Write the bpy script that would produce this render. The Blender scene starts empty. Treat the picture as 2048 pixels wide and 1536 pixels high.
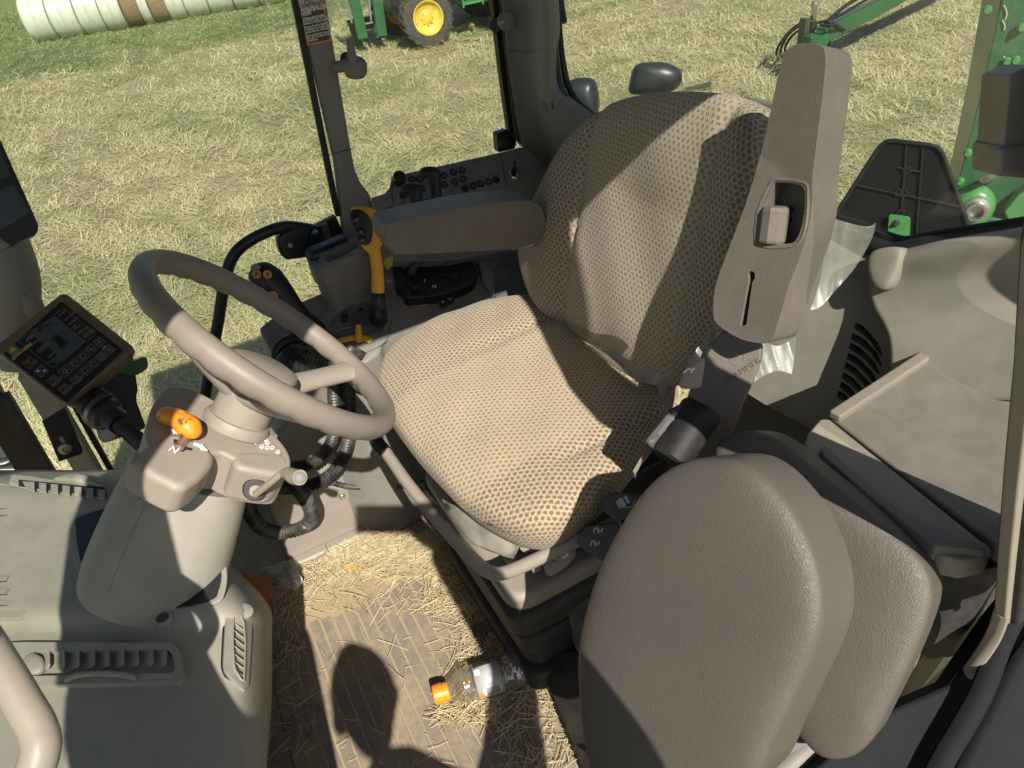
import bpy, bmesh, math, random
import numpy as np
from mathutils import Vector, Matrix

random.seed(7)
rng = np.random.default_rng(7)
scene = bpy.context.scene
COL = scene.collection
rad = math.radians

# ------------------------------------------------------------------ camera
# axes: +X = rear of the tractor, +Y = its right-hand side, z = 0 cab floor, field at GZ
GZ = -1.3
FPX = 1425.0                      # focal length in pixels of a 2048 px wide picture
PITCH, ROLL, YAW = rad(36.5), rad(8.0), rad(24.0)
CAM = Vector((0, 0, 1.43))
_fw = Vector((math.sin(YAW)*math.cos(PITCH), math.cos(YAW)*math.cos(PITCH), -math.sin(PITCH)))
_r0 = Vector((math.cos(YAW), -math.sin(YAW), 0))
_u0 = _r0.cross(_fw)
_cx = math.cos(ROLL)*_r0 - math.sin(ROLL)*_u0
_cy = math.sin(ROLL)*_r0 + math.cos(ROLL)*_u0
cd = bpy.data.cameras.new('camera')
cd.sensor_width = 36
cd.lens = FPX/2048*36
cd.clip_start = 0.02
cd.clip_end = 3000
cam = bpy.data.objects.new('camera', cd)
COL.objects.link(cam)
cam.matrix_world = Matrix(((_cx.x, _cy.x, -_fw.x, CAM.x), (_cx.y, _cy.y, -_fw.y, CAM.y),
                           (_cx.z, _cy.z, -_fw.z, CAM.z), (0, 0, 0, 1)))
scene.camera = cam

def ray(u, v):
    return _fw + _cx*((u-1024)/FPX) - _cy*((v-768)/FPX)
def at(u, v, x=None, y=None, z=None, d=None):
    r = ray(u, v)
    if d is None:
        d = (x-CAM.x)/r.x if x is not None else (y-CAM.y)/r.y if y is not None else (z-CAM.z)/r.z
    return CAM + r*d
class Plane:
    def __init__(self, p, n): self.p = Vector(p); self.n = Vector(n).normalized()
    def __call__(self, u, v, off=0.0):
        r = ray(u, v)
        t = ((self.p + self.n*off - CAM).dot(self.n))/r.dot(self.n)
        return CAM + r*t
    def many(self, px, off=0.0): return [self(u, v, off) for u, v in px]

# ------------------------------------------------------------------ light
SUN = -ray(740, 1020).normalized()        # direction towards the sun
EXPOSURE = 0.58
w = bpy.data.worlds.new('World'); scene.world = w; w.use_nodes = True
nt = w.node_tree
for n in list(nt.nodes): nt.nodes.remove(n)
sky = nt.nodes.new('ShaderNodeTexSky'); sky.sky_type = 'NISHITA'; sky.sun_disc = False
sky.sun_elevation = math.asin(SUN.z); sky.sun_rotation = math.atan2(SUN.x, SUN.y)
sky.air_density = 1.0; sky.dust_density = 1.2; sky.ozone_density = 1.0
bg = nt.nodes.new('ShaderNodeBackground'); bg.inputs['Strength'].default_value = 0.075
wo = nt.nodes.new('ShaderNodeOutputWorld')
nt.links.new(sky.outputs[0], bg.inputs[0]); nt.links.new(bg.outputs[0], wo.inputs[0])
sd = bpy.data.lights.new('sun', 'SUN'); sd.energy = 5.0; sd.angle = rad(0.5); sd.color = (1.0, 0.94, 0.83)
so = bpy.data.objects.new('sun', sd); COL.objects.link(so)
so.rotation_euler = (-SUN).to_track_quat('-Z', 'Y').to_euler()
so.location = (0, -3, 6)
scene.view_settings.view_transform = 'Standard'
scene.view_settings.look = 'None'
scene.view_settings.exposure = EXPOSURE
scene.view_settings.gamma = 1.0
scene.view_settings.use_curve_mapping = False
try:
    scene.cycles.max_bounces = 10; scene.cycles.transparent_max_bounces = 16
    scene.cycles.diffuse_bounces = 5; scene.cycles.caustics_refractive = False
except Exception: pass

# ------------------------------------------------------------------ materials
class NT:
    """small helper round a node tree"""
    def __init__(self, name):
        self.m = bpy.data.materials.new(name); self.m.use_nodes = True
        self.t = self.m.node_tree
        self.b = self.t.nodes['Principled BSDF']
        self.out = self.t.nodes['Material Output']
    def n(self, typ, **kw):
        x = self.t.nodes.new(typ)
        for k, v in kw.items():
            if k in x.inputs.keys() if isinstance(k, str) else False: x.inputs[k].default_value = v
            else: setattr(x, k, v)
        return x
    def l(self, a, b): self.t.links.new(a, b)
    def coord(self, kind='Object'):
        return self.n('ShaderNodeTexCoord').outputs[kind]
    def noise(self, scale, detail=3, rough=0.55, vec=None, dist=0.0):
        x = self.n('ShaderNodeTexNoise'); x.inputs['Scale'].default_value = scale
        x.inputs['Detail'].default_value = detail; x.inputs['Roughness'].default_value = rough
        x.inputs['Distortion'].default_value = dist
        if vec is not None: self.l(vec, x.inputs['Vector'])
        return x.outputs['Fac']
    def ramp(self, fac, stops):
        x = self.n('ShaderNodeValToRGB'); e = x.color_ramp.elements
        while len(e) < len(stops): e.new(0.5)
        for el, (p, c) in zip(e, stops):
            el.position = p; el.color = (c if len(c) == 4 else (*c, 1)) if not isinstance(c, (int, float)) else (c, c, c, 1)
        self.l(fac, x.inputs[0]); return x.outputs['Color']
    def mix(self, fac, a, b, blend='MIX'):
        x = self.n('ShaderNodeMix'); x.data_type = 'RGBA'; x.blend_type = blend
        for ii, s, v in ((0, x.inputs[0], fac), (1, x.inputs[6], a), (2, x.inputs[7], b)):
            if hasattr(v, 'is_output') or hasattr(v, 'links'): self.l(v, s)
            elif isinstance(v, (int, float)): s.default_value = v if ii == 0 else (v, v, v, 1)
            else: s.default_value = (*v[:3], 1)
        return x.outputs[2]
    def math(self, op, a, b=0.0, c=0.0):
        x = self.n('ShaderNodeMath'); x.operation = op
        for i, v in enumerate((a, b, c)):
            if hasattr(v, 'links'): self.l(v, x.inputs[i])
            else: x.inputs[i].default_value = v
        return x.outputs[0]
    def bump(self, h, strength=0.2, dist=0.001):
        x = self.n('ShaderNodeBump'); x.inputs['Strength'].default_value = strength
        x.inputs['Distance'].default_value = dist
        self.l(h, x.inputs['Height']); self.l(x.outputs[0], self.b.inputs['Normal'])
    def set(self, **kw):
        for k, v in kw.items():
            s = self.b.inputs[k]
            if hasattr(v, 'links'): self.l(v, s)
            elif isinstance(v, (tuple, list)) and len(v) == 3: s.default_value = (*v, 1)
            else: s.default_value = v
        return self

def plastic(name, col, rough=0.5, grain=900, gstr=0.25, var=0.10, dust=0.0, dustcol=(0.42, 0.35, 0.25), spec=0.4, scr=0.0):
    k = NT(name); c = k.coord()
    big = k.noise(9, 4, 0.6, c)
    base = k.mix(k.ramp(big, [(0.3, 0.0), (0.7, 1.0)]), [x*(1-var) for x in col], [min(1, x*(1+var)) for x in col])
    if dust > 0:
        d1 = k.ramp(k.noise(22, 6, 0.68, c, 0.6), [(0.42, 0.0), (0.72, 1.0)])
        base = k.mix(k.math('MULTIPLY', d1, dust), base, dustcol)
    if scr > 0:
        mp = k.n('ShaderNodeMapping'); mp.inputs['Scale'].default_value = (60, 9, 30); mp.inputs['Rotation'].default_value = (0.3, 0.5, 0.7)
        k.l(c, mp.inputs[0])
        s1 = k.ramp(k.noise(1.0, 5, 0.7, mp.outputs[0]), [(0.66, 0.0), (0.74, 1.0)])
        base = k.mix(k.math('MULTIPLY', s1, scr), base, [x*1.5 for x in col])
    k.set(**{'Base Color': base, 'Roughness': k.math('ADD', k.math('MULTIPLY', big, 0.16), rough-0.08), 'Specular IOR Level': spec})
    v = k.n('ShaderNodeTexVoronoi'); v.inputs['Scale'].default_value = grain; k.l(c, v.inputs['Vector'])
    k.bump(v.outputs['Distance'], gstr, 0.0006)
    return k.m

def flat(name, col, rough=0.5, metal=0.0, spec=0.5, var=0.08, vs=30):
    k = NT(name); c = k.coord()
    f = k.noise(vs, 4, 0.6, c)
    base = k.mix(k.ramp(f, [(0.3, 0.0), (0.7, 1.0)]), [x*(1-var) for x in col], [min(1, x*(1+var)) for x in col])
    k.set(**{'Base Color': base, 'Roughness': rough, 'Metallic': metal, 'Specular IOR Level': spec})
    return k.m

M = {}
M['taupe'] = plastic('taupe_plastic', (0.275, 0.240, 0.203), 0.48, 900, 0.22, 0.07, 0.25, scr=0.08)
M['taupe_clean'] = plastic('taupe_moulding', (0.275, 0.240, 0.203), 0.42, 1100, 0.15, 0.05, 0.15, scr=0.06)
M['dash'] = plastic('dash_plastic', (0.270, 0.255, 0.215), 0.55, 1000, 0.2, 0.07, 0.42, (0.36, 0.325, 0.26), scr=0.10)
M['lid'] = plastic('storage_lid_plastic', (0.195, 0.175, 0.15), 0.5, 900, 0.2, 0.07, 0.38, (0.31, 0.285, 0.24), scr=0.30)
M['pillar'] = plastic('pillar_trim', (0.21, 0.198, 0.178), 0.6, 1200, 0.15, 0.04, 0.05)
M['console'] = plastic('console_plastic', (0.185, 0.178, 0.168), 0.55, 1000, 0.18, 0.05, 0.22)
M['console_dark'] = plastic('console_dark_plastic', (0.085, 0.085, 0.085), 0.5, 1000, 0.15, 0.06, 0.2)
M['armrest'] = plastic('armrest_foam', (0.138, 0.121, 0.104), 0.46, 520, 0.5, 0.06, 0.18, (0.27, 0.24, 0.20), scr=0.05)
M['black'] = plastic('black_plastic', (0.018, 0.018, 0.02), 0.38, 900, 0.12, 0.1, 0.05, (0.08, 0.07, 0.06))
M['rubber'] = plastic('black_rubber', (0.022, 0.022, 0.022), 0.6, 700, 0.15, 0.1, 0.30, (0.13, 0.115, 0.095))
M['black_gloss'] = flat('black_gloss', (0.012, 0.012, 0.014), 0.18)
M['darkgrey'] = plastic('dark_grey_plastic', (0.055, 0.055, 0.055), 0.5, 900, 0.15, 0.08, 0.15, (0.15, 0.13, 0.1))
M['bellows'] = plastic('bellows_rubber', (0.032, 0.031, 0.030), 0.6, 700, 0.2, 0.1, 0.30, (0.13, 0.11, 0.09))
M['leather'] = None
M['orange'] = flat('orange_plastic', (0.80, 0.27, 0.02), 0.38, var=0.05)
M['yellow'] = flat('yellow_lever', (0.72, 0.37, 0.035), 0.42, var=0.08)
M['lime'] = flat('lime_yellow', (0.55, 0.62, 0.06), 0.5)
M['steel'] = flat('steel', (0.55, 0.55, 0.54), 0.28, 1.0)
M['zinc'] = flat('dull_zinc', (0.42, 0.41, 0.39), 0.42, 0.9, var=0.2, vs=120)
M['green'] = plastic('green_paint', (0.022, 0.105, 0.042), 0.35, 60, 0.0, 0.14, 0.16, (0.15, 0.2, 0.1))
M['lightgreen'] = flat('bright_green_paint', (0.07, 0.235, 0.075), 0.35, var=0.12)
M['rim_yellow'] = flat('rim_yellow', (0.66, 0.48, 0.07), 0.5, var=.2, vs=9)
M['tyre'] = plastic('tyre_rubber', (0.04, 0.038, 0.034), 0.8, 80, 0.3, 0.2, 0.6, (0.16, 0.14, 0.11))
M['white'] = flat('white_print', (0.80, 0.80, 0.80), 0.5, var=0.02)
M['print'] = flat('grey_print', (0.17, 0.185, 0.205), 0.5, var=0.02)
M['amber_print'] = flat('amber_print', (0.55, 0.33, 0.08), 0.5, var=0.02)
M['redprint'] = flat('red_print', (0.5, 0.08, 0.04), 0.5, var=0.02)
M['orange_line'] = flat('orange_line', (0.26, 0.12, 0.06), 0.5, var=0.02)
M['sticker_orange'] = flat('orange_border', (0.62, 0.22, 0.04), 0.45, var=0.02)
M['green_line'] = flat('green_line', (0.05, 0.16, 0.07), 0.5, var=0.02)
M['sticker_grey'] = flat('sticker_pale_grey', (0.40, 0.42, 0.45), 0.5, var=0.02)
M['blue'] = flat('blue_edge', (0.02, 0.05, 0.45), 0.4)
M['copper'] = flat('worn_orange_icon', (0.50, 0.20, 0.075), 0.5, var=0.05)
M['screen'] = flat('unlit_screen', (0.055, 0.065, 0.082), 0.25, var=0.03)
M['panelglass'] = flat('membrane_panel', (0.010, 0.011, 0.016), 0.3, var=0.03)
M['monitor_case'] = plastic('monitor_case_brown', (0.135, 0.095, 0.06), 0.38, 900, 0.12, 0.06, 0.1, (0.3, 0.24, 0.16))
M['wood'] = flat('orange_brown_board', (0.34, 0.105, 0.02), 0.55, var=0.18, vs=60)
M['fleece'] = plastic('grey_green_cloth', (0.075, 0.08, 0.068), 0.9, 400, 0.3, 0.15, 0.1)
M['dust'] = plastic('groove_dust', (0.34, 0.265, 0.17), 0.95, 500, 0.4, 0.12)
M['skin'] = flat('skin', (0.50, 0.30, 0.21), 0.5)
M['shirt'] = flat('dark_shirt', (0.05, 0.06, 0.09), 0.85)
M['jeans'] = flat('jeans', (0.05, 0.07, 0.12), 0.85)
M['foam'] = flat('dusty_steel_bracket', (0.30, 0.28, 0.24), 0.6, 0.3, var=0.35, vs=160)
M['seal'] = flat('window_seal', (0.012, 0.012, 0.012), 0.5)
M['bronze'] = flat('bronze_window_frame', (0.15, 0.125, 0.08), 0.45, 0.3)
M['stone'] = flat('pale_stone', (0.40, 0.34, 0.25), 0.8, var=0.3, vs=200)
M['smoke'] = flat('lamp_shell', (0.020, 0.025, 0.027), 0.38)
M['sill'] = flat('dirty_sill', (0.011, 0.012, 0.014), 0.8, 0.0, 0.2, 0.15, 30)

def leather():
    k = NT('leather_vinyl'); c = k.coord()
    big = k.noise(6, 3, 0.6, c)
    base = k.mix(big, (0.082, 0.071, 0.061), (0.112, 0.097, 0.083))
    mp = k.n('ShaderNodeMapping'); mp.inputs['Scale'].default_value = (1, 1, 1.0); k.l(c, mp.inputs[0])
    n1 = k.noise(330, 4, 0.6, mp.outputs[0], 1.2)
    v = k.n('ShaderNodeTexVoronoi'); v.feature = 'DISTANCE_TO_EDGE'; v.inputs['Scale'].default_value = 380
    mv = k.n('ShaderNodeVectorMath'); mv.operation = 'ADD'; k.l(mp.outputs[0], mv.inputs[0])
    nn = k.n('ShaderNodeTexNoise'); nn.inputs['Scale'].default_value = 120; k.l(mp.outputs[0], nn.inputs['Vector'])
    sc = k.n('ShaderNodeVectorMath'); sc.operation = 'SCALE'; sc.inputs['Scale'].default_value = 0.008; k.l(nn.outputs['Color'], sc.inputs[0])
    k.l(sc.outputs[0], mv.inputs[1]); k.l(mv.outputs[0], v.inputs['Vector'])
    cr_ = k.noise(38, 5, 0.7, c, 2.2)
    h = k.math('ADD', k.math('ADD', k.math('MULTIPLY', k.math('MINIMUM', v.outputs['Distance'], 0.35), 2.2), k.math('MULTIPLY', n1, 0.8)), k.math('MULTIPLY', k.ramp(cr_, [(0.44, 1.0), (0.50, 0.0), (0.56, 1.0)]), 0.35))
    k.set(**{'Base Color': base, 'Roughness': k.math('ADD', k.math('MULTIPLY', big, 0.15), 0.40), 'Specular IOR Level': 0.5})
    k.bump(h, 0.38, 0.0010)
    return k.m
M['leather'] = leather()

def fabric(name, cell=0.0125, gray=0.0, inner=0.16, rin=0.27, rout=0.40, dk=0.72):
    """woven upholstery: staggered dark tufts; UV in metres"""
    k = NT(name); uv = k.coord('UV')
    wob = k.n('ShaderNodeTexNoise'); wob.inputs['Scale'].default_value = 14; k.l(uv, wob.inputs['Vector'])
    sp = k.n('ShaderNodeSeparateXYZ')
    ad = k.n('ShaderNodeVectorMath'); ad.operation = 'MULTIPLY_ADD'
    k.l(wob.outputs['Color'], ad.inputs[0]); ad.inputs[1].default_value = (0.004, 0.004, 0); k.l(uv, ad.inputs[2])
    k.l(ad.outputs[0], sp.inputs[0])
    u, v = sp.outputs['X'], sp.outputs['Y']
    vv = k.math('DIVIDE', v, cell*0.80); row = k.math('FLOOR', vv)
    off = k.math('MULTIPLY', k.math('MODULO', k.math('ABSOLUTE', row), 2.0), 0.5)
    uu = k.math('ADD', k.math('DIVIDE', u, cell), off)
    fu = k.math('SUBTRACT', k.math('FRACT', uu), 0.5); fv = k.math('SUBTRACT', k.math('FRACT', vv), 0.5)
    fine = k.noise(620, 2, 0.6, uv)
    d = k.math('SQRT', k.math('ADD', k.math('MULTIPLY', fu, fu), k.math('MULTIPLY', k.math('MULTIPLY', fv, fv), 0.55)))
    d = k.math('ADD', d, k.math('ADD', k.math('MULTIPLY', k.math('SUBTRACT', fine, 0.5), 0.5), k.math('MULTIPLY', k.math('SUBTRACT', k.noise(230, 3, 0.7, uv), 0.5), 0.85)))
    osp = k.n('ShaderNodeSeparateXYZ'); k.l(uv, osp.inputs[0])
    bol = k.n('ShaderNodeMapRange'); bol.interpolation_type = 'SMOOTHSTEP'
    k.l(k.math('ABSOLUTE', osp.outputs['X']), bol.inputs[0]); bol.inputs[1].default_value = inner-0.012; bol.inputs[2].default_value = inner+0.012
    r = k.math('ADD', k.math('MULTIPLY', bol.outputs[0], rout-rin), rin)
    mr = k.n('ShaderNodeMapRange'); k.l(k.math('SUBTRACT', d, r), mr.inputs[0])
    mr.inputs[1].default_value = -0.10; mr.inputs[2].default_value = 0.07; mr.inputs[3].default_value = 1; mr.inputs[4].default_value = 0
    dot = mr.outputs[0]
    wv = k.n('ShaderNodeTexWave'); wv.inputs['Scale'].default_value = 150; wv.inputs['Distortion'].default_value = 2.0
    wv.bands_direction = 'DIAGONAL'; k.l(uv, wv.inputs['Vector'])
    big = k.noise(5, 4, 0.6, uv)
    hi = (0.50-0.06*gray, 0.415-0.01*gray, 0.300+0.05*gray); lo = (0.37-0.06*gray, 0.295-0.02*gray, 0.200+0.035*gray)
    base = k.mix(k.math('ADD', k.math('MULTIPLY', wv.outputs['Fac'], 0.6), k.math('MULTIPLY', fine, 0.5)), lo, hi)
    base = k.mix(k.math('MULTIPLY', k.ramp(big, [(0.4, 0.0), (0.75, 1.0)]), 0.35), base, (0.40, 0.30, 0.17))
    base = k.mix(k.math('MULTIPLY', dot, k.math('ADD', k.math('MULTIPLY', bol.outputs[0], 0.14), dk)), base, (0.125, 0.088, 0.062))
    k.set(**{'Base Color': base, 'Roughness': 0.92, 'Specular IOR Level': 0.15, 'Sheen Weight': 0.15})
    h = k.math('ADD', k.math('MULTIPLY', dot, -0.9), k.math('ADD', k.math('MULTIPLY', wv.outputs['Fac'], 0.35), k.math('MULTIPLY', fine, 0.5)))
    k.bump(h, 0.6, 0.0014)
    return k.m
M['fabric'] = fabric('seat_fabric', 0.0106, rin=0.25, rout=0.32, dk=0.70)
M['fabric_back'] = fabric('backrest_fabric', 0.0106, 0.55, 0.165, 0.25, 0.36, 0.60)

def glass(name, tint=(0.80, 0.86, 0.78), dusty=0.05, rough=0.02, gloss=0.035):
    k = NT(name)
    for n in list(k.t.nodes):
        if n != k.out: k.t.nodes.remove(n)
    c = k.coord()
    tr = k.n('ShaderNodeBsdfTransparent'); tr.inputs[0].default_value = (*tint, 1)
    gl = k.n('ShaderNodeBsdfGlossy'); gl.inputs['Roughness'].default_value = rough
    df = k.n('ShaderNodeBsdfDiffuse'); df.inputs[0].default_value = (0.55, 0.52, 0.45, 1)
    lw = k.n('ShaderNodeLayerWeight'); lw.inputs[0].default_value = 0.5
    fr5 = k.math('ADD', k.math('MULTIPLY', k.math('POWER', lw.outputs['Facing'], 5.0), 0.75), gloss)
    m1 = k.n('ShaderNodeMixShader'); m2 = k.n('ShaderNodeMixShader')
    k.l(fr5, m1.inputs[0]); k.l(tr.outputs[0], m1.inputs[1]); k.l(gl.outputs[0], m1.inputs[2])
    ds = k.ramp(k.noise(7, 6, 0.7, c), [(0.35, 0.3), (0.75, 1.0)])
    k.l(k.math('MULTIPLY', ds, dusty), m2.inputs[0]); k.l(m1.outputs[0], m2.inputs[1]); k.l(df.outputs[0], m2.inputs[2])
    k.l(m2.outputs[0], k.out.inputs[0])
    return k.m
M['glass'] = glass('tinted_glass', (0.92, 0.935, 0.905), 0.10)
M['pet'] = glass('clear_bottle_plastic', (0.95, 0.92, 0.85), 0.27, 0.10, 0.22)
M['liquid'] = glass('amber_liquid', (0.96, 0.74, 0.34), 0.06, 0.05)
M['film'] = glass('clear_plastic_film', (0.86, 0.885, 0.90), 0.30, 0.30, 0.03)
M['film_dusty'] = glass('dusty_plastic_film', (0.74, 0.72, 0.67), 0.50, 0.25)

def dirt_floor():
    k = NT('dusty_rubber_floor'); c = k.coord()
    a = k.noise(6, 6, 0.65, c); b = k.noise(60, 5, 0.7, c)
    f = k.ramp(k.math('ADD', k.math('MULTIPLY', a, 0.7), k.math('MULTIPLY', b, 0.3)), [(0.36, 0.0), (0.58, 1.0)])
    base = k.mix(f, (0.19, 0.16, 0.125), (0.40, 0.305, 0.185))
    k.set(**{'Base Color': base, 'Roughness': 0.95, 'Specular IOR Level': 0.1}); k.bump(b, 0.5, 0.002)
    return k.m
M['floor'] = dirt_floor()
def mat_rubber():
    k = NT('dusty_grey_mat'); c = k.coord('Object')
    geo = k.n('ShaderNodeNewGeometry')
    a = k.noise(9, 6, 0.7, geo.outputs['Position'], 0.5); b = k.noise(90, 4, 0.7, geo.outputs['Position'])
    f = k.ramp(k.math('ADD', k.math('MULTIPLY', a, 0.65), k.math('MULTIPLY', b, 0.35)), [(0.44, 0.0), (0.62, 1.0)])
    base = k.mix(f, (0.20, 0.178, 0.148), (0.33, 0.262, 0.170))
    k.set(**{'Base Color': base, 'Roughness': 0.85, 'Specular IOR Level': 0.2}); k.bump(b, 0.4, 0.0015)
    return k.m
M['mat'] = mat_rubber()
def island(name, cols, rough=0.8, trans=0.0):
    k = NT(name); g = k.n('ShaderNodeNewGeometry')
    n = len(cols)
    base = k.ramp(g.outputs['Random Per Island'], [(i/max(1, n-1), c) for i, c in enumerate(cols)])
    k.set(**{'Base Color': base, 'Roughness': rough, 'Specular IOR Level': 0.25})
    return k.m
M['straw'] = island('straw', [(0.40, 0.315, 0.175), (0.62, 0.515, 0.315), (0.50, 0.415, 0.25), (0.68, 0.585, 0.39), (0.32, 0.25, 0.145)], 0.6)
def blades():
    k = NT('grass_blades'); g = k.n('ShaderNodeNewGeometry')
    cs = [(0.54, 0.475, 0.26), (0.62, 0.555, 0.34), (0.47, 0.445, 0.24), (0.59, 0.525, 0.30), (0.65, 0.59, 0.38)]
    base = k.ramp(g.outputs['Random Per Island'], [(i/4, c) for i, c in enumerate(cs)])
    a = k.noise(0.55, 5, 0.65, g.outputs['Position'])
    base = k.mix(k.ramp(a, [(0.44, 0.0), (0.60, 1.0)]), base, k.mix(0.50, base, (0.30, 0.36, 0.15)))
    sp = k.n('ShaderNodeSeparateXYZ'); k.l(g.outputs['Position'], sp.inputs[0])
    mr = k.n('ShaderNodeMapRange'); mr.interpolation_type = 'SMOOTHSTEP'
    k.l(k.math('ADD', sp.outputs['Y'], k.math('MULTIPLY', a, 5.0)), mr.inputs[0]); mr.inputs[1].default_value = 20.5; mr.inputs[2].default_value = 23.0
    base = k.mix(k.math('MULTIPLY', mr.outputs[0], 0.65), base, (0.16, 0.25, 0.08))
    k.set(**{'Base Color': base, 'Roughness': 0.75, 'Specular IOR Level': 0.2})
    return k.m
M['grass'] = blades()
def field():
    k = NT('dry_field'); g = k.n('ShaderNodeNewGeometry'); p = g.outputs['Position']
    a = k.noise(0.55, 5, 0.65, p); b = k.noise(4.5, 6, 0.7, p, 0.8); c = k.noise(40, 4, 0.7, p)
    base = k.mix(k.ramp(b, [(0.3, 0.0), (0.68, 1.0)]), (0.50, 0.445, 0.25), (0.61, 0.545, 0.33))
    base = k.mix(k.ramp(a, [(0.42, 0.0), (0.66, 1.0)]), base, (0.34, 0.36, 0.15))
    base = k.mix(k.ramp(c, [(0.3, 0.0), (0.8, 1.0)]), k.mix(0.25, base, (0.12, 0.11, 0.05)), base)
    # greener strip along the bales
    sp = k.n('ShaderNodeSeparateXYZ'); k.l(p, sp.inputs[0])
    mr = k.n('ShaderNodeMapRange'); mr.interpolation_type = 'SMOOTHSTEP'
    k.l(k.math('ADD', sp.outputs['Y'], k.math('MULTIPLY', a, 5.0)), mr.inputs[0]); mr.inputs[1].default_value = 20.5; mr.inputs[2].default_value = 23.0
    base = k.mix(k.math('MULTIPLY', mr.outputs[0], 0.7), base, (0.13, 0.22, 0.055))
    k.set(**{'Base Color': base, 'Roughness': 0.9, 'Specular IOR Level': 0.1}); k.bump(k.math('ADD', b, c), 1.0, 0.06)
    return k.m
M['field'] = field()
def wrapmat():
    k = NT('bale_wrap'); c = k.coord()
    mp = k.n('ShaderNodeMapping'); mp.inputs['Scale'].default_value = (9, 1.2, 1.2); k.l(c, mp.inputs[0])
    a = k.noise(1.0, 5, 0.65, mp.outputs[0])
    base = k.mix(k.ramp(a, [(0.35, 0.0), (0.7, 1.0)]), (0.46, 0.49, 0.38), (0.66, 0.71, 0.64))
    k.set(**{'Base Color': base, 'Roughness': 0.22, 'Specular IOR Level': 0.6}); k.bump(a, 0.7, 0.05)
    return k.m
M['wrap'] = wrapmat()
def haymat():
    k = NT('bare_hay'); c = k.coord()
    a = k.noise(26, 6, 0.75, c)
    k.set(**{'Base Color': k.mix(a, (0.14, 0.09, 0.045), (0.42, 0.31, 0.18)), 'Roughness': 0.95}); k.bump(a, 1.0, 0.05)
    return k.m
M['hay'] = haymat()
def knobmat():
    k = NT('worn_orange_knob'); c = k.coord()
    a = k.noise(70, 5, 0.7, c, 0.8)
    sp = k.n('ShaderNodeSeparateXYZ'); k.l(c, sp.inputs[0])
    top = k.n('ShaderNodeMapRange'); k.l(sp.outputs['Z'], top.inputs[0]); top.inputs[1].default_value = 0.0; top.inputs[2].default_value = 0.012
    f = k.ramp(k.math('MULTIPLY', a, top.outputs[0]), [(0.53, 0.0), (0.57, 1.0)])
    k.set(**{'Base Color': k.mix(f, (0.80, 0.27, 0.015), (0.17, 0.085, 0.055)), 'Roughness': 0.38})
    return k.m
M['knob'] = knobmat()
# ------------------------------------------------------------------ object helpers
WPOS = {}
def thing(name, label, cat, loc, group=None):
    o = bpy.data.objects.new(name, None); o.empty_display_size = 0.05
    COL.objects.link(o); o.location = loc; WPOS[o.name] = Vector(loc)
    o['label'] = label; o['category'] = cat
    if group: o['group'] = group
    return o
def tag(o, label, cat, group=None, kind=None):
    o['label'] = label; o['category'] = cat
    if group: o['group'] = group
    if kind: o['kind'] = kind
    return o
def link(name, me, parent=None, loc=(0, 0, 0)):
    o = bpy.data.objects.new(name, me); COL.objects.link(o)
    o.location = loc; WPOS[o.name] = Vector(loc)
    if parent is not None:
        o.parent = parent; o.matrix_parent_inverse = Matrix.Translation(-WPOS[parent.name])
    return o
def mesh(name, vs, fs, mat, parent=None, smooth=True, bevel=0.0, seg=3, sub=0, uv=None, sharp=None, solid=0.0, mats=None, midx=None):
    vs = [Vector(v) for v in vs]
    c = sum(vs, Vector())/len(vs)
    me = bpy.data.meshes.new(name)
    me.from_pydata([tuple(v-c) for v in vs], [], fs)
    if uv is not None:
        l = me.uv_layers.new(name='UVMap')
        co = np.array(uv, dtype=np.float32)
        idx = np.empty(len(me.loops), dtype=np.int32); me.loops.foreach_get('vertex_index', idx)
        l.data.foreach_set('uv', co[idx].ravel())
    bm = bmesh.new(); bm.from_mesh(me); bmesh.ops.recalc_face_normals(bm, faces=bm.faces); bm.to_mesh(me); bm.free()
    me.materials.append(mat)
    if mats:
        for m in mats: me.materials.append(m)
        if midx: me.polygons.foreach_set('material_index', midx)
    if smooth:
        me.polygons.foreach_set('use_smooth', [True]*len(me.polygons))
        if not bevel and not sub: me.set_sharp_from_angle(angle=rad(sharp if sharp else 38))
    o = link(name, me, parent, c)
    if solid:
        s = o.modifiers.new('solid', 'SOLIDIFY'); s.thickness = solid; s.offset = 0
    if bevel:
        b = o.modifiers.new('bevel', 'BEVEL'); b.width = bevel; b.segments = seg; b.limit_method = 'ANGLE'; b.angle_limit = rad(32)
        b.harden_normals = True
    if sub:
        s = o.modifiers.new('sub', 'SUBSURF'); s.levels = sub; s.render_levels = sub
    return o
def cr(pts, n=6, closed=False):
    """Catmull-Rom through pts"""
    P = [Vector(p) for p in pts]; N = len(P); out = []
    rngk = range(N) if closed else range(N-1)
    for i in rngk:
        if closed: a, b, c, d = P[i-1], P[i], P[(i+1) % N], P[(i+2) % N]
        else: a, b, c, d = P[max(i-1, 0)], P[i], P[i+1], P[min(i+2, N-1)]
        for k in range(n):
            t = k/n
            out.append(0.5*((2*b)+(c-a)*t+(2*a-5*b+4*c-d)*t*t+(3*b-a-3*c+d)*t**3))
    if not closed: out.append(P[-1].copy())
    return out
def lin(pts, step, closed=False):
    """resample polyline evenly"""
    P = [Vector(p) for p in pts] + ([Vector(pts[0])] if closed else [])
    L = [0]
    for a, b in zip(P, P[1:]): L.append(L[-1]+(b-a).length)
    n = max(2, int(round(L[-1]/step))); out = []; j = 0
    for i in range(n+(0 if closed else 1)):
        s = L[-1]*i/n
        while j < len(P)-2 and L[j+1] < s: j += 1
        t = (s-L[j])/max(1e-9, L[j+1]-L[j]); out.append(P[j].lerp(P[j+1], t))
    return out
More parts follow.
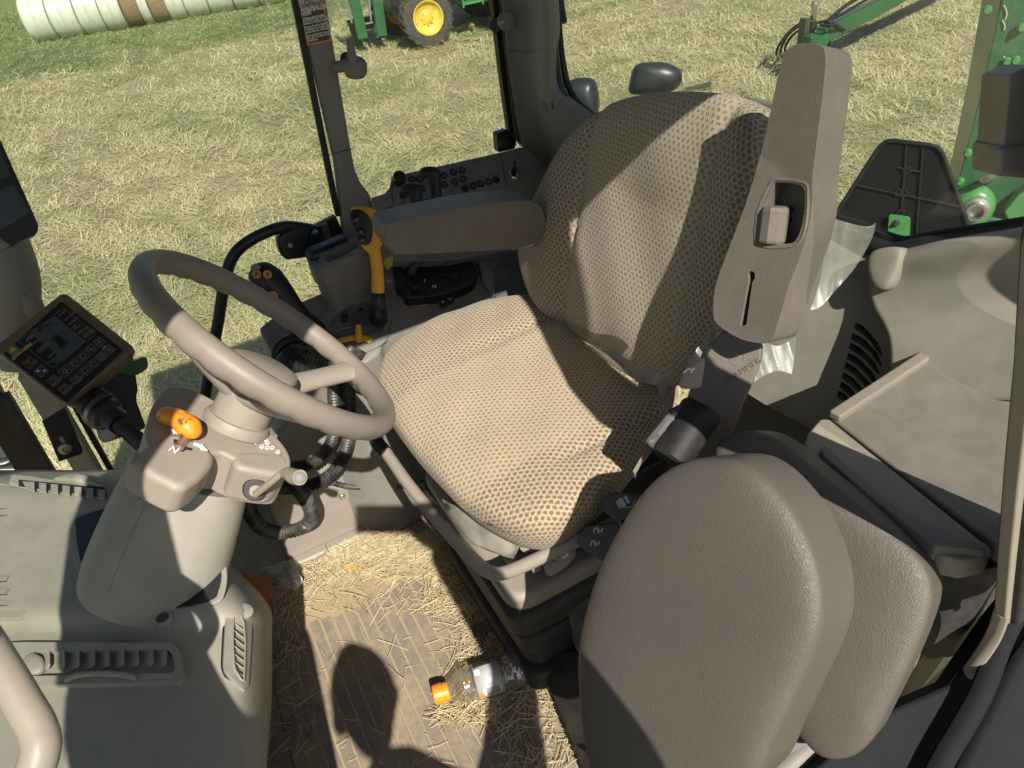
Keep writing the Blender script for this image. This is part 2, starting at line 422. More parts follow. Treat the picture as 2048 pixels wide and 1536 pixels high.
def frame(n, up=(0, 0, 1)):
    n = Vector(n).normalized(); u = Vector(up)
    if abs(n.dot(u.normalized())) > 0.98: u = Vector((1, 0, 0))
    x = u.cross(n).normalized(); y = n.cross(x)
    return x, y, n
def round_poly(pts, r, seg=4):
    """fillet the corners of a closed 3d polygon"""
    out = []; N = len(pts)
    for i in range(N):
        p = Vector(pts[i]); a = Vector(pts[i-1])-p; b = Vector(pts[(i+1) % N])-p
        rr = min(r, a.length*0.45, b.length*0.45)
        A = p+a.normalized()*rr; B = p+b.normalized()*rr
        for k in range(seg+1):
            t = k/seg; out.append((A*(1-t)+p*t)*(1-t)+(p*(1-t)+B*t)*t)
    return out
def slab(name, pts, n, T, mat, parent=None, bevel=0.0, holes=(), corner=0.0, seg=3, smooth=True, taper=0.0):
    """closed outline pts (3d, on a plane with outward normal n) pushed T backwards; holes = [(pts, depth)] pockets"""
    n = Vector(n).normalized()
    if corner: pts = round_poly(pts, corner)
    pts = [Vector(p) for p in pts]
    bm = bmesh.new()
    cen = sum(pts, Vector())/len(pts)
    ov = [bm.verts.new(p) for p in pts]; N = len(ov)
    bk = [bm.verts.new(cen+(p-cen)*(1+taper)-n*T) for p in pts]
    oe = [bm.edges.new((ov[i], ov[(i+1) % N])) for i in range(N)]
    for i in range(N): bm.faces.new((ov[i], ov[(i+1) % N], bk[(i+1) % N], bk[i]))
    bm.faces.new(bk)
    if not holes: bm.faces.new(list(reversed(ov)))
    else:
        es = list(oe)
        for h, dep in holes:
            hv = [bm.verts.new(Vector(p)) for p in h]; hn = [bm.verts.new(Vector(p)-n*dep) for p in h]; K = len(hv)
            es += [bm.edges.new((hv[i], hv[(i+1) % K])) for i in range(K)]
            for i in range(K): bm.faces.new((hv[i], hv[(i+1) % K], hn[(i+1) % K], hn[i]))
            bm.faces.new(hn)
        bmesh.ops.triangle_fill(bm, edges=es, use_beauty=True, normal=n)
    bm.normal_update()
    vs = [v.co.copy() for v in bm.verts]; bm.verts.index_update()
    fs = [[v.index for v in f.verts] for f in bm.faces]; bm.free()
    return mesh(name, vs, fs, mat, parent, smooth, bevel, seg)
def pad(name, outline, n, H, T, mat, parent=None, rings=14, p=3.0, u_axis=None, warp=None, cen=None, under=0.9, mats=None, edge=5):
    """soft cushion: dome of height H over outline along n, side wall T deep, closed below"""
    n = Vector(n).normalized(); pts = [Vector(q) for q in outline]; N = len(pts)
    c = Vector(cen) if cen is not None else sum(pts, Vector())/N
    x = Vector(u_axis).normalized() if u_axis is not None else frame(n)[0]; x = (x-n*x.dot(n)).normalized(); y = n.cross(x)
    vs = []; uv = []; fs = []
    S = [math.sin(math.pi/2*(k/rings)) for k in range(1, rings+1)]
    vs.append(c+n*H); uv.append((0, 0))
    dirs = [(((q-c).dot(x)), ((q-c).dot(y))) for q in pts]; dirs = [(i/math.hypot(i, j), j/math.hypot(i, j)) for i, j in dirs]
    last = [vs[0]]*N; acc = [0.0]*N                 # uv follow the arc length so the weave does not stretch
    def ring(fn):
        for i, q in enumerate(pts):
            w_ = fn(q); acc[i] += (w_-last[i]).length; last[i] = w_
            vs.append(w_); uv.append((dirs[i][0]*acc[i], dirs[i][1]*acc[i]))
    for s in S:
        h = H*max(0.0, 1-s**p)**(1/p)
        ring(lambda q: c+(q-c)*s+n*h)
    for k in range(1, edge+1):
        t = k/edge; sc = 1-(1-under)*t*t
        ring(lambda q: c+(q-c)*sc-n*(T*t))
    R = rings+edge
    for i in range(N): fs.append((0, 1+i, 1+(i+1) % N))
    for r in range(R-1):
        a = 1+r*N; b = a+N
        for i in range(N): fs.append((a+i, b+i, b+(i+1) % N, a+(i+1) % N))
    fs.append([1+(R-1)*N+i for i in range(N)])
    if warp: vs = [warp(v, q) for v, q in zip(vs, uv)]
    return mesh(name, vs, fs, mat, parent, True, uv=uv, sharp=60)
def tube(name, pts, r, mat, parent=None, seg=12, n=6, smooth=True, spline=True, flat=1.0, up=None, ribs=0.0, pitch=0.005, closed=False, prof=None):
    P = cr(pts, n, closed) if spline else [Vector(p) for p in pts]
    if ribs:
        P = lin(P, pitch/4)
    K = len(P)
    if isinstance(r, (int, float)): rr = [r]*K
    else:
        rr = []
        for i in range(K):
            t = i/(K-1)*(len(r)-1); j = min(int(t), len(r)-2); f = t-j; rr.append(r[j]*(1-f)+r[j+1]*f)
    if ribs: rr = [q*(1+ribs*(0.5+0.5*math.cos(2*math.pi*i/4))) for i, q in enumerate(rr)]
    tg = []
    for i in range(K):
        a = P[i-1] if (i > 0 or closed) else P[i]; b = P[(i+1) % K] if (i < K-1 or closed) else P[i]
        tg.append((b-a).normalized())
    x = Vector(up) if up is not None else frame(tg[0])[0]
    x = (x-tg[0]*x.dot(tg[0])).normalized(); vs = []; fs = []
    for i in range(K):
        x = (x-tg[i]*x.dot(tg[i])).normalized(); y = tg[i].cross(x)
        for k in range(seg):
            a = 2*math.pi*k/seg
            m = prof(i/(K-1), a) if prof else 1.0
            vs.append(P[i]+(x*math.cos(a)+y*math.sin(a)*flat)*rr[i]*m)
    for i in range(K if closed else K-1):
        j = (i+1) % K
        for k in range(seg):
            fs.append((i*seg+k, i*seg+(k+1) % seg, j*seg+(k+1) % seg, j*seg+k))
    if not closed:
        fs.append(list(range(seg))[::-1]); fs.append([(K-1)*seg+k for k in range(seg)])
    return mesh(name, vs, fs, mat, parent, smooth)
def lathe(name, prof, base, axis, mat, parent=None, seg=24, bevel=0.0, sx=1.0, up=(0, 0, 1), smooth=True, caps=True):
    """profile [(radius, height)] round axis from base"""
    x, y, n = frame(axis, up); base = Vector(base); vs = []; fs = []
    for r, h in prof:
        for k in range(seg):
            a = 2*math.pi*k/seg
            vs.append(base+n*h+(x*math.cos(a)*sx+y*math.sin(a))*r)
    for i in range(len(prof)-1):
        for k in range(seg): fs.append((i*seg+k, i*seg+(k+1) % seg, (i+1)*seg+(k+1) % seg, (i+1)*seg+k))
    if caps: fs.append(list(range(seg))[::-1]); fs.append([(len(prof)-1)*seg+k for k in range(seg)])
    return mesh(name, vs, fs, mat, parent, smooth, bevel)
def box(name, c, size, mat, parent=None, axes=None, bevel=0.003, seg=2, taper=1.0):
    c = Vector(c); ax = axes or (Vector((1, 0, 0)), Vector((0, 1, 0)), Vector((0, 0, 1)))
    vs = []
    for k in (-1, 1):
        for i, j in ((-1, -1), (1, -1), (1, 1), (-1, 1)):
            tp = taper if k > 0 else 1.0
            vs.append(c+ax[0]*i*size[0]/2*tp+ax[1]*j*size[1]/2*tp+ax[2]*k*size[2]/2)
    fs = [(0, 3, 2, 1), (4, 5, 6, 7), (0, 1, 5, 4), (1, 2, 6, 5), (2, 3, 7, 6), (3, 0, 4, 7)]
    return mesh(name, vs, fs, mat, parent, True, bevel, seg) if bevel else mesh(name, vs, fs, mat, parent, False)
def bar(name, a, b, wdt, thk, mat, parent=None, up=(0, 0, 1), bevel=0.002):
    a = Vector(a); b = Vector(b); d = b-a; x, y, n = frame(d, up)
    return box(name, (a+b)/2, (wdt, thk, d.length), mat, parent, (x, y, n), bevel)
def loft(name, secs, mat, parent=None, caps=True, n=0, sharp=45, smooth=True):
    """closed sections (equal count); n>0 splines between the sections"""
    S = [[Vector(p) for p in s] for s in secs]
    if n:
        cols = [cr([s[k] for s in S], n) for k in range(len(S[0]))]
        S = [[cols[k][i] for k in range(len(cols))] for i in range(len(cols[0]))]
    N = len(S[0]); vs = [p for s in S for p in s]; fs = []
    for i in range(len(S)-1):
        for k in range(N): fs.append((i*N+k, i*N+(k+1) % N, (i+1)*N+(k+1) % N, (i+1)*N+k))
    if caps: fs.append(list(range(N))[::-1]); fs.append([(len(S)-1)*N+k for k in range(N)])
    return mesh(name, vs, fs, mat, parent, smooth, sharp=sharp)
def surf(name, rows, mat, parent=None, n=5, solid=0.004, sharp=40):
    """open Catmull-Rom sheet through a control grid, given thickness"""
    R = [cr(r, n) for r in rows]; C_ = [cr([r[j] for r in R], n) for j in range(len(R[0]))]
    a = len(C_); b = len(C_[0]); vs = [C_[j][i] for j in range(a) for i in range(b)]; fs = []
    for j in range(a-1):
        for i in range(b-1): fs.append((j*b+i, (j+1)*b+i, (j+1)*b+i+1, j*b+i+1))
    return mesh(name, vs, fs, mat, parent, True, solid=solid, sharp=sharp)
def plate(name, pts, mat, parent=None, n=None, T=0.0012):
    """thin printed mark or decal lying on a surface"""
    pts = [Vector(p) for p in pts]
    if n is None: n = (pts[1]-pts[0]).cross(pts[2]-pts[0]).normalized()
    return slab(name, [p+Vector(n)*T for p in pts], n, T*0.8, mat, parent, 0, smooth=False)
_fc = {}
def text(s, p, x, y, size, mat, parent, name='lettering', bold=0.0, align='LEFT', lift=0.0008, ext=0.0004, spacing=1.0):
    """flat lettering at p, reading along x, upright along y"""
    cu = bpy.data.curves.new('lettering', 'FONT'); cu.body = s; cu.size = size; cu.extrude = ext; cu.offset = bold
    cu.align_x = align; cu.resolution_u = 2; cu.space_character = spacing
    tmp = bpy.data.objects.new('tmp', cu); COL.objects.link(tmp)
    dg = bpy.context.evaluated_depsgraph_get()
    me = bpy.data.meshes.new_from_object(tmp.evaluated_get(dg)); bpy.data.objects.remove(tmp)
    x = Vector(x).normalized(); y = Vector(y); y = (y-x*y.dot(x)).normalized(); z = x.cross(y)
    mt = Matrix(((x.x, y.x, z.x), (x.y, y.y, z.y), (x.z, y.z, z.z)))
    vs = [mt @ v.co + Vector(p)+z*lift for v in me.vertices]; fs = [list(q.vertices) for q in me.polygons]
    bpy.data.meshes.remove(me)
    if not vs: return None
    return mesh(name, vs, fs, mat, parent, False)
def clone(o, d, parent, name=None):
    c = o.copy(); COL.objects.link(c); c.location = Vector(o.location)+Vector(d); WPOS[c.name] = c.location.copy()
    c.parent = parent; c.matrix_parent_inverse = Matrix.Translation(-WPOS[parent.name]) if parent else Matrix()
    return c
def strokes(name, lines, r, mat, parent, lift=(0, 0, 0)):
    """thin raised line work (one mesh)"""
    vs = []; fs = []
    for a, b, n in lines:
        a = Vector(a)+Vector(lift); b = Vector(b)+Vector(lift); d = (b-a)
        if d.length < 1e-6: continue
        d.normalize(); s = d.cross(Vector(n)).normalized()*r; h = Vector(n).normalized()*0.0006; k = len(vs)
        for q in (a-d*r, b+d*r):
            for e in (s-h*0, s+h, -s+h, -s): vs.append(q+e)
        fs += [(k+0, k+1, k+5, k+4), (k+1, k+2, k+6, k+5), (k+2, k+3, k+7, k+6), (k, k+3, k+2, k+1), (k+4, k+5, k+6, k+7)]
    return mesh(name, vs, fs, mat, parent, False)
def circle(c, r, x, y, n=20): return [Vector(c)+x*math.cos(2*math.pi*k/n)*r+y*math.sin(2*math.pi*k/n)*r for k in range(n)]
def joined(name, vs, fs, mat, kind='stuff', parent=None):
    me = bpy.data.meshes.new(name); vs = np.asarray(vs, dtype=np.float32); fs = np.asarray(fs, dtype=np.int32)
    me.vertices.add(len(vs)); me.vertices.foreach_set('co', vs.ravel())
    k = fs.shape[1]; me.loops.add(fs.size); me.loops.foreach_set('vertex_index', fs.ravel())
    me.polygons.add(len(fs)); me.polygons.foreach_set('loop_start', np.arange(0, fs.size, k, dtype=np.int32))
    me.polygons.foreach_set('loop_total', np.full(len(fs), k, dtype=np.int32))
    me.update(); me.validate(); me.materials.append(mat)
    o = link(name, me, parent); o['kind'] = kind
    return o
# ================================================================== SETTING
def field_sheet():
    n = 60; vs = []; fs = []
    for j in range(n+1):
        for i in range(n+1):
            a = (i/n*2-1); b = (j/n*2-1)
            x = 6+math.copysign(abs(a)**2.6, a)*900; y = 8+math.copysign(abs(b)**2.6, b)*900
            vs.append((x, y, GZ+0.03*math.sin(x*0.9+y*0.4)*min(1, max(0, (math.hypot(x, y)-4)/6))))
    for j in range(n):
        for i in range(n): fs.append((j*(n+1)+i, j*(n+1)+i+1, (j+1)*(n+1)+i+1, (j+1)*(n+1)+i))
    o = mesh('field', vs, fs, M['field']); o['kind'] = 'structure'
field_sheet()

def grass_blades(N=520000):
    az = rng.uniform(rad(-24), rad(74), N)           # from +Y towards +X
    r = np.exp(rng.uniform(np.log(2.6), np.log(36), N))
    x = np.sin(az)*r; y = np.cos(az)*r
    keep = ~((x > -2.6) & (x < 1.6) & (y < 2.2))
    x, y, r = x[keep], y[keep], r[keep]; n = len(x)
    cl = np.zeros(n)                                            # matted swirls lean together
    for q in range(26):
        kx, ky = rng.normal(0, 1.6, 2)*(1 if q % 2 else 2.6); cl += np.sin(x*kx+y*ky+rng.uniform(0, 6.28))
    th = cl*0.55+rng.normal(0, 1.1, n)
    lay = np.clip(rng.normal(1.40, 0.17, n), 0.5, 1.55)       # lean from upright
    ln = rng.uniform(0.06, 0.20, n)*(1+0.014*r)
    wd = (0.0011+0.00028*r)*rng.uniform(0.6, 1.3, n)
    dx, dy = np.cos(th), np.sin(th)
    z0 = GZ+rng.uniform(-0.01, 0.035, n)
    hx = np.sin(lay)*ln; hz = np.cos(lay)*ln
    bx, by = -dy*wd, dx*wd
    mid = 0.55
    V = np.empty((n, 5, 3))
    V[:, 0] = np.stack([x-bx, y-by, z0], 1); V[:, 1] = np.stack([x+bx, y+by, z0], 1)
    mx = x+dx*hx*mid; my = y+dy*hx*mid; mz = z0+hz*mid*1.25
    V[:, 2] = np.stack([mx+bx*0.7, my+by*0.7, mz], 1); V[:, 3] = np.stack([mx-bx*0.7, my-by*0.7, mz], 1)
    V[:, 4] = np.stack([x+dx*hx, y+dy*hx, z0+hz*0.75], 1)
    k = np.arange(n)[:, None]*5
    F = np.concatenate([np.concatenate([k, k+1, k+2], 1), np.concatenate([k, k+2, k+3], 1), np.concatenate([k+3, k+2, k+4], 1)], 0)
    o = joined('grass', V.reshape(-1, 3), F, M['grass'])
    tag(o, 'matted dry straw coloured grass with greener patches covering the field', 'grass', kind='stuff')
grass_blades()

# ================================================================== OUTSIDE THINGS
def bales():
    a = at(80, 86, z=GZ); b = at(553, 8, z=GZ); ax = (b-a).normalized(); side = Vector((ax.y, -ax.x, 0))
    up = Vector((0, 0, 1)); Rb = 0.60
    ex = [70, 121, 173, 219, 260, 312, 379, 424, 472, 522, 575]
    bare = {4: 'end', 5: 'end'}
    def along(u):
        # where the base line is crossed in the photograph's column u
        t = (u-80)/(553-80); v = 86+(8-86)*t
        return (at(u, v, z=GZ)-a).dot(ax)
    words = ['leftmost wrapped hay bale with its round end showing, first of the pale row',
             'second wrapped hay bale from the left end of the pale row',
             'third wrapped hay bale from the left end of the pale row',
             'fourth wrapped hay bale, just left of the first bare hay band',
             'wrapped hay bale with a torn bare hay band on its left end',
             'wrapped hay bale whose left end is the second bare hay band',
             'wrapped hay bale next to the right of the one with the second bare band',
             'pale wrapped hay bale, third from the right end of the row',
             'pale wrapped hay bale, second from the right end of the row',
             'pale wrapped hay bale at the far right end of the row by the pillar']
    for i in range(len(ex)-1):
        s0, s1 = along(ex[i]), along(ex[i+1]); L = s1-s0
        base = a+ax*s0-side*0.0+Vector((0, 0, Rb*0.93))+Vector((-side.x, -side.y, 0))*Rb*0.55
        t = thing('hay_bale', words[i], 'hay bale', base+ax*L/2-Vector((0, 0, Rb*0.93)), 'wrapped hay bales in a row')
        k0 = 0.0
        if i in bare:
            k0 = 0.62*L/ (1.0 if i == 4 else 1.3)
            prof = [(0.3, 0.02), (Rb*0.94, 0.03), (Rb*0.985, 0.1)] + [(Rb*(0.97+0.02*math.sin(q*3)), 0.1+(k0-0.1)*q/4) for q in range(1, 5)]
            lathe('bare_hay', prof, base, ax, M['hay'], t, 40)
        n = 10; prof = [(0.05, k0+0.004), (Rb*0.93, k0+0.01), (Rb*0.99, k0+0.045)]
        for q in range(1, n):
            prof.append((Rb*(1+0.012*math.sin(q*1.7+i)+0.006*math.sin(q*4.1)), k0+0.045+(L-k0-0.09)*q/n))
        prof += [(Rb*0.99, L-0.045), (Rb*0.93, L-0.012), (0.05, L-0.006)]
        lathe('wrap', prof, base, ax, M['wrap'], t, 48)
bales()

def wheel(parent, c, axis, R, W, rimR, lugs=22):
    axis = Vector(axis).normalized(); c = Vector(c)
    t = lathe('tyre', [(rimR, -W*0.46), (R*0.82, -W*0.5), (R*0.95, -W*0.42), (R*0.965, 0), (R*0.95, W*0.42), (R*0.82, W*0.5), (rimR, W*0.46)], c, axis, M['tyre'], parent, 40, caps=False)
    x, y, n = frame(axis)
    vs = []; fs = []
    for k in range(lugs*2):
        a = 2*math.pi*k/(lugs*2); sgn = 1 if k % 2 else -1
        for (aa, h, rr) in ((a, 0.0, R*0.95), (a+0.10, 0.0, R*0.95), (a+0.10, 0, R*1.03), (a, 0, R*1.03),
                            (a+0.16, sgn*W*0.46, R*0.88), (a+0.26, sgn*W*0.46, R*0.88), (a+0.26, sgn*W*0.46, R*0.985), (a+0.16, sgn*W*0.46, R*0.985)):
            vs.append(c+(x*math.cos(aa)+y*math.sin(aa))*rr+n*h)
        b = k*8; fs += [(b, b+1, b+2, b+3), (b+4, b+7, b+6, b+5), (b+3, b+2, b+6, b+7), (b, b+3, b+7, b+4), (b+1, b+5, b+6, b+2), (b, b+4, b+5, b+1)]
    mesh('tread_lugs', vs, fs, M['tyre'], t, False)
    r = lathe('rim', [(rimR*0.2, W*0.12), (rimR*1.0, W*0.12), (rimR*1.0, W*0.38), (rimR*1.02, W*0.48), (rimR*0.95, W*0.47), (rimR*0.86, W*0.33), (rimR*0.72, W*0.22), (rimR*0.45, W*0.20), (rimR*0.30, W*0.30), (rimR*0.16, W*0.33), (0.002, W*0.33)], c, axis, M['rim_yellow'], parent, 36)
    for k in range(8):
        a = 2*math.pi*k/8
        lathe('wheel_bolt', [(0.016, 0), (0.016, 0.02)], c+(x*math.cos(a)+y*math.sin(a))*rimR*0.37+n*W*0.26, axis, M['rim_yellow'], r, 6)
    return t

def far_tractor():
    c = at(851, 31, d=13.0); c.z = GZ+0.50
    t = thing('loader_tractor', 'green tractor with front loader and yellow front wheel parked in the field', 'tractor', (c.x, c.y, GZ))
    ax = Vector((-0.05, -1, 0)); L = Vector((-1, 0.05, 0))      # axle towards us, nose to the left
    wheel(t, c, ax, 0.50, 0.30, 0.285)
    wheel(t, c-ax*1.7, ax, 0.50, 0.30, 0.285)
    rc = c-L*2.05; rc.z = GZ+0.78
    wheel(t, rc+ax*0.05, ax, 0.80, 0.45, 0.50, 24); wheel(t, rc-ax*1.85, ax, 0.80, 0.45, 0.50, 24)
    mid = c-ax*0.85
    box('chassis', mid-L*0.9+Vector((0, 0, 0.22)), (2.7, 0.45, 0.4), M['black'], t, None, 0.03)
    box('front_axle', mid+Vector((0, 0, -0.02)), (0.2, 1.5, 0.18), M['green'], t, None, 0.03)
    pf = [(0.9, 0.42), (0.95, 0.75), (0.5, 1.05), (-1.0, 1.15), (-1.0, 0.42)]
    slab('bonnet', [mid+L*q+ax*0.36+Vector((0, 0, h)) for q, h in pf], ax, 0.72, M['green'], t, 0.06)
    cabp = [(-1.0, 0.45), (-1.05, 2.0), (-2.3, 2.05), (-2.4, 0.6)]
    slab('cab_body', [mid+L*q+ax*0.6+Vector((0, 0, h)) for q, h in cabp], ax, 1.2, M['black'], t, 0.05)
    for q in (0, 1):
        box('step', mid+ax*(0.75)-L*(0.95)+Vector((0, 0, 0.08+0.28*q)), (0.42, 0.26, 0.04), M['lightgreen'], t, None, 0.01)
    bar('step_rail', mid+ax*0.86-L*0.75+Vector((0, 0, 0.02)), mid+ax*0.86-L*0.75+Vector((0, 0, 0.9)), 0.05, 0.03, M['lightgreen'], t)
    bar('step_rail', mid+ax*0.86-L*1.15+Vector((0, 0, 0.02)), mid+ax*0.86-L*1.15+Vector((0, 0, 0.9)), 0.05, 0.03, M['lightgreen'], t)
    tube('fuel_hose', [mid+ax*0.5+L*0.5+Vector((0, 0, 0.5)), mid+ax*0.55+L*0.1+Vector((0, 0, 0.1)), mid+ax*0.5-L*0.5+Vector((0, 0, 0.2))], 0.03, M['black'], t)
    # front loader: boom arms run back over the axle, mast plates and carrier in front
    g = at(735, 88, z=GZ)
    for s, u0 in ((0, 733), (1, 772)):
        base = at(u0-8, 72, d=g.y/1.13); base = Vector((base.x, base.y, GZ+0.25))
        off = -ax*0.0 if s == 0 else -ax*0.0
        tp = base+Vector((0.02 if s == 0 else 0.16, 0.1, 1.55))
        bar('boom_arm', base, tp, 0.19, 0.08, M['green'], t, up=(0, 1, 0), bevel=0.012)
        tube('ram', [base+Vector((-0.16, -0.05, 0.30)), tp+Vector((-0.16, 0, -0.2))], 0.022, M['steel'], t, spline=False)
        tube('ram_barrel', [base+Vector((-0.155, -0.05, 0.8)), tp+Vector((-0.16, 0, 0.3))], 0.045, M['lightgreen'], t, spline=False)
        bar('boom_arm', tp-Vector((0, 0, 0.1)), mid+ax*(0.55 if s else -0.55)-L*0.7+Vector((0, 0, 1.5)), 0.16, 0.1, M['green'], t, bevel=0.012)
    c0 = Vector((g.x, g.y, GZ))
    box('carrier', c0+Vector((0, 0, 0.43)), (0.62, 0.1, 0.10), M['green'], t, None, 0.012)
    box('carrier', c0+Vector((0.02, 0, 0.30)), (0.40, 0.08, 0.08), M['green'], t, None, 0.012)
    for dx in (-0.26, 0.24):
        pf = [(0, 0.02), (0.16, 0.02), (0.19, 0.30), (0.10, 0.46), (-0.05, 0.46), (-0.04, 0.28)]
        slab('hook_plate', [c0+Vector((dx+q, -0.07, h)) for q, h in pf], (0, -1, 0), 0.05, M['green'], t, 0.006)
    for h in (0.08, 0.17, 0.26):
        box('reflector', c0+Vector((0.20, -0.13, h+0.04)), (0.055, 0.012, 0.06), M['white'], t, None, 0.004)
    box('reflector', c0+Vector((0.42, -0.05, 0.95)), (0.06, 0.012, 0.10), M['white'], t, None, 0.004)
far_tractor()

def implement():
    a = at(1652, 66, z=GZ+0.50); b = at(1835, -28, z=GZ+0.62)
    t = thing('trailed_mower', 'green implement drawbar with black hose loops and silver jack on the grass', 'implement', (a.x, a.y, GZ))
    d = (b-a).normalized()
    bar('drawbar', a-d*0.12, b+d*2.5, 0.13, 0.19, M['green'], t, bevel=0.012)
    tube('hydraulic_line', [a+Vector((0, 0, 0.12)), a+d*0.9+Vector((0.02, 0, 0.16)), a+d*2.2+Vector((0, 0, 0.15)), b+Vector((0, 0, 0.16))], 0.018, M['black'], t)
    tube('hydraulic_line', [a+Vector((0, 0.03, 0.11)), a+d*0.6+Vector((0.0, 0.05, 0.20)), a+d*1.5+Vector((0, 0.04, 0.21)), a+d*2.4+Vector((0, 0.04, 0.13))], 0.024, M['black'], t)
    tube('steel_line', [a+Vector((0, -0.04, 0.12)), a+d*1.2+Vector((0.0, -0.05, 0.13)), b+Vector((0, -0.05, 0.14))], 0.012, M['steel'], t)
    j = at(1623, 62, d=a.y/ray(1652, 66).y)
    jack = bar('jack', Vector((j.x, j.y, GZ+0.02)), Vector((j.x, j.y, GZ+0.82)), 0.055, 0.055, M['steel'], t)
    bar('jack_leg', Vector((j.x-0.10, j.y+0.03, GZ+0.20)), Vector((j.x-0.10, j.y+0.03, GZ+0.70)), 0.10, 0.08, M['darkgrey'], t)
    lathe('jack_cap', [(0.05, 0), (0.05, 0.03), (0.03, 0.05)], (j.x, j.y, GZ+0.82), (0, 0, 1), M['zinc'], jack, 12)
    box('hitch', a-d*0.25+Vector((0, 0, -0.05)), (0.30, 0.16, 0.22), M['green'], t, None, 0.02)
    def P(u, v, h): return at(u, v, z=GZ+h)
    loops = [[(1640, 45, .62), (1608, 44, .66), (1580, 62, .5), (1562, 84, .25), (1553, 104, .08), (1556, 118, .03)],
             [(1636, 50, .58), (1600, 52, .58), (1575, 72, .4), (1562, 98, .14), (1563, 112, .04), (1585, 112, .03)],
             [(1634, 56, .52), (1596, 62, .46), (1574, 86, .22), (1572, 104, .05), (1600, 106, .03)],
             [(1640, 44, .66), (1662, 44, .7), (1680, 54, .55), (1690, 60, .48)],
             [(1640, 50, .6), (1668, 52, .6), (1684, 58, .5)],
             [(1640, 60, .48), (1650, 78, .3), (1644, 96, .08)], [(1646, 58, .5), (1660, 80, .25), (1652, 100, .05)],
             [(1612, 56, .54), (1600, 80, .26), (1618, 92, .12), (1640, 80, .28)]]
    for q in loops: tube('hose', [P(*p) for p in q], 0.017, M['rubber'], t, 8)
    wc = at(1588, -12, d=14.2); wc.z = GZ+0.33
    m = thing('mower_wheel', 'yellow rimmed implement wheel at the top edge behind the armrest', 'wheel', (wc.x, wc.y, GZ))
    wheel(m, wc, Vector((-0.45, -0.9, 0)), 0.36, 0.22, 0.235)
    bar('wheel_arm', wc+Vector((0.05, 0.15, 0)), wc+Vector((0.7, 0.5, 0.6)), 0.12, 0.10, M['green'], m)
implement()

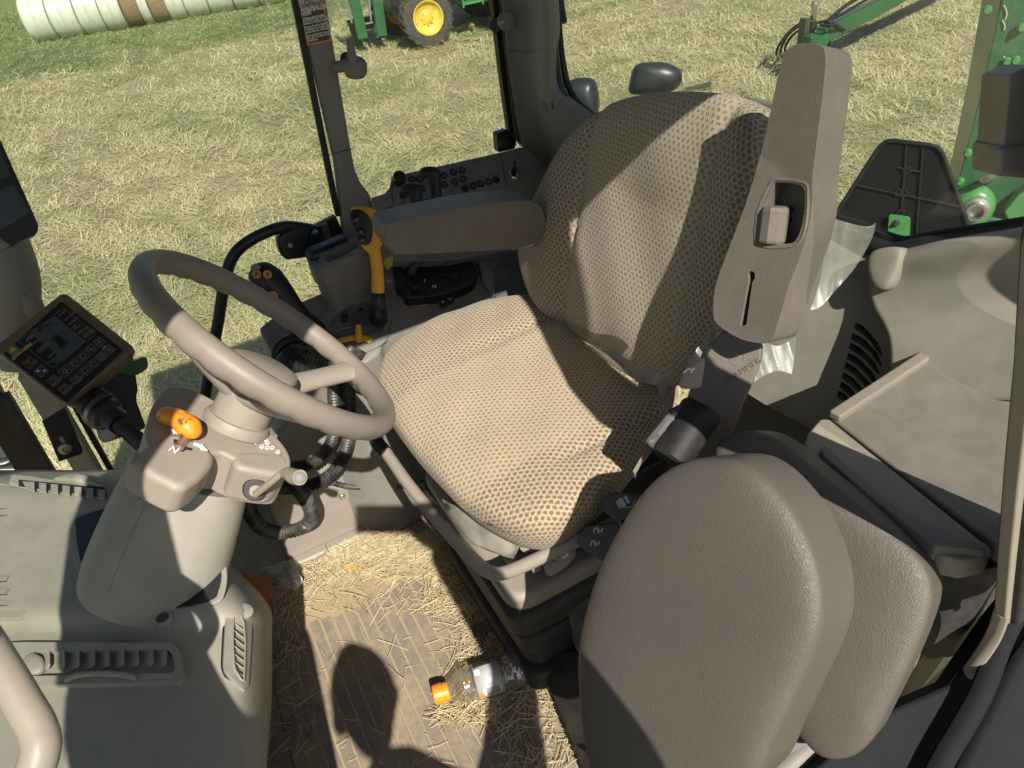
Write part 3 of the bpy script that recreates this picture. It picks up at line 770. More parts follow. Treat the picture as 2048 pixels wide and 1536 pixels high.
def baler():
    o = at(1960, 300, d=2.35)
    P = Plane(o, (-0.78, -0.60, 0.10)); n = P.n
    t = thing('hay_baler', 'green baler side sheet with bearing and bolts behind the rear window', 'baler', (o.x, o.y, GZ))
    main = slab('side_sheet', P.many([(2012, -60), (2300, -60), (2300, 560), (1865, 560), (1925, 380), (1960, 220)]), n, 0.5, M['green'], t, 0.004)
    slab('edge_flange', P.many([(2018, -60), (2050, -60), (1990, 150), (1928, 398), (1900, 470), (1890, 470), (1908, 398), (1958, 200)], 0.008), n, 0.02, M['green'], t, 0.004)
    slab('cross_rib', P.many([(1965, 213), (2005, 208), (2002, 222), (1962, 228)], 0.004), n, 0.01, M['green'], t, 0.002)
    slab('lower_channel', P.many([(1945, 432), (2300, 470), (2300, 560), (1900, 560)], 0.05), n, 0.05, M['green'], t, 0.006)
    slab('lower_bracket', P.many([(2036, 390), (2080, 360), (2080, 450), (2020, 450), (2008, 425)], 0.06), n, 0.06, M['lightgreen'], t, 0.006)
    for u, v in ((2013, 123), (2030, 120), (1935, 305), (1920, 362), (1979, 413), (2032, 398), (2042, 55), (2052, 250), (1974, 20)):
        lathe('bolt', [(0.014, 0), (0.014, 0.008), (0.009, 0.014), (0.009, 0.022), (0.002, 0.022)], P(u, v, 0.01), n, M['lightgreen'], main, 8)
    f = lathe('bearing_housing', [(0.075, 0), (0.078, 0.02), (0.066, 0.045), (0.05, 0.055)], P(1944, 412, 0.01), n, M['lightgreen'], t, 28, sx=0.85)
    slab('bearing_foot', P.many([(1920, 395), (1940, 440), (1950, 455), (1930, 462), (1912, 430)], 0.014), n, 0.014, M['lightgreen'], t, 0.004)
    lathe('shaft_collar', [(0.040, 0.05), (0.040, 0.065), (0.030, 0.068), (0.030, 0.095), (0.022, 0.095), (0.02, 0.07)], P(1948, 408, 0.012), n, M['zinc'], f, 20)
    tube('pin', [P(1984, 356, 0.0), P(1968, 359, 0.09)], 0.013, M['zinc'], t, 10, spline=False)
    # straw caught on the sheet
    for q in ([(2008, 10), (2014, 26), (2010, 40)], [(2005, 40), (2010, 52), (2008, 60)], [(2007, 112), (2014, 122), (2011, 128)], [(1998, 140), (1999, 152), (1999, 165)]):
        tube('caught_straw', [P(u, v, 0.013) for u, v in q], 0.0018, M['straw'], t, 5, 3)
    # ---- emblem seen from its back
    o2 = at(1800, 380, d=1.85); Q = Plane(o2, (-0.80, -0.55, 0.22)); n2 = Q.n
    e = thing('warning_emblem', 'black ribbed back of a slow vehicle emblem behind the rear glass', 'sign', tuple(Q(1800, 470)))
    out = round_poly(Q.many([(1768, 278), (1880, 292), (1955, 500), (1640, 476)]), 0.022)
    bp = slab('back_plate', out, n2, 0.006, M['black_gloss'], e, 0.002)
    tube('rim', [p+n2*0.004 for p in lin(out, 0.02, True)], 0.0055, M['black'], e, 8, spline=False, closed=True)
    for a, b in (((1813, 290), (1800, 470)), ((1846, 295), (1832, 478)), ((1712, 370), (1930, 415)), ((1795, 335), (1840, 343))):
        bar('rib', Q(*a, 0.002), Q(*b, 0.002), 0.004, 0.012, M['black'], e, up=n2, bevel=0.0008)
    for u, v in ((1815, 339), (1797, 384), (1808, 386), (1802, 425)):
        lathe('boss', [(0.010, 0), (0.010, 0.008), (0.006, 0.008), (0.006, 0.003)], Q(u, v, 0.001), n2, M['black'], e, 16)
    br = slab('mounting_bracket', round_poly(Q.many([(1778, 428), (1821, 434), (1818, 500), (1772, 500)], 0.02), 0.008), n2, 0.006, M['lightgreen'], e, 0.0015)
    lathe('bracket_bolt', [(0.009, 0), (0.009, 0.006), (0.005, 0.006), (0.005, 0.014)], Q(1794, 445, 0.021), n2, M['steel'], br, 6)
baler()

def work_lights():
    for px, d, dp, lab in (([(1262, 188), (1261, 155), (1272, 130), (1300, 124), (1335, 126), (1360, 140), (1364, 160), (1352, 178), (1322, 187)], 2.35, 0.10, 'dark work light shell standing above the backrest outside the rear glass'),
                           ([(1138, 162), (1182, 156), (1194, 180), (1197, 215), (1188, 232), (1160, 225), (1135, 200)], 2.3, 0.10, 'work light half hidden behind the rear right window corner')):
        c = at(*[sum(q[i] for q in px)/len(px) for i in (0, 1)], d=d); P = Plane(c, (-0.6, -0.75, 0.25))
        t = thing('work_light', lab, 'work light', c-Vector((0, 0, 0.08)), 'work lights behind the cab')
        pad('lamp_shell', cr(P.many(px), 5, True), P.n, 0.05, dp, M['smoke'], t, 10, 2.4)
        tube('lamp_stem', [c-P.n*0.05+Vector((0, 0, -0.06)), c-P.n*0.05+Vector((0, 0, -0.35))], 0.012, M['black'], t, 8, spline=False)
work_lights()
# ================================================================== CAB SHELL
YR = 1.74                                     # right-hand glass
REAR = Plane((0.90, 1.5, 0.9), (-0.985, -0.175, 0.0))
def cab():
    t = thing('tractor_cab', 'open tractor cab shell with taupe pillars, tinted glass and roof', 'tractor cab', (0.2, 0.95, -0.02))
    # roof and headers
    slab('roof', [(-0.95, 0.225, 1.687), (1.05, 0.225, 1.687), (1.05, 1.78, 1.687), (-0.95, 1.78, 1.687)], (0, 0, -1), 0.16, M['pillar'], t, 0.012)
    bar('side_header', (-0.9, 1.70, 1.68), (0.95, 1.70, 1.68), 0.06, 0.08, M['pillar'], t)
    bar('rear_header', (0.93, 0.25, 1.68), (0.80, 1.70, 1.68), 0.08, 0.08, M['pillar'], t)
    bar('front_header', (-0.90, 0.25, 1.68), (-0.90, 1.70, 1.68), 0.08, 0.08, M['pillar'], t)
    # left A pillar beside the open door, bending into the header
    YD = 0.22
    ap = [(-0.19, 0.40), (-0.195, 0.90), (-0.215, 0.98), (-0.245, 1.09), (-0.255, 1.20), (-0.23, 1.41), (-0.135, 1.60), (-0.06, 1.67), (0.06, 1.72), (-0.30, 1.72), (-0.40, 1.60), (-0.44, 1.42), (-0.44, 1.20), (-0.40, 1.03), (-0.37, 0.90), (-0.35, 0.40)]
    slab('header_shade_block', [Vector((x, YD+.004, z)) for x, z in ((-.16, 1.75), (-.140, 1.68), (-.07, 1.645), (-.012, 1.61), (.02, 1.64), (.07, 1.687), (.07, 1.75))], (0, -1, 0), .03, M['pillar'], t, .004)  # unseen block added to cast shade on the upper left wheel rim
    slab('front_door_pillar', [Vector((x, YD, z)) for x, z in ap], (0, -1, 0), 0.05, M['pillar'], t, 0.008)
    # left B pillar: trim edge, rubber seal and dark post
    ue = [(2047, 500), (2029, 750), (2010, 950), (1998, 1100), (1989, 1240)]
    ed = [Vector((0.50, .225, 1.71)), Vector((0.48, .225, 1.53)), Vector((0.455, .225, 1.39)), Vector((0.440, .220, 1.30))]+[at(u, v, y=.208) for u, v in ue]
    dx = Vector((1, 0, 0)); dy = Vector((0, 1, 0))
    slab('door_pillar_trim', [p-dy*.012 for p in ed]+[p-dy*.012+dx*.012 for p in ed[::-1]], (0, -1, 0), 0.014, M['taupe_clean'], t, 0.003)
    slab('door_seal', [p-dy*.020+dx*.010 for p in ed]+[p-dy*.020+dx*.034 for p in ed[::-1]], (0, -1, 0), 0.03, M['rubber'], t, 0.006)
    tube('seal_lip', [p-dy*.022+dx*.030 for p in ed[2:]], 0.004, M['zinc'], t, 8, 5)
    wd = [.062, .066, .078, .095]+[.115, .128, .13, .13, .13]
    slab('door_pillar', [p-dy*.004+dx*.012 for p in ed]+[p-dy*.004+dx*k for p, k in list(zip(ed, wd))[::-1]], (0, -1, 0), 0.012, M['black'], t, 0.003)
    # curl of the door frame into the sill

    sl = [at(2004, 1225, y=.203), at(1988, 1270, y=.206), at(1960, 1315, y=.21), at(1925, 1360, y=.215), at(1882, 1408, y=.22)]
    tube('sill_trim', sl, [0.0085, 0.0085, 0.008, 0.007], M['taupe_clean'], t, 10, 5, flat=0.7)
    S = Plane(at(1900, 1450, d=.90), (-0.25, -0.55, 0.80))
    slab('door_sill', S.many([(1992, 1235), (2045, 1170), (2200, 1120), (2200, 1760), (1380, 1760), (1640, 1530), (1760, 1430), (1900, 1370)]), S.n, 0.04, M['sill'], t, 0.006)
    tube('sill_seal', [S(2085, 1140, .03), S(2010, 1265, .03), S(1960, 1390, .028), S(1880, 1530, .026), S(1830, 1640, .026)], 0.013, M['sill'], t, 10, 5, flat=.7)
    tube('sill_seal', [S(2130, 1200, .02), S(2040, 1320, .02), S(1990, 1420, .018), S(1920, 1560, .016), S(1880, 1660, .016)], 0.010, M['sill'], t, 10, 5, flat=.7)
    slab('fender', [at(2035, 1450, d=1.0), at(2300, 1300, d=.95), at(2300, 1800, d=1.0), at(1960, 1800, d=1.05)], (-0.2, -0.6, 0.75), 0.02, M['green'], t, 0.004)
    # latch keeper on the door pillar
    lk = Plane(at(2040, 250, y=.250), (-0.45, -0.80, 0.2))
    slab('door_latch', lk.many([(2018, 150), (2070, 128), (2110, 330), (2060, 358), (1994, 352), (1996, 296), (2006, 288)]), lk.n, 0.03, M['taupe_clean'], t, 0.006)
    slab('latch_cap', lk.many([(1998, 297), (2070, 286), (2060, 354), (1994, 350)], .004), lk.n, 0.02, M['taupe_clean'], t, 0.004)
    # ---- right B pillar
    P = Plane((0.33, 1.685, 1.0), (-0.12, -0.99, 0.0))
    slab('side_pillar', P.many([(520, -330), (597, 0), (672, 330), (684, 432), (692, 500), (750, 490), (742, 394), (722, 368), (710, 340), (702, 300), (652, 0), (590, -330)]), P.n, 0.05, M['pillar'], t, 0.006)
    strokes('trim_joint', [(P(659, 309, .001), P(705, 297, .001), P.n)], 0.0008, M['black'], t)
    slab('pillar_seal', P.many([(500, -330), (583, 0), (664, 400), (672, 433), (684, 432), (676, 400), (597, 0), (522, -330)], -0.012), P.n, 0.02, M['seal'], t)
    # ---- right C pillar, a twisted moulding
    rows = []
    for v, us in ((-330, (938, 1000, 1050, 1070)), (0, (1001, 1046, 1090, 1112)), (95, (1012, 1053, 1094, 1112)), (100, (1012.5, 1053, 1094, 1112)), (180, (1024, 1064, 1096, 1124)), (235, (1032, 1074, 1122, 1190)),
                  (300, (1046, 1098, 1160, 1290)), (400, (1075, 1150, 1230, 1400)), (520, (1120, 1190, 1300, 1480))):
        r = [at(us[0], v, y=1.70), at(us[1], v, y=1.66)]
        r += [REAR(us[2], v, 0.05), REAR(us[3], v, 0.012)]
        rows.append(r)
    surf('rear_pillar', rows, M['pillar'], t, 6, 0.012)
    strokes('trim_joint', [(at(1046, 108, y=1.655), at(1094, 98, y=1.60), Vector((-.7, -.7, 0)))], 0.0009, M['black'], t)
    W = Plane((0.7, 1.71, 1.0), (0, -1, 0))
    slab('side_window_frame', W.many([(905, -330), (985, 0), (1003, 150), (1019, 268), (1033, 292), (1030, 262), (1000, 0), (925, -330)]), W.n, 0.02, M['seal'], t)
    slab('side_window_frame', W.many([(925, -330), (998, 0), (1030, 275), (1046, 294), (1040, 250), (1012, 0), (944, -330)], .004), W.n, 0.02, M['bronze'], t, .002)
    # rear window frame
    fr = [REAR(*q) for q in ((1092, -330), (1113, -60), (1118, 60), (1128, 140), (1142, 185), (1165, 215), (1205, 243), (1300, 285), (1440, 335), (1640, 424), (1720, 452), (1790, 477), (1820, 480), (1880, 468), (2048, 443), (2300, 400))]
    tube('rear_window_seal', fr, 0.008, M['seal'], t, 8, 4)
    tube('rear_window_frame', [p+Vector((-0.02, 0, -0.016)) for p in fr], 0.020, M['smoke'], t, 10, 4, flat=0.55)
    gl = Plane(REAR.p+Vector((0.025, 0, 0)), REAR.n)
    pane = slab('rear_glass', [gl(u, v) for u, v in ((1086, -400), (1113, -60), (1128, 140), (1165, 215), (1440, 335), (1720, 452), (1820, 482), (2048, 444), (2420, 380), (2500, -420))], gl.n, 0.005, M['glass'], t, smooth=False)
    slab('side_glass', [(-0.42, YR, 0.05), (-0.42, YR, 1.70), (0.93, YR, 1.70), (0.93, YR, 0.05)], (0, -1, 0), 0.005, M['glass'], t, smooth=False)
    slab('windscreen', [(-0.90, 0.22, 0.10), (-0.90, 1.74, 0.10), (-0.90, 1.74, 1.70), (-0.90, 0.22, 1.70)], (1, 0, 0), 0.005, M['glass'], t, smooth=False)
    slab('front_quarter_glass', [(-0.89, 0.215, 0.35), (-0.40, 0.23, 0.35), (-0.44, 0.24, 1.70), (-0.89, 0.24, 1.70)], (0, -1, 0), 0.005, M['glass'], t, smooth=False)
    slab('rear_quarter_glass', [(0.69, 0.215, 0.78), (0.98, 0.215, 0.78), (0.98, 0.30, 1.68), (0.60, 0.30, 1.68)], (0, -1, 0), 0.005, M['glass'], t, smooth=False)
    tube('rear_post', [(1.03, 0.22, 0.5), (1.03, 0.24, 1.0), (0.98, 0.30, 1.70)], 0.03, M['pillar'], t, 10)
    # strut of the rear window
    st = [at(1098, -330, d=1.66), at(1100, 0, d=1.66), at(1108, 172, d=1.66)]
    s1 = thing('gas_strut', 'black gas strut of the rear window beside the right rear pillar', 'gas strut', st[2])
    tube('strut_body', st, 0.0095, M['black'], s1, 12, spline=False)
    tube('strut_rod', [st[2], at(1110, 204, d=1.655)], 0.0055, M['black_gloss'], s1, 10, spline=False)
    fl = at(1102, 207, d=1.68)
    lathe('strut_mount', [(0.022, 0), (0.021, 0.006), (0.012, 0.009), (0.010, 0.022)], fl, (-0.6, -0.7, 0.2), M['pillar'], s1, 20)
    lathe('ball_socket', [(0.010, -0.012), (0.0125, -0.004), (0.0125, 0.006), (0.009, 0.014)], at(1112, 208, d=1.64), (0.1, 0, 1), M['black'], s1, 14)
    wv = thing('rear_window_handle', 'black rod handle hanging at the top of the rear glass', 'handle', at(1128, 46, d=1.68))
    tube('grip', [at(1112, -120, d=1.7), at(1122, 0, d=1.69), at(1127, 36, d=1.68), at(1129, 46, d=1.68)], [0.0075, 0.0075, 0.008, 0.0065], M['black'], wv, 10)
    # window catch on the side pillar
    c1 = at(705, 130, y=1.62)
    k = thing('window_catch', 'grey window catch with upright thumb lever on the side pillar', 'window catch', c1)
    tube('stem', [at(672, 134, y=1.67), at(696, 131, y=1.64)], 0.0125, M['pillar'], k, 14, spline=False)
    lathe('body', [(0.010, -0.020), (0.021, -0.017), (0.026, -0.006), (0.026, 0.010), (0.020, 0.017), (0.008, 0.018)], at(710, 135, y=1.62), (0.1, -0.25, 1), M['pillar'], k, 20)
    tube('lever', [at(706, 128, y=1.61), at(703, 105, y=1.61), at(700, 79, y=1.61)], [0.0175, 0.0155, 0.0115], M['pillar'], k, 12, 4, flat=0.55)
    lathe('washer', [(0.014, 0), (0.014, 0.006), (0.006, 0.008)], at(692, 117, y=1.70), (0, -1, 0), M['black'], k, 18)
    c2 = at(1006, 44, y=1.66)
    kb = thing('window_stay_knob', 'round grey stay button on the right rear pillar edge', 'knob', c2)
    lathe('disc', [(0.003, 0.0), (0.021, 0.001), (0.021, 0.006), (0.012, 0.010)], at(1012, 42, y=1.675), (-0.5, -0.85, 0.1), M['pillar'], kb, 20)
    tube('pin', [at(1010, 43, y=1.67), at(998, 47, y=1.68)], 0.006, M['zinc'], kb, 10, spline=False)
    lathe('outer_disc', [(0.004, 0.0), (0.019, 0.002), (0.016, 0.010)], at(993, 49, y=1.71), (-0.7, -0.7, 0.1), M['black'], kb, 18)
    c3 = at(1012, 282, y=1.69)
    lc = thing('window_latch', 'black window latch at the lower rear corner of the side glass', 'window latch', c3)
    slab('latch_body', W.many([(994, 268), (1016, 260), (1030, 268), (1032, 298), (998, 306)], .02), W.n, 0.03, M['black'], lc, 0.005)
    lathe('latch_boss', [(0.014, 0), (0.014, 0.006), (0.008, 0.010)], W(1008, 284, .022), (-0.2, -1, 0.1), M['rubber'], lc, 18)
    # sticker
    sk = thing('warning_label', 'black warning label with orange border and white text on the pillar', 'label', P(628, 45, 0.002))
    lx = (P(658, 70)-P(614, 80)).normalized(); ly = (P(592, -10)-P(614, 88)).normalized()
    def band(name, q, m, o_): return plate(name, [P(u, v, o_) for u, v in q], M[m], sk, P.n, 0.0006)
    band('border', [(591, -40), (614, 91.5), (663, 81.5), (637, -40)], 'sticker_orange', 0.0008)
    band('text_ground', [(600, 17), (617, 87), (659, 78.5), (644, 8.5)], 'black_gloss', 0.0016)
    band('pictogram_ground', [(588, -40), (599, 15), (642.5, 6), (634, -40)], 'sticker_grey', 0.0016)
    rowsT = [('AVOID INJURY OR DEATH', 601.5, 22.5, 1), ('CAUSED BY FALLING', 602.5, 27.5, 1), ('LOADS.', 603.5, 32.5, 1), ('When using loader', 605.5, 40.5, 0), ('ALWAYS put SCV selector', 606.5, 45.5, 0), ('knobs in loader position.', 607.5, 50.3, 0),
             ('If you do not, loader will', 609.5, 57.5, 0), ('continue to move after', 610.5, 62.5, 0), ('controls are released.', 611.5, 67.5, 0), ('See operators manual', 613.5, 74.5, 0), ('for use of other knob', 614.5, 79.3, 0), ('positions.', 615.5, 84, 0)]
    for s, u, v, b in rowsT: text(s, P(u, v, 0.0024), lx, ly, 0.0068, M['white'], sk, 'label_text', 0.00018 if b else 0.00008, spacing=0.9)
    strokes('pictogram', [(P(599, 12, .0026), P(641, 3.5, .0026), P.n)], 0.0005, M['black_gloss'], sk)
    for (u, v, r_) in ((614, 6, 0.0052), (632, 0, 0.009)):
        cc = P(u, v, .0026); pts = circle(cc, r_, lx, ly, 18)
        strokes('pictogram', [(pts[i], pts[(i+1) % 18], P.n) for i in range(18)], 0.0005, M['black_gloss'], sk)
    return t
CAB = cab()

def rear_trim():
    # panel under the rear window
    t = thing('rear_trim', 'moulded taupe rear wall panels with curved vent slots below the glass', 'trim panel', (0.95, 0.7, 0.5))
    A = Plane(REAR(1900, 560, 0.045), (-0.92, -0.10, 0.36))
    rows = [[REAR(u, v, .02) for u, v in ((1790, 508), (1900, 482), (2050, 458), (2300, 415))],
            [REAR(u, v, .05) for u, v in ((1765, 525), (1895, 500), (2050, 476), (2300, 435))],
            [A(u, v) for u, v in ((1735, 560), (1880, 560), (2050, 540), (2300, 520))],
            [A(u, v) for u, v in ((1745, 610), (1880, 620), (2050, 620), (2300, 620))],
            [A(u, v, .03) for u, v in ((1780, 680), (1880, 690), (2050, 700), (2300, 700))],
            [A(u, v, .05) for u, v in ((1780, 780), (1880, 800), (2050, 800), (2300, 800))]]
    surf('upper_panel', rows, M['dash'], t, 6, 0.012)
    pad('corner_bolster', cr(A.many([(1744, 506), (1778, 494), (1808, 500), (1800, 540), (1778, 578), (1752, 574), (1738, 540)], .022), 5, True), A.n, 0.012, 0.04, M['dash'], t, 10, 3.5)
    slab('back_wall', [REAR(u, v, -.03) for u, v in ((1400, 420), (1640, 440), (1800, 492), (2300, 430), (2300, 1100), (1400, 1100))], REAR.n, .01, M['dash'], t, 0)
    B = Plane(REAR(1680, 640, 0.06), (-0.90, -0.30, 0.30))
    holes = []
    for (a, b, c_) in (((1711, 644), (1741, 668), (1765, 708)), ((1705, 666), (1742, 692), (1764, 729)), ((1701, 685), (1737, 712), (1759, 744)), ((1697, 705), (1733, 733), (1754, 765)),
                       ((1692, 724), (1728, 754), (1746, 783)), ((1687, 744), (1722, 774), (1738, 800)), ((1683, 763), (1714, 792), (1728, 812)), ((1678, 781), (1700, 802), (1716, 824))):
        h = 12
        q = [(a[0], a[1]), ((a[0]+b[0])/2+2, (a[1]+b[1])/2-3), b, ((b[0]+c_[0])/2+3, (b[1]+c_[1])/2-3), c_, (c_[0]-1, c_[1]+h*.5), ((b[0]+c_[0])/2-2, (b[1]+c_[1])/2+h*.9), (b[0]-3, b[1]+h), ((a[0]+b[0])/2-2, (a[1]+b[1])/2+h), (a[0]-4, a[1]+h)]
        holes.append((B.many(q), 0.03))
    out = [(1700, 478), (1745, 490), (1772, 503), (1738, 535), (1732, 570), (1752, 605), (1788, 645), (1806, 690), (1800, 760), (1760, 830), (1690, 905), (1630, 862), (1500, 790), (1440, 720), (1470, 600), (1560, 440)]
    vp = slab('vent_panel', cr(B.many(out), 4, True), B.n, 0.035, M['dash'], t, 0.0, holes)
    for h, dep in holes:
        plate('vent_shade_plate', [p-B.n*0.027 for p in h], M['black'], vp, B.n)  # black plates stand in for the shade inside the slots
    hl = [holes[0][0]]
    for hh in range(7):
        pass
    bar('louvre_rod', B(1747, 668, -.02), B(1716, 822, -.02), 0.004, 0.004, M['darkgrey'], vp)
    C_ = Plane(REAR(1520, 850, 0.09), (-0.86, -0.45, 0.25))
    lp = slab('lower_panel', cr(C_.many([(1490, 772), (1560, 812), (1640, 868), (1700, 915), (1690, 1000), (1580, 1000), (1420, 980), (1380, 900), (1400, 800)]), 4, True), C_.n, 0.03, M['dash'], t, 0.0)
    tube('panel_edge', [C_(1460, 770, .0), C_(1530, 803, .004), C_(1610, 850, .004), C_(1680, 905, .0)], 0.006, M['taupe_clean'], t, 8)
    lathe('plug', [(0.013, 0.0), (0.013, 0.004), (0.010, 0.003), (0.001, 0.002)], C_(1512, 800, 0.001), C_.n, M['dash'], lp, 18)
    # storage box over the left fender
    s = thing('storage_box', 'dusty taupe storage box lid with raised ridge over the left fender', 'storage box', (0.88, 0.38, 0.4))
    z = 0.72
    def w(u, v, zz=z): return at(u, v, z=zz)
    body = [(0.72, 0.30, z-.03), (0.735, 0.53, z-.03), (1.06, 0.56, z-.03), (1.06, 0.30, z-.03)]
    slab('box_body', body, (0, 0, 1), 0.65, M['bellows'], s, 0.02)
    lid = [w(1662, 834), w(1898, 682), w(1905, 676), w(1985, 648), Vector((1.12, 0.50, z)), Vector((1.12, 0.19, z)), w(1990, 1096)+Vector((0, -.04, 0))]
    slab('lid', lid, (0, 0, 1), 0.026, M['lid'], s, 0.004)
    bar('lid_ridge', w(1668, 834, z+.004), w(1895, 684, z+.004), 0.020, 0.014, M['taupe_clean'], s, bevel=0.004)
    tube('lid_seam', [w(1900, 677, z+.0012), w(2060, 680, z+.0012)], 0.0012, M['black'], s, 6, spline=False)
    slab('rear_tab', [w(1990, 640, z+.012), w(2090, 646, z+.012), w(2090, 668, z+.012), w(1980, 664, z+.012)], (0, 0, 1), 0.012, M['taupe_clean'], s, 0.004)
    front = [w(1640, 836), w(1659, 836), w(1986, 1098), w(1980, 1112), w(1930, 1122), w(1880, 1112), w(1655, 928), w(1618, 912), w(1610, 885), w(1618, 862)]
    slab('front_lip', front, (0, 0, 1), 0.035, M['taupe'], s, 0.005)
    slab('lip_rail', [w(1640, 896, z+.012), w(1652, 890, z+.012), w(1760, 985, z+.012), w(1870, 1070, z+.012), w(1975, 1085, z+.012), w(1975, 1100, z+.012), w(1870, 1092, z+.012), w(1750, 1000, z+.012), w(1648, 912, z+.012)], (0, 0, 1), 0.03, M['console'], s, 0.003)
    bn = thing('waste_bin', 'dark round fronted bin below the storage box beside the door', 'bin', tuple(at(1920, 1300, d=.98)))
    q = [at(u, v, z=.665) for u, v in ((1872, 1130), (1905, 1142), (1960, 1138), (2010, 1120), (2060, 1000), (1900, 980), (1800, 1040))]
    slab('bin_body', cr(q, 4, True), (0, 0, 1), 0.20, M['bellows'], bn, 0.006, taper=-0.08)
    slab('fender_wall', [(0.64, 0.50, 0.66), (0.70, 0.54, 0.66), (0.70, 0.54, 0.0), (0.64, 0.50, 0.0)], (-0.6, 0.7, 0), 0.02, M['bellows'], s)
rear_trim()

# ================================================================== FLOOR
def floor():
    f = slab('floor', [(-0.95, 0.16, 0), (1.05, 0.16, 0), (1.05, 1.76, 0), (-0.95, 1.76, 0)], (0, 0, 1), 0.05, M['floor'], None, smooth=False)
    f['kind'] = 'structure'
    t = thing('floor_mat', 'dusty grey rubber floor mat with long raised ribs', 'floor mat', (0.12, 0.72, 0))
    slab('mat_base', round_poly([(-0.21, 0.20, 0.006), (0.50, 0.20, 0.006), (0.46, 0.80, 0.006), (0.31, 1.10, 0.006), (0.28, 1.34, 0.006), (-0.14, 1.34, 0.006), (-0.19, 1.1, 0.006)], 0.05), (0, 0, 1), 0.005, M['dust'], t, smooth=False)
    x = -0.190
    while x < 0.44:
        y1 = 1.215 if x < 0.25 else 1.20-(x-0.25)*2.2
        y1 += random.uniform(-0.02, 0.02)
        slab('rib', [(x, 0.22, 0.0082), (x+0.0238, 0.22, 0.0082), (x+0.0238, y1, 0.0064), (x, y1, 0.0064)], (0, 0, 1), 0.004, M['mat'], t, 0.0012, seg=1)
        x += 0.0283
floor()
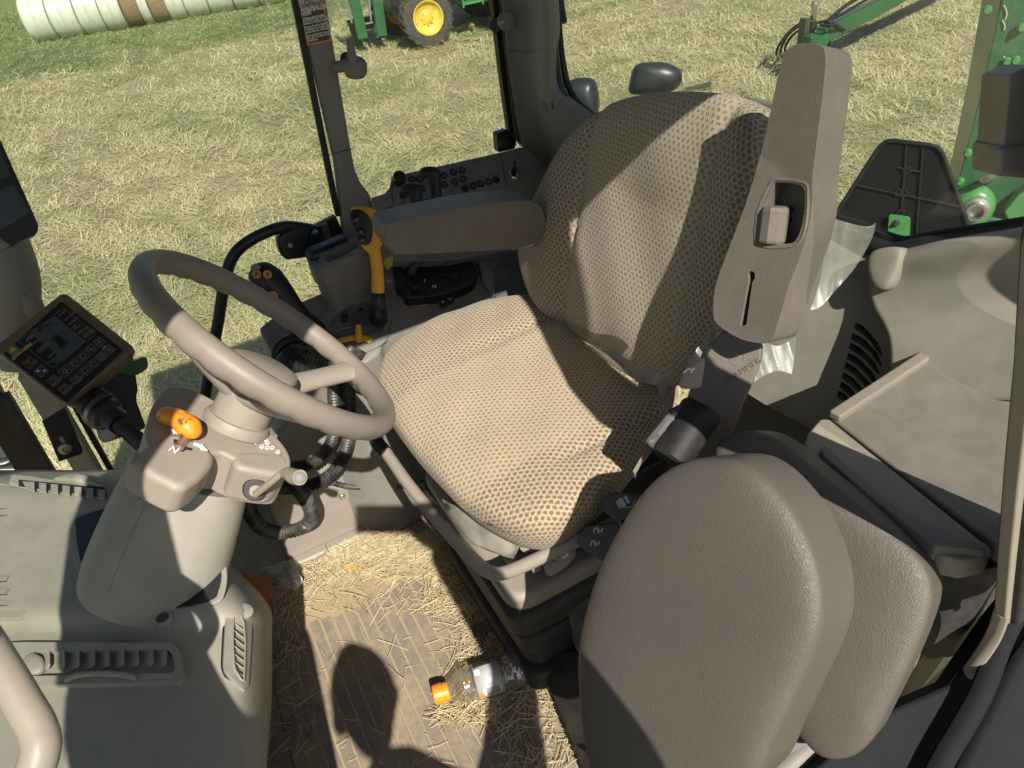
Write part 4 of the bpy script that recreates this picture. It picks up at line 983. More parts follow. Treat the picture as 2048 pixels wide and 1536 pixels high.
# ================================================================== RIGHT-HAND CONSOLE
PA = Plane((0.3, 1.40, 0.565), (0, -0.34, 0.94))
PB = Plane((0.68, 1.70, 0.825), (0.0, -0.62, 0.78))
def console():
    t = thing('side_console', 'dark taupe right hand control console under the side window', 'console', (0.4, 1.55, 0))
    top = [(516, 655), (535, 640), (575, 612), (640, 585), (760, 530), (960, 470), (1180, 500), (1180, 560), (974, 602), (860, 643), (772, 676), (764, 684), (760, 702), (735, 722), (690, 738), (640, 740), (580, 724), (540, 700)]
    slab('console_body', PA.many(top), (0, 0, 1), 0.55, M['console'], t, 0.008)
    # inner side wall down to the floor
    wl = [(-0.075, 0.0), (-0.06, 0.22), (0.0, 0.40), (0.12, 0.50), (0.27, 0.548), (0.9, 0.575), (0.9, 0.0)]
    slab('side_wall', [Vector((x, 1.415, z)) for x, z in wl], (0, -1, 0), 0.05, M['taupe_clean'], t, 0.012)
    Wl = Plane((0, 1.411, 0), (0, -1, 0))
    pc = slab('access_cover', cr(Wl.many([(560, 870), (640, 840), (700, 850), (728, 900), (722, 960), (690, 1000), (620, 1010), (560, 1000)]), 6, True), (0, -1, 0), 0.006, M['dash'], t, 0.001)
    lathe('cover_screw', [(0.008, 0), (0.008, 0.004), (0.005, 0.006), (0.004, 0.004), (0.001, 0.004)], Wl(684, 992, .004), (0, -1, 0), M['zinc'], pc, 14)
    slab('floor_edge', [(-0.09, 1.385, 0.035), (0.29, 1.385, 0.035), (0.29, 1.42, 0.035), (-0.09, 1.42, 0.035)], (0, 0, 1), 0.035, M['taupe_clean'], t, 0.01)
    # rear step up of the console behind the armrest
    slab('rear_shell', PA.many([(955, 512), (1000, 490), (1130, 470), (1130, 590), (985, 590), (965, 560)], 0.02), PA.n, 0.03, M['console'], t, 0.006)
    slab('rear_pocket', PA.many([(985, 535), (1010, 518), (1100, 500), (1100, 560), (992, 600)], 0.023), PA.n, 0.01, M['console_dark'], t, 0.003)
    # ---- switch panel
    ol = [(745, 420), (742, 394), (768, 387), (779, 374), (783, 352), (1000, 304), (1043, 293), (1062, 302), (1106, 356), (1150, 420), (1150, 480), (900, 520), (760, 520)]
    sp = slab('switch_panel', PB.many(ol), PB.n, 0.09, M['console'], t, 0.004)
    for ja, jb in (((1000, 305), (1013, 368)), ((783, 352), (787, 425))): strokes('panel_joint', [(PB(*ja, .0012), PB(*jb, .0012), PB.n)], 0.0007, M['black'], sp)
    sw = [(824, 359, 'g'), (840, 359, 'g'), (907, 345, 'g'), (924, 341, 'g'), (940, 336, ''), (910, 364, 'g'), (926, 359, 'g'), (943, 353, ''), (887, 352, 'g'), (889, 370, 'g'), (857, 376, ''), (845, 378, 'g'), (806, 391, 'G'),
          (814, 407, ''), (825, 419, 'g'), (855, 405, 'g'), (869, 401, 'g'), (899, 389, ''), (914, 383, ''), (930, 378, 'b'), (946, 373, 'g'), (961, 368, 'g'), (977, 364, 'a'), (992, 360, 'd')]
    x, y, n = frame(PB.n)
    y2 = (PB(940, 336)-PB(943, 353)).normalized(); x2 = y2.cross(PB.n)
    for i, (u, v, kd) in enumerate(sw):
        c = PB(u, v, 0.0)
        b = lathe('switch', [(0.0098, 0.0), (0.0098, 0.0025), (0.0082, 0.0045), (0.0075, 0.0035), (0.001, 0.0032)], c, PB.n, M['black'] if kd else M['console'], t, 20)
        if kd and kd not in 'bd':
            m = {'g': 'print', 'G': 'green_line', 'a': 'amber_print'}[kd]; c = c+PB.n*0.004
            k = i % 5; ln = []
            pts = circle(c+x2*0.0012*(k-2), 0.0022+0.0003*k, x2, y2, 10)
            ln += [(pts[q], pts[(q+1) % 10], PB.n) for q in range(10 if k % 2 else 7)]
            ln += [(c-x2*.004+y2*.001*k, c-x2*.001-y2*.003, PB.n), (c+x2*.001+y2*.003, c+x2*.0045+y2*.001, PB.n), (c-x2*.004-y2*.004, c+x2*.004-y2*.0035, PB.n)]
            strokes('switch_symbol', ln, 0.00055, M[m], b)
    fr = lambda q, r=0.008: lin(round_poly(PB.many(q, .001), r), 0.006, True)
    tube('frame_line', fr([(898, 338), (955, 322), (958, 362), (902, 377)]), 0.0009, M['console_dark'], sp, 6, spline=False, closed=True)
    slab('blank_plate', round_poly(PB.many([(951, 326), (992, 314), (997, 341), (956, 356)], .0022), 0.008), PB.n, 0.004, M['console'], t, 0.0008)
    lathe('rotary_knob', [(0.017, 0), (0.0175, 0.006), (0.0155, 0.022), (0.012, 0.025), (0.001, 0.025)], PB(798, 362), PB.n, M['black'], t, 24)
    kc = PB(1029, 349)
    ks = lathe('key_switch', [(0.0155, 0), (0.0155, 0.004), (0.0125, 0.006), (0.012, 0.003), (0.001, 0.003)], kc, PB.n, M['steel'], t, 26)
    box('key', kc+PB.n*0.016+_cx*-0.004, (0.006, 0.024, 0.03), M['black'], ks, (x2, y2, PB.n), 0.003)
    lathe('key_bow', [(0.002, -0.004), (0.0125, -0.003), (0.0125, 0.003), (0.002, 0.004)], kc+PB.n*0.03-_cx*0.006+_cy*0.004, (x2+PB.n*0.2), M['black'], ks, 20)
    slab('lower_slot', PB.many([(930, 405), (1015, 382), (1020, 392), (935, 420)], .002), PB.n, 0.003, M['black'], sp, 0.0005)
    # ---- cup holder block with rockers
    zt = 0.735
    def h(u, v, z=zt): return at(u, v, z=z)
    bl = [h(611, 508), h(620, 494), h(664, 478), h(716, 474), h(735, 482), h(722, 502), h(676, 524), h(648, 536), h(622, 532)]
    pk = [h(648, 512, zt), h(690, 494, zt), h(712, 486, zt), h(716, 494, zt), h(690, 510, zt), h(658, 524, zt)]
    cb = slab('tray_block', cr(bl, 3, True), (0, 0, 1), 0.045, M['console'], t, 0.0, [(cr(pk, 3, True), 0.02)])
    base = [p*1.0 for p in bl]; ce = sum(base, Vector())/len(base)
    slab('tray_base', cr([ce+(p-ce)*0.94-Vector((0, 0, 0.045)) for p in bl], 3, True), (0, 0, 1), 0.10, M['console'], t, 0.0, taper=-0.12)
    for u, v, wd in ((638, 501, 0.045), (672, 487, 0.055)):
        ax = (h(u+20, v-8)-h(u, v)).normalized()
        box('rocker_switch', h(u, v)+Vector((0, 0, 0.006)), (wd, 0.03, 0.012), M['black'], t, (ax, Vector((0, 0, 1)).cross(ax), Vector((0, 0, 1))), 0.003)
    lathe('round_button', [(0.011, 0), (0.011, 0.006), (0.006, 0.007)], h(629, 518), (0, 0, 1), M['black'], t, 18)
    # ---- gear quadrant
    q = [(636, 700), (630, 668), (644, 634), (676, 606), (716, 592), (756, 590), (778, 600), (782, 630), (776, 668), (768, 684), (740, 700), (700, 712), (664, 712)]
    slab('quadrant', cr(PA.many(q, .006), 4, True), PA.n, 0.008, M['console'], t, 0.0015)
    qi = [(650, 694), (650, 664), (668, 634), (700, 612), (738, 604), (762, 608), (768, 630), (764, 660), (730, 668), (690, 676)]
    qd = slab('quadrant_dial', cr(PA.many(qi, .010), 4, True), PA.n, 0.006, M['console_dark'], t, 0.0015)
    slab('dial_step', PA.many([(704, 624), (770, 640), (766, 655), (735, 652), (703, 645)], .013), PA.n, 0.004, M['darkgrey'], qd, 0.001)
    slab('dial_step', PA.many([(683, 624), (697, 628), (694, 645), (682, 645)], .0125), PA.n, 0.004, M['black'], qd, 0.001)
    lathe('dial_screw', [(0.006, 0), (0.006, 0.003), (0.003, 0.003), (0.003, 0.001)], PA(722, 620, .014), PA.n, M['black'], qd, 14)
    ax = (PA(790, 600)-PA(770, 600)).normalized(); ay = PA.n.cross(ax)
    for s, u, v in (('L', 771, 592), ('2', 775, 603), ('1', 777, 615), ('N', 744, 599), ('3', 741, 608), ('F', 660, 628), ('R', 640, 645), ('J', 661, 678)):
        text(s, PA(u, v, .018), ax, ay, 0.011, M['print'], t, 'dial_text')
    tube('dial_arc', [PA(674, 662, .013), PA(690, 656, .013), PA(703, 655, .013)], 0.0016, M['print'], qd, 6)
    # ---- hydraulic dial set
    hb = [(803, 564), (806, 586), (818, 595), (860, 592), (907, 582), (942, 567), (955, 546), (948, 527), (930, 510), (890, 502), (835, 508), (812, 532)]
    hd = slab('dial_housing', cr(PA.many(hb, .030), 4, True), PA.n, 0.034, M['black'], t, 0.004)
    wh = [PA(822, 548, .04), PA(832, 530, .047), PA(852, 519, .05), PA(878, 516, .05), (PA(896, 522, .046))]
    tube('thumb_wheel', wh, 0.011, M['darkgrey'], t, 12, 6, flat=0.7)
    arc = cr([PA(818, 553, .052), PA(830, 537, .056), PA(850, 529, .058), PA(878, 526, .058), PA(908, 528, .052)], 8)
    strokes('scale_marks', [(arc[i], arc[i]+ay*0.006, PA.n) for i in range(0, len(arc), 2)], 0.0006, M['print'], hd)
    arc2 = cr([PA(824, 538, .06), PA(838, 524, .062), PA(856, 517, .064), PA(880, 516, .062), PA(890, 519, .06)], 6)
    strokes('scale_line', [(arc2[i], arc2[i+1], PA.n) for i in range(len(arc2)-1)], 0.0008, M['print'], hd)
    text('1', PA(846, 565, .0345), ax, ay, 0.016, M['white'], t, 'dial_text'); text('N', PA(864, 576, .0345), ax, ay, 0.013, M['white'], t, 'dial_text')
    for u, v in ((892, 548), (910, 556), (832, 577)):
        lathe('dial_button', [(0.014, 0), (0.014, 0.003), (0.011, 0.004), (0.001, 0.003)], PA(u, v, .031), PA.n, M['black_gloss'], hd, 20)
    slab('lime_tab', PA.many([(766, 524), (776, 508), (786, 510), (784, 524), (774, 534)], .075), PA.n, 0.012, M['lime'], t, 0.002)
    slab('lever_guard', PA.many([(783, 512), (800, 524), (812, 560), (804, 575), (790, 565), (786, 535)], .04), PA.n, 0.04, M['black'], t, 0.003)
    slab('cap_block', PA.many([(718, 548), (742, 535), (795, 536), (800, 562), (720, 560)], .03), PA.n, 0.03, M['console'], t, 0.005)
    slab('badge', cr(PA.many([(824, 613), (827, 605), (840, 601), (853, 601), (856, 609), (842, 611)], .003), 3, True), PA.n, 0.004, M['copper'], t, 0.0008)
    slab('twin_switch_bezel', round_poly(PA.many([(870, 600), (904, 584), (912, 603), (880, 621)], .004), 0.006), PA.n, 0.006, M['console_dark'], t, 0.0012)
    for a, b in (((877, 601), (890, 594)), ((892, 594), (903, 589))):
        pts = PA.many([a, b, (b[0]+5, b[1]+13), (a[0]+5, a[1]+14)], .007)
        s_ = slab('twin_switch', pts, PA.n, 0.004, M['black'], t, 0.001)
        cc = sum(pts, Vector())/4+PA.n*0.0015; cp = circle(cc, 0.003, ax, ay, 10)
        strokes('switch_symbol', [(cp[k], cp[(k+1) % 10], PA.n) for k in range(9)]+[(cc-ay*.005, cc-ay*.003, PA.n)], 0.0006, M['white'], s_)
    slab('warning_tag', PA.many([(974, 612), (990, 604), (1004, 608), (1004, 618), (978, 620)], .03), PA.n, 0.004, M['black'], t, 0.001)
    slab('tag_stripe', PA.many([(971, 618), (987, 604), (991, 606), (977, 620)], .032), PA.n, 0.003, M['redprint'], t)
console()

def console_levers():
    # gear lever
    g = thing('gear_lever', 'yellow gear lever with a black three button grip before the right armrest', 'lever', PA(757, 640, .01))
    D = 1.60
    tube('boot', [PA(757, 640, .005), at(757, 612, d=1.60), at(756, 582, d=1.595)], [0.022, 0.017, 0.014], M['black'], g, 14)
    tube('shaft', [at(756, 584, d=1.59), at(755, 545, d=1.575), at(750, 505, d=1.56), at(742, 475, d=1.55), at(738, 450, d=1.545)], [0.0145, 0.0135, 0.0135, 0.0135, 0.013], M['yellow'], g, 16)
    lathe('collar', [(0.0150, 0.0), (0.0150, 0.016), (0.0140, 0.018)], at(756, 584, d=1.592), at(755, 560, d=1.585)-at(756, 584, d=1.592), M['yellow'], g, 18)
    G = Plane(at(725, 455, d=1.52), (-0.35, -0.80, 0.48))
    pad('grip', cr(G.many([(702, 418), (728, 413), (750, 420), (765, 440), (768, 470), (758, 500), (742, 508), (722, 490), (712, 450)], -.012), 5, True), G.n, 0.010, 0.024, M['yellow'], g, 10, 2.5)
    fp = pad('button_plate', cr(G.many([(700, 424), (716, 418), (732, 426), (744, 445), (744, 472), (738, 488), (722, 488), (712, 468), (702, 445)]), 5, True), G.n, 0.004, 0.012, M['black'], g, 8, 3)
    for u, v in ((713, 439), (721, 464), (725, 480)):
        b = lathe('button', [(0.0095, 0), (0.0095, 0.004), (0.007, 0.006), (0.001, 0.0065)], G(u, v, .003), G.n, M['black_gloss'], g, 18)
        lathe('button_symbol', [(0.0026, 0.0066), (0.0022, 0.0076)], G(u+1, v, .003), G.n, M['redprint'], b, 8)
    # hydraulic levers
    for lab, kn, st, rim, d in (('tall black hydraulic lever in front of the switch panel', (861, 345), (876, 420), None, 1.66),
                                ('black hydraulic lever with a blue edge line, middle of three', (824, 378), (842, 440), 'blue', 1.63),
                                ('short black hydraulic lever nearest the yellow gear lever', (791, 424), (800, 470), None, 1.60)):
        t = thing('hydraulic_lever', lab, 'lever', at(*st, d=d), 'black hydraulic levers')
        c = at(*kn, d=d-0.01)
        tube('stem', [at(*st, d=d), at((kn[0]+st[0])/2+4, (kn[1]+st[1])/2+6, d=d-.005), at(kn[0]+6, kn[1]+8, d=d-.008)], [0.013, 0.013, 0.016], M['black'], t, 14, flat=0.7)
        L = Plane(c, (-0.2, -0.62, 0.76)); u, v = kn
        pts = [(u-21, v+2), (u-19, v-7), (u-6, v-11), (u+10, v-10), (u+19, v-4), (u+19, v+8), (u+4, v+10), (u-12, v+9)]
        k = pad('knob', cr(L.many(pts), 5, True), L.n, 0.010, 0.014, M['black'], t, 8, 2.4, under=0.8)
        if rim: tube('edge_line', [p-L.n*0.008 for p in lin(cr(L.many(pts), 5, True), .008, True)], 0.0012, M['blue'], k, 6, spline=False, closed=True)
    # hand throttle
    t = thing('hand_throttle', 'small yellow hand throttle with curved yellow guide at the console edge', 'lever', PA(717, 676, .01))
    tube('guide', [PA(654, 700, .012), PA(676, 684, .013), PA(700, 677, .014), PA(722, 675, .014), PA(742, 682, .013)], 0.004, M['yellow'], t, 8, flat=2.0, up=PA.n)
    tube('finger_tab', [PA(718, 684, .010), PA(717, 670, .022), PA(717, 650, .034)], [0.0085, 0.0085, 0.006], M['yellow'], t, 12)
    # joystick
    j = thing('joystick', 'black loader joystick with three orange buttons behind the steering wheel', 'joystick', PA(606, 668, 0.0))
    d = 1.60
    pts = [at(612, 655, d=1.63), at(598, 630, d=1.62), at(575, 600, d=1.60), at(548, 572, d=1.585), at(522, 550, d=1.575), at(505, 538, d=1.57)]
    tube('grip', pts, [0.024, 0.024, 0.023, 0.030, 0.037, 0.033, 0.016], M['black'], j, 20, 6, flat=0.8)
    lathe('boot', [(0.042, -0.02), (0.036, 0.0), (0.030, 0.018), (0.024, 0.03)], at(610, 655, d=1.635), (-0.25, 0, 1), M['rubber'], j, 20)
    J = Plane(at(525, 548, d=1.538), (-0.1, -0.86, 0.50))
    for u, v, r_ in ((513, 548, .0095), (535, 549, .0095), (546, 591, .0100)):
        b = lathe('button', [(r_, -0.012), (r_, 0.003), (r_*.8, 0.005), (0.001, 0.0052)], J(u, v, 0.002 if v < 580 else -0.004), J.n, M['copper'], j, 20)
        x, y, n = frame(J.n); c = J(u, v, .0078 if v < 580 else .0018)
        strokes('button_symbol', [(c-x*.004-y*.003, c+x*.001+y*.001, n), (c+x*.001+y*.001, c+x*.004-y*.001, n), (c, c+y*.004, n)], 0.0011, M['black_gloss'], b)
    pad('thumb_switch', cr(J.many([(501, 534), (508, 528), (519, 530), (520, 538), (510, 541), (502, 540)]), 4, True), J.n, 0.003, 0.008, M['print'], j, 6)
    # rail and plate outside front of console
    r = thing('grab_rail', 'black bent grab rail outside beside the front of the console', 'grab rail', at(412, 800, y=1.66))
    tube('rail', [at(640, 462, y=1.70), at(600, 455, y=1.68), at(560, 455, y=1.67), at(505, 478, y=1.66), at(468, 510, y=1.66), at(450, 560, y=1.66), at(437, 640, y=1.66), at(422, 720, y=1.66), at(407, 810, y=1.66)], 0.0135, M['black'], r, 14)
    Rp = Plane(at(590, 490, y=1.66), (0.1, -1, 0.05))
    pad('end_plate', cr(round_poly(Rp.many([(551, 474), (600, 450), (630, 470), (628, 512), (572, 520), (560, 508)]), 0.02), 2, True), Rp.n, 0.006, 0.03, M['black'], r, 6, 4)
    lathe('plate_screw', [(0.006, 0), (0.006, 0.003), (0.001, 0.003)], Rp(580, 490, .006), Rp.n, M['zinc'], r, 10)
    s = thing('sill_block', 'black connector bracket at the foot of the side pillar', 'bracket', at(640, 470, y=1.69))
    slab('sill_plate', [at(u, v, y=1.71) for u, v in ((600, 468), (672, 432), (692, 476), (640, 500), (606, 505))], (0, -1, 0), 0.02, M['black'], s, 0.003)
    box('connector', at(632, 482, y=1.66), (0.022, 0.03, 0.05), M['black_gloss'], s, None, 0.004)
    box('connector', at(652, 466, y=1.68), (0.018, 0.02, 0.05), M['darkgrey'], s, None, 0.004)
    # short grab tube at the front of the console
    g2 = thing('bent_tube', 'short black bent handle below the joystick', 'handle', at(556, 730, y=1.42))
    tube('tube', [at(640, 672, y=1.45), at(598, 676, y=1.44), at(568, 684, y=1.42), at(553, 702, y=1.41), at(556, 728, y=1.40)], 0.0115, M['black'], g2, 12)
    lathe('clamp', [(0.020, -0.02), (0.022, 0), (0.018, 0.02)], at(572, 722, y=1.38), (0.5, -0.2, 0.6), M['black'], g2, 14)
    lever = Plane(at(590, 728, y=1.36), (0, -0.6, 0.8))
    for i in range(3):
        slab('pale_clip', lever.many([(580+i*13, 722+i*6), (592+i*13, 720+i*6), (602+i*12, 732+i*6), (588+i*12, 736+i*7)]), lever.n, 0.02, M['dash'], g2, 0.003)
console_levers()

M['hose'] = plastic('dusty_hose', (0.022, 0.022, 0.022), 0.42, 700, 0.1, 0.1, 0.85, (0.16, 0.15, 0.13))
def hoses():
    Y = 1.345
    runs = [('ribbed black hose rising straight behind the wheel rim, left of the pair', 0.0135, [(700, 700, 1.38), (676, 740, 1.34), (668, 780, Y), (670, 832, Y), (666, 876, Y), (645, 910, Y), (614, 930, Y), (570, 935, Y), (520, 928, 1.3)]),
            ('ribbed black hose curving beside its twin, right of the pair', 0.0145, [(720, 700, 1.38), (698, 745, 1.36), (696, 790, Y), (699, 838, Y), (693, 896, Y), (670, 940, Y), (630, 968, Y), (575, 975, Y), (530, 965, 1.28)]),
            ('ribbed black hose hanging in a loop above the straw', 0.0150, [(560, 930, 1.24), (590, 968, 1.24), (612, 998, 1.25), (623, 1027, 1.27), (613, 1050, 1.29), (580, 1063, 1.30), (545, 1063, 1.30), (515, 1048, 1.28), (495, 1010, 1.25), (485, 960, 1.22)]),
            ('ribbed hose crossing under the right hand spoke', 0.0150, [(560, 700, 1.42), (600, 710, 1.40), (640, 722, 1.37), (672, 738, 1.35), (700, 758, 1.34), (730, 774, 1.35), (760, 786, 1.38), (790, 790, 1.43)]),
            ('thin ribbed conduit running along the console wall to the seat', 0.0062, [(640, 955, 1.38), (668, 966, 1.385), (706, 974, 1.39), (763, 976, 1.385), (800, 973, 1.36), (840, 966, 1.28), (880, 962, 1.20)])]
    for lab, r, q in runs:
        P = [at(u, v, y=y) for u, v, y in q]
        o = tube('ribbed_hose', P, r*.93, M['hose'], None, 14, 8, ribs=0.24, pitch=0.0078 if r > .01 else 0.0055)
        tag(o, lab, 'hose', 'ribbed hoses between column and console')
hoses()

# ================================================================== DASH
def dash():
    t = thing('dash_cowl', 'pale taupe front cowl with air vents below the steering column', 'dashboard', (-0.35, 0.8, 0))
    ZD = lambda v: 0.60+0.02*((1540-v)/580)
    rows = []
    for v in (945, 975, 1040, 1085, 1120, 1155, 1190, 1225, 1262, 1300, 1380, 1470, 1560, 1700, 1900):
        r = []
        for u, dr in ((-260, 0.0), (-100, 0), (60, 0), (180, 0), (300, 0.0), (390, 0.0), (446, 0.006), (480, 0.022), (504, 0.055), (524, 0.12), (534, 0.24), (538, 0.42), (540, 0.56)):
            uu = u
            if u >= 390:
                k = (u-390)/150
                sm = min(1, max(0, (1235-v)/150)); sm = sm*sm*(3-2*sm); uu = u-105*sm*k**0.8 + max(0, v-1420)*-0.10*k
            z = ZD(v)-dr
            if v >= 1262: z -= 0.012          # ledge above the vent row
            if v == 945: z -= 0.06
            r.append(at(uu, v, z=z))
        rows.append(r)
    surf('cowl_skin', rows, M['dash'], t, 4, 0.010, sharp=60)
    D = lambda u, v, o=0.0: at(u, v, z=ZD(v)+o-(0.012 if v >= 1262 else 0))
    nz = (0, 0, 1)
    sb = Vector((0, 0, 1))
    # recess round the column
    rec = [(134, 1022), (162, 1000), (210, 985), (300, 990), (430, 1080), (452, 1130), (450, 1180), (428, 1206), (330, 1226), (240, 1218), (188, 1196), (158, 1160)]
    slab('column_recess', cr([D(u, v, .006) for u, v in rec], 4, True), nz, 0.004, M['dash'], t, 0.002)
    rec2 = [(152, 1060), (166, 1030), (300, 1010), (430, 1090), (442, 1140), (436, 1180), (418, 1200), (330, 1217), (240, 1209), (196, 1188), (166, 1140)]
    slab('column_shade_plate', cr([D(u, v, .0085) for u, v in rec2], 4, True), nz, 0.002, M['black'], t)  # flat black plate stands in for shade in the column recess
    # screw boss
    pad('screw_boss', cr([D(u, v, .004) for u, v in ((294, 1218), (310, 1204), (330, 1203), (344, 1216), (346, 1236), (334, 1250), (314, 1250), (298, 1236))], 4, True), nz, 0.006, 0.01, M['dash'], t, 6)
    lathe('boss_screw', [(0.0085, 0), (0.0085, 0.0015), (0.006, 0.001), (0.001, 0.0005)], D(325, 1236, .011), nz, M['darkgrey'], t, 16)
    # main vent row
    fr = [(-40, 1290), (40, 1284), (345, 1285), (358, 1298), (368, 1350), (358, 1363), (60, 1370), (-40, 1376)]
    hole = [(-38, 1306), (38, 1303), (334, 1298), (346, 1310), (350, 1338), (340, 1346), (60, 1352), (-38, 1356)]
    vf = slab('vent_frame', round_poly([D(u, v, .015) for u, v in fr], .01), nz, 0.02, M['dash'], t, 0.0, [(round_poly([D(u, v, .015) for u, v in hole], .006), 0.0125)])
    plate('vent_shade_plate', [D(u, v, .0035) for u, v in hole], M['black'], vf, nz)  # black floor plate paints the shade between the louvres
    tl = (D(300, 1326)-D(100, 1326)).normalized()
    for i, cxp in enumerate((66, 97, 127, 156, 186, 215, 244, 273, 302, 329)):
        hh = 20-(1 if i > 6 else 0); cy = 1328-0.6*i
        pts = [(cxp-13, cy-hh), (cxp+8, cy-hh), (cxp+13, cy-hh+7), (cxp+13, cy+hh-6), (cxp+7, cy+hh), (cxp-13, cy+hh)]
        P3 = []
        for u, v in pts:
            p = D(u, v, 0.0); s = (u-(cxp-15))/30; P3.append(p+Vector((0, 0, 0.0045+0.0125*s)))
        slab('louvre', P3, sb-tl*0.5, 0.003, M['dash'], t, 0.0012)
    pad('vent_thumb_wheel', cr([D(u, v, .012) for u, v in ((46, 1330), (52, 1314), (70, 1308), (86, 1316), (90, 1332), (80, 1346), (60, 1350))], 4, True), nz, 0.006, 0.008, M['dash'], t, 8)
    tube('vent_lip', [D(132, 1360, .015), D(160, 1350, .020), D(205, 1347, .021), D(250, 1350, .020), D(275, 1357, .015)], 0.004, M['dash'], t, 8)
    slab('pull_recess', cr([D(u, v, .001) for u, v in ((122, 1392), (135, 1376), (270, 1374), (292, 1384), (276, 1398), (200, 1396))], 4, True), nz, 0.004, M['dash'], t, 0.001)
    # corner vent facing the seat
    us = (300, 390, 446, 480, 504, 524); ds_ = (0, 0, .006, .022, .055, .12)
    Kn = Vector((0.50, -0.20, 0.84)).normalized()
    def K(u, v, o=0.0):
        return at(u, v, z=ZD(v)-0.012-float(np.interp(u, us, ds_)))+Kn*o
    K_many = lambda q, o=0.0: [K(u, v, o) for u, v in q]
    kf = [(448, 1226), (466, 1213), (490, 1219), (500, 1240), (492, 1388), (482, 1393), (446, 1354), (442, 1338)]
    kh = [(466, 1234), (482, 1254), (485, 1300), (482, 1380), (463, 1350), (460, 1300), (461, 1256)]
    kv = slab('corner_vent', round_poly(K_many(kf, .015), .006), Kn, 0.024, M['dash'], t, 0.0, [(K_many(kh, .015), .012)])
    plate('vent_shade_plate', K_many(kh, .0045), M['black'], kv, Kn)  # shade of the corner vent put in as a black plate
    tube('corner_vent_gap', lin(round_poly(K_many(kf, .006), .006), .01, True), 0.0022, M['black'], kv, 6, spline=False, closed=True)
    tube('corner_vent_rim', lin(round_poly(K_many(kh, .0155), .003), .008, True), 0.0014, M['taupe_clean'], kv, 6, spline=False, closed=True)
    for i in range(8):
        v = 1254+i*15.5
        slab('louvre', [K(461, v-10, .006), K(485, v+10, .006), K(485, v+20, .015), K(461, v+1, .015)], (Kn+Vector((0, .4, 0))), 0.002, M['dash'], t, 0.0)
    lathe('vent_roller', [(0.010, 0), (0.0125, 0.003), (0.0125, 0.006), (0.008, 0.008)], K(484, 1234, .010), Kn, M['dash'], t, 20)
    # left access panel and small vents
    ap = [(-60, 950), (54, 976), (34, 1024), (11, 1034), (4, 1075), (10, 1115), (36, 1130), (62, 1219), (40, 1237), (-60, 1237)]
    a_ = slab('access_panel', [D(u, v, .005) for u, v in ap], nz, 0.006, M['dash'], t, 0.0015)
    for vv in ((990, 1002), (1006, 1018), (1024, 1032), (1150, 1164), (1176, 1190), (1200, 1212)):
        plate('panel_slot', [D(u, v, .0055) for u, v in ((-40, vv[0]), (18, vv[0]+3), (10, vv[1]), (-40, vv[1]-2))], M['taupe_clean'], a_, nz)
        plate('panel_slot_gap', [D(u, v, .0065) for u, v in ((-40, vv[1]-2), (14, vv[1]), (-40, vv[1]+2.5))], M['black'], a_, nz)
    tube('panel_seam', [D(u, v, .0035) for u, v in ap[1:9]], 0.0016, M['black'], a_, 6, spline=False)
    # defrost strip
    dz = 0.628
    def E(u, v, o=0): return at(u, v, z=dz+o)
    ds = slab('defrost_strip', [E(u, v) for u, v in ((16, 966), (22, 948), (60, 950), (215, 975), (225, 996), (205, 998), (52, 977))], nz, 0.02, M['dash'], t, 0.003)
    plate('defrost_gap', [E(u, v, .001) for u, v in ((38, 960), (210, 976), (206, 995), (38, 973))], M['black'], ds, nz)
    for i in range(7):
        u = 62+i*23.5; v = 962+i*2.6
        slab('louvre', [E(a, b, .006) for a, b in ((u-(18 if i == 0 else 8), v), (u+7, v+1.2), (u+7, v+20), (u-8, v+18))], nz, 0.004, M['dash'], t, 0.001)
    pad('defrost_hood', cr([E(u, v, .002) for u, v in ((108, 962), (125, 953), (155, 950), (185, 957), (208, 974), (160, 968))], 4, True), nz, 0.008, 0.01, M['dash'], t, 8)
    # lower toe board, kick panel and heater box under the cowl
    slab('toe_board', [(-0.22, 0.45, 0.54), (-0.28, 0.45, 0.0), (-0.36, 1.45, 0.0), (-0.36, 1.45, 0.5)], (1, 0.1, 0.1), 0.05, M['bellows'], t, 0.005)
    lw = [at(u, v, z=z) for u, v, z in ((535, 1470, .16), (545, 1500, .14), (515, 1560, .12), (470, 1640, .10))]
    slab('lower_skirt', [at(505, 1380, z=.20), at(520, 1400, z=.19), at(540, 1480, z=.17), at(528, 1540, z=.16), at(480, 1660, z=.14), at(420, 1660, z=.14)], (0.5, 0, 0.86), 0.02, M['dash'], t, 0.006)
    for k in range(3):
        tube('skirt_slot', [at(490, 1492+k*17, z=.215), at(512, 1480+k*17, z=.212)], 0.006, M['black'], t, 8, spline=False, flat=.5)
    # grab handle across the door opening
    g = thing('door_grab_handle', 'thick taupe grab handle at the lower left corner', 'grab handle', at(60, 1500, d=.5))
    tube('handle', [at(-160, 1130, d=.56), at(-60, 1240, d=.53), at(0, 1330, d=.51), at(48, 1410, d=.50), at(75, 1458, d=.495), at(82, 1500, d=.49), at(60, 1560, d=.485), at(0, 1640, d=.48)], 0.0125, M['taupe_clean'], g, 18, 6)
    # brown board against the cowl foot
    p = thing('cowl_board', 'orange brown board lying against the cowl foot', 'board', at(510, 1180, z=.05))
    B = Plane(at(510, 1180, z=.07), (0.25, -0.55, 0.8))
    slab('board', B.many([(480, 1146), (546, 1155), (540, 1212), (505, 1217), (480, 1195)]), B.n, 0.012, M['wood'], p, 0.0015)
    p.name = 'wooden_board'
dash()
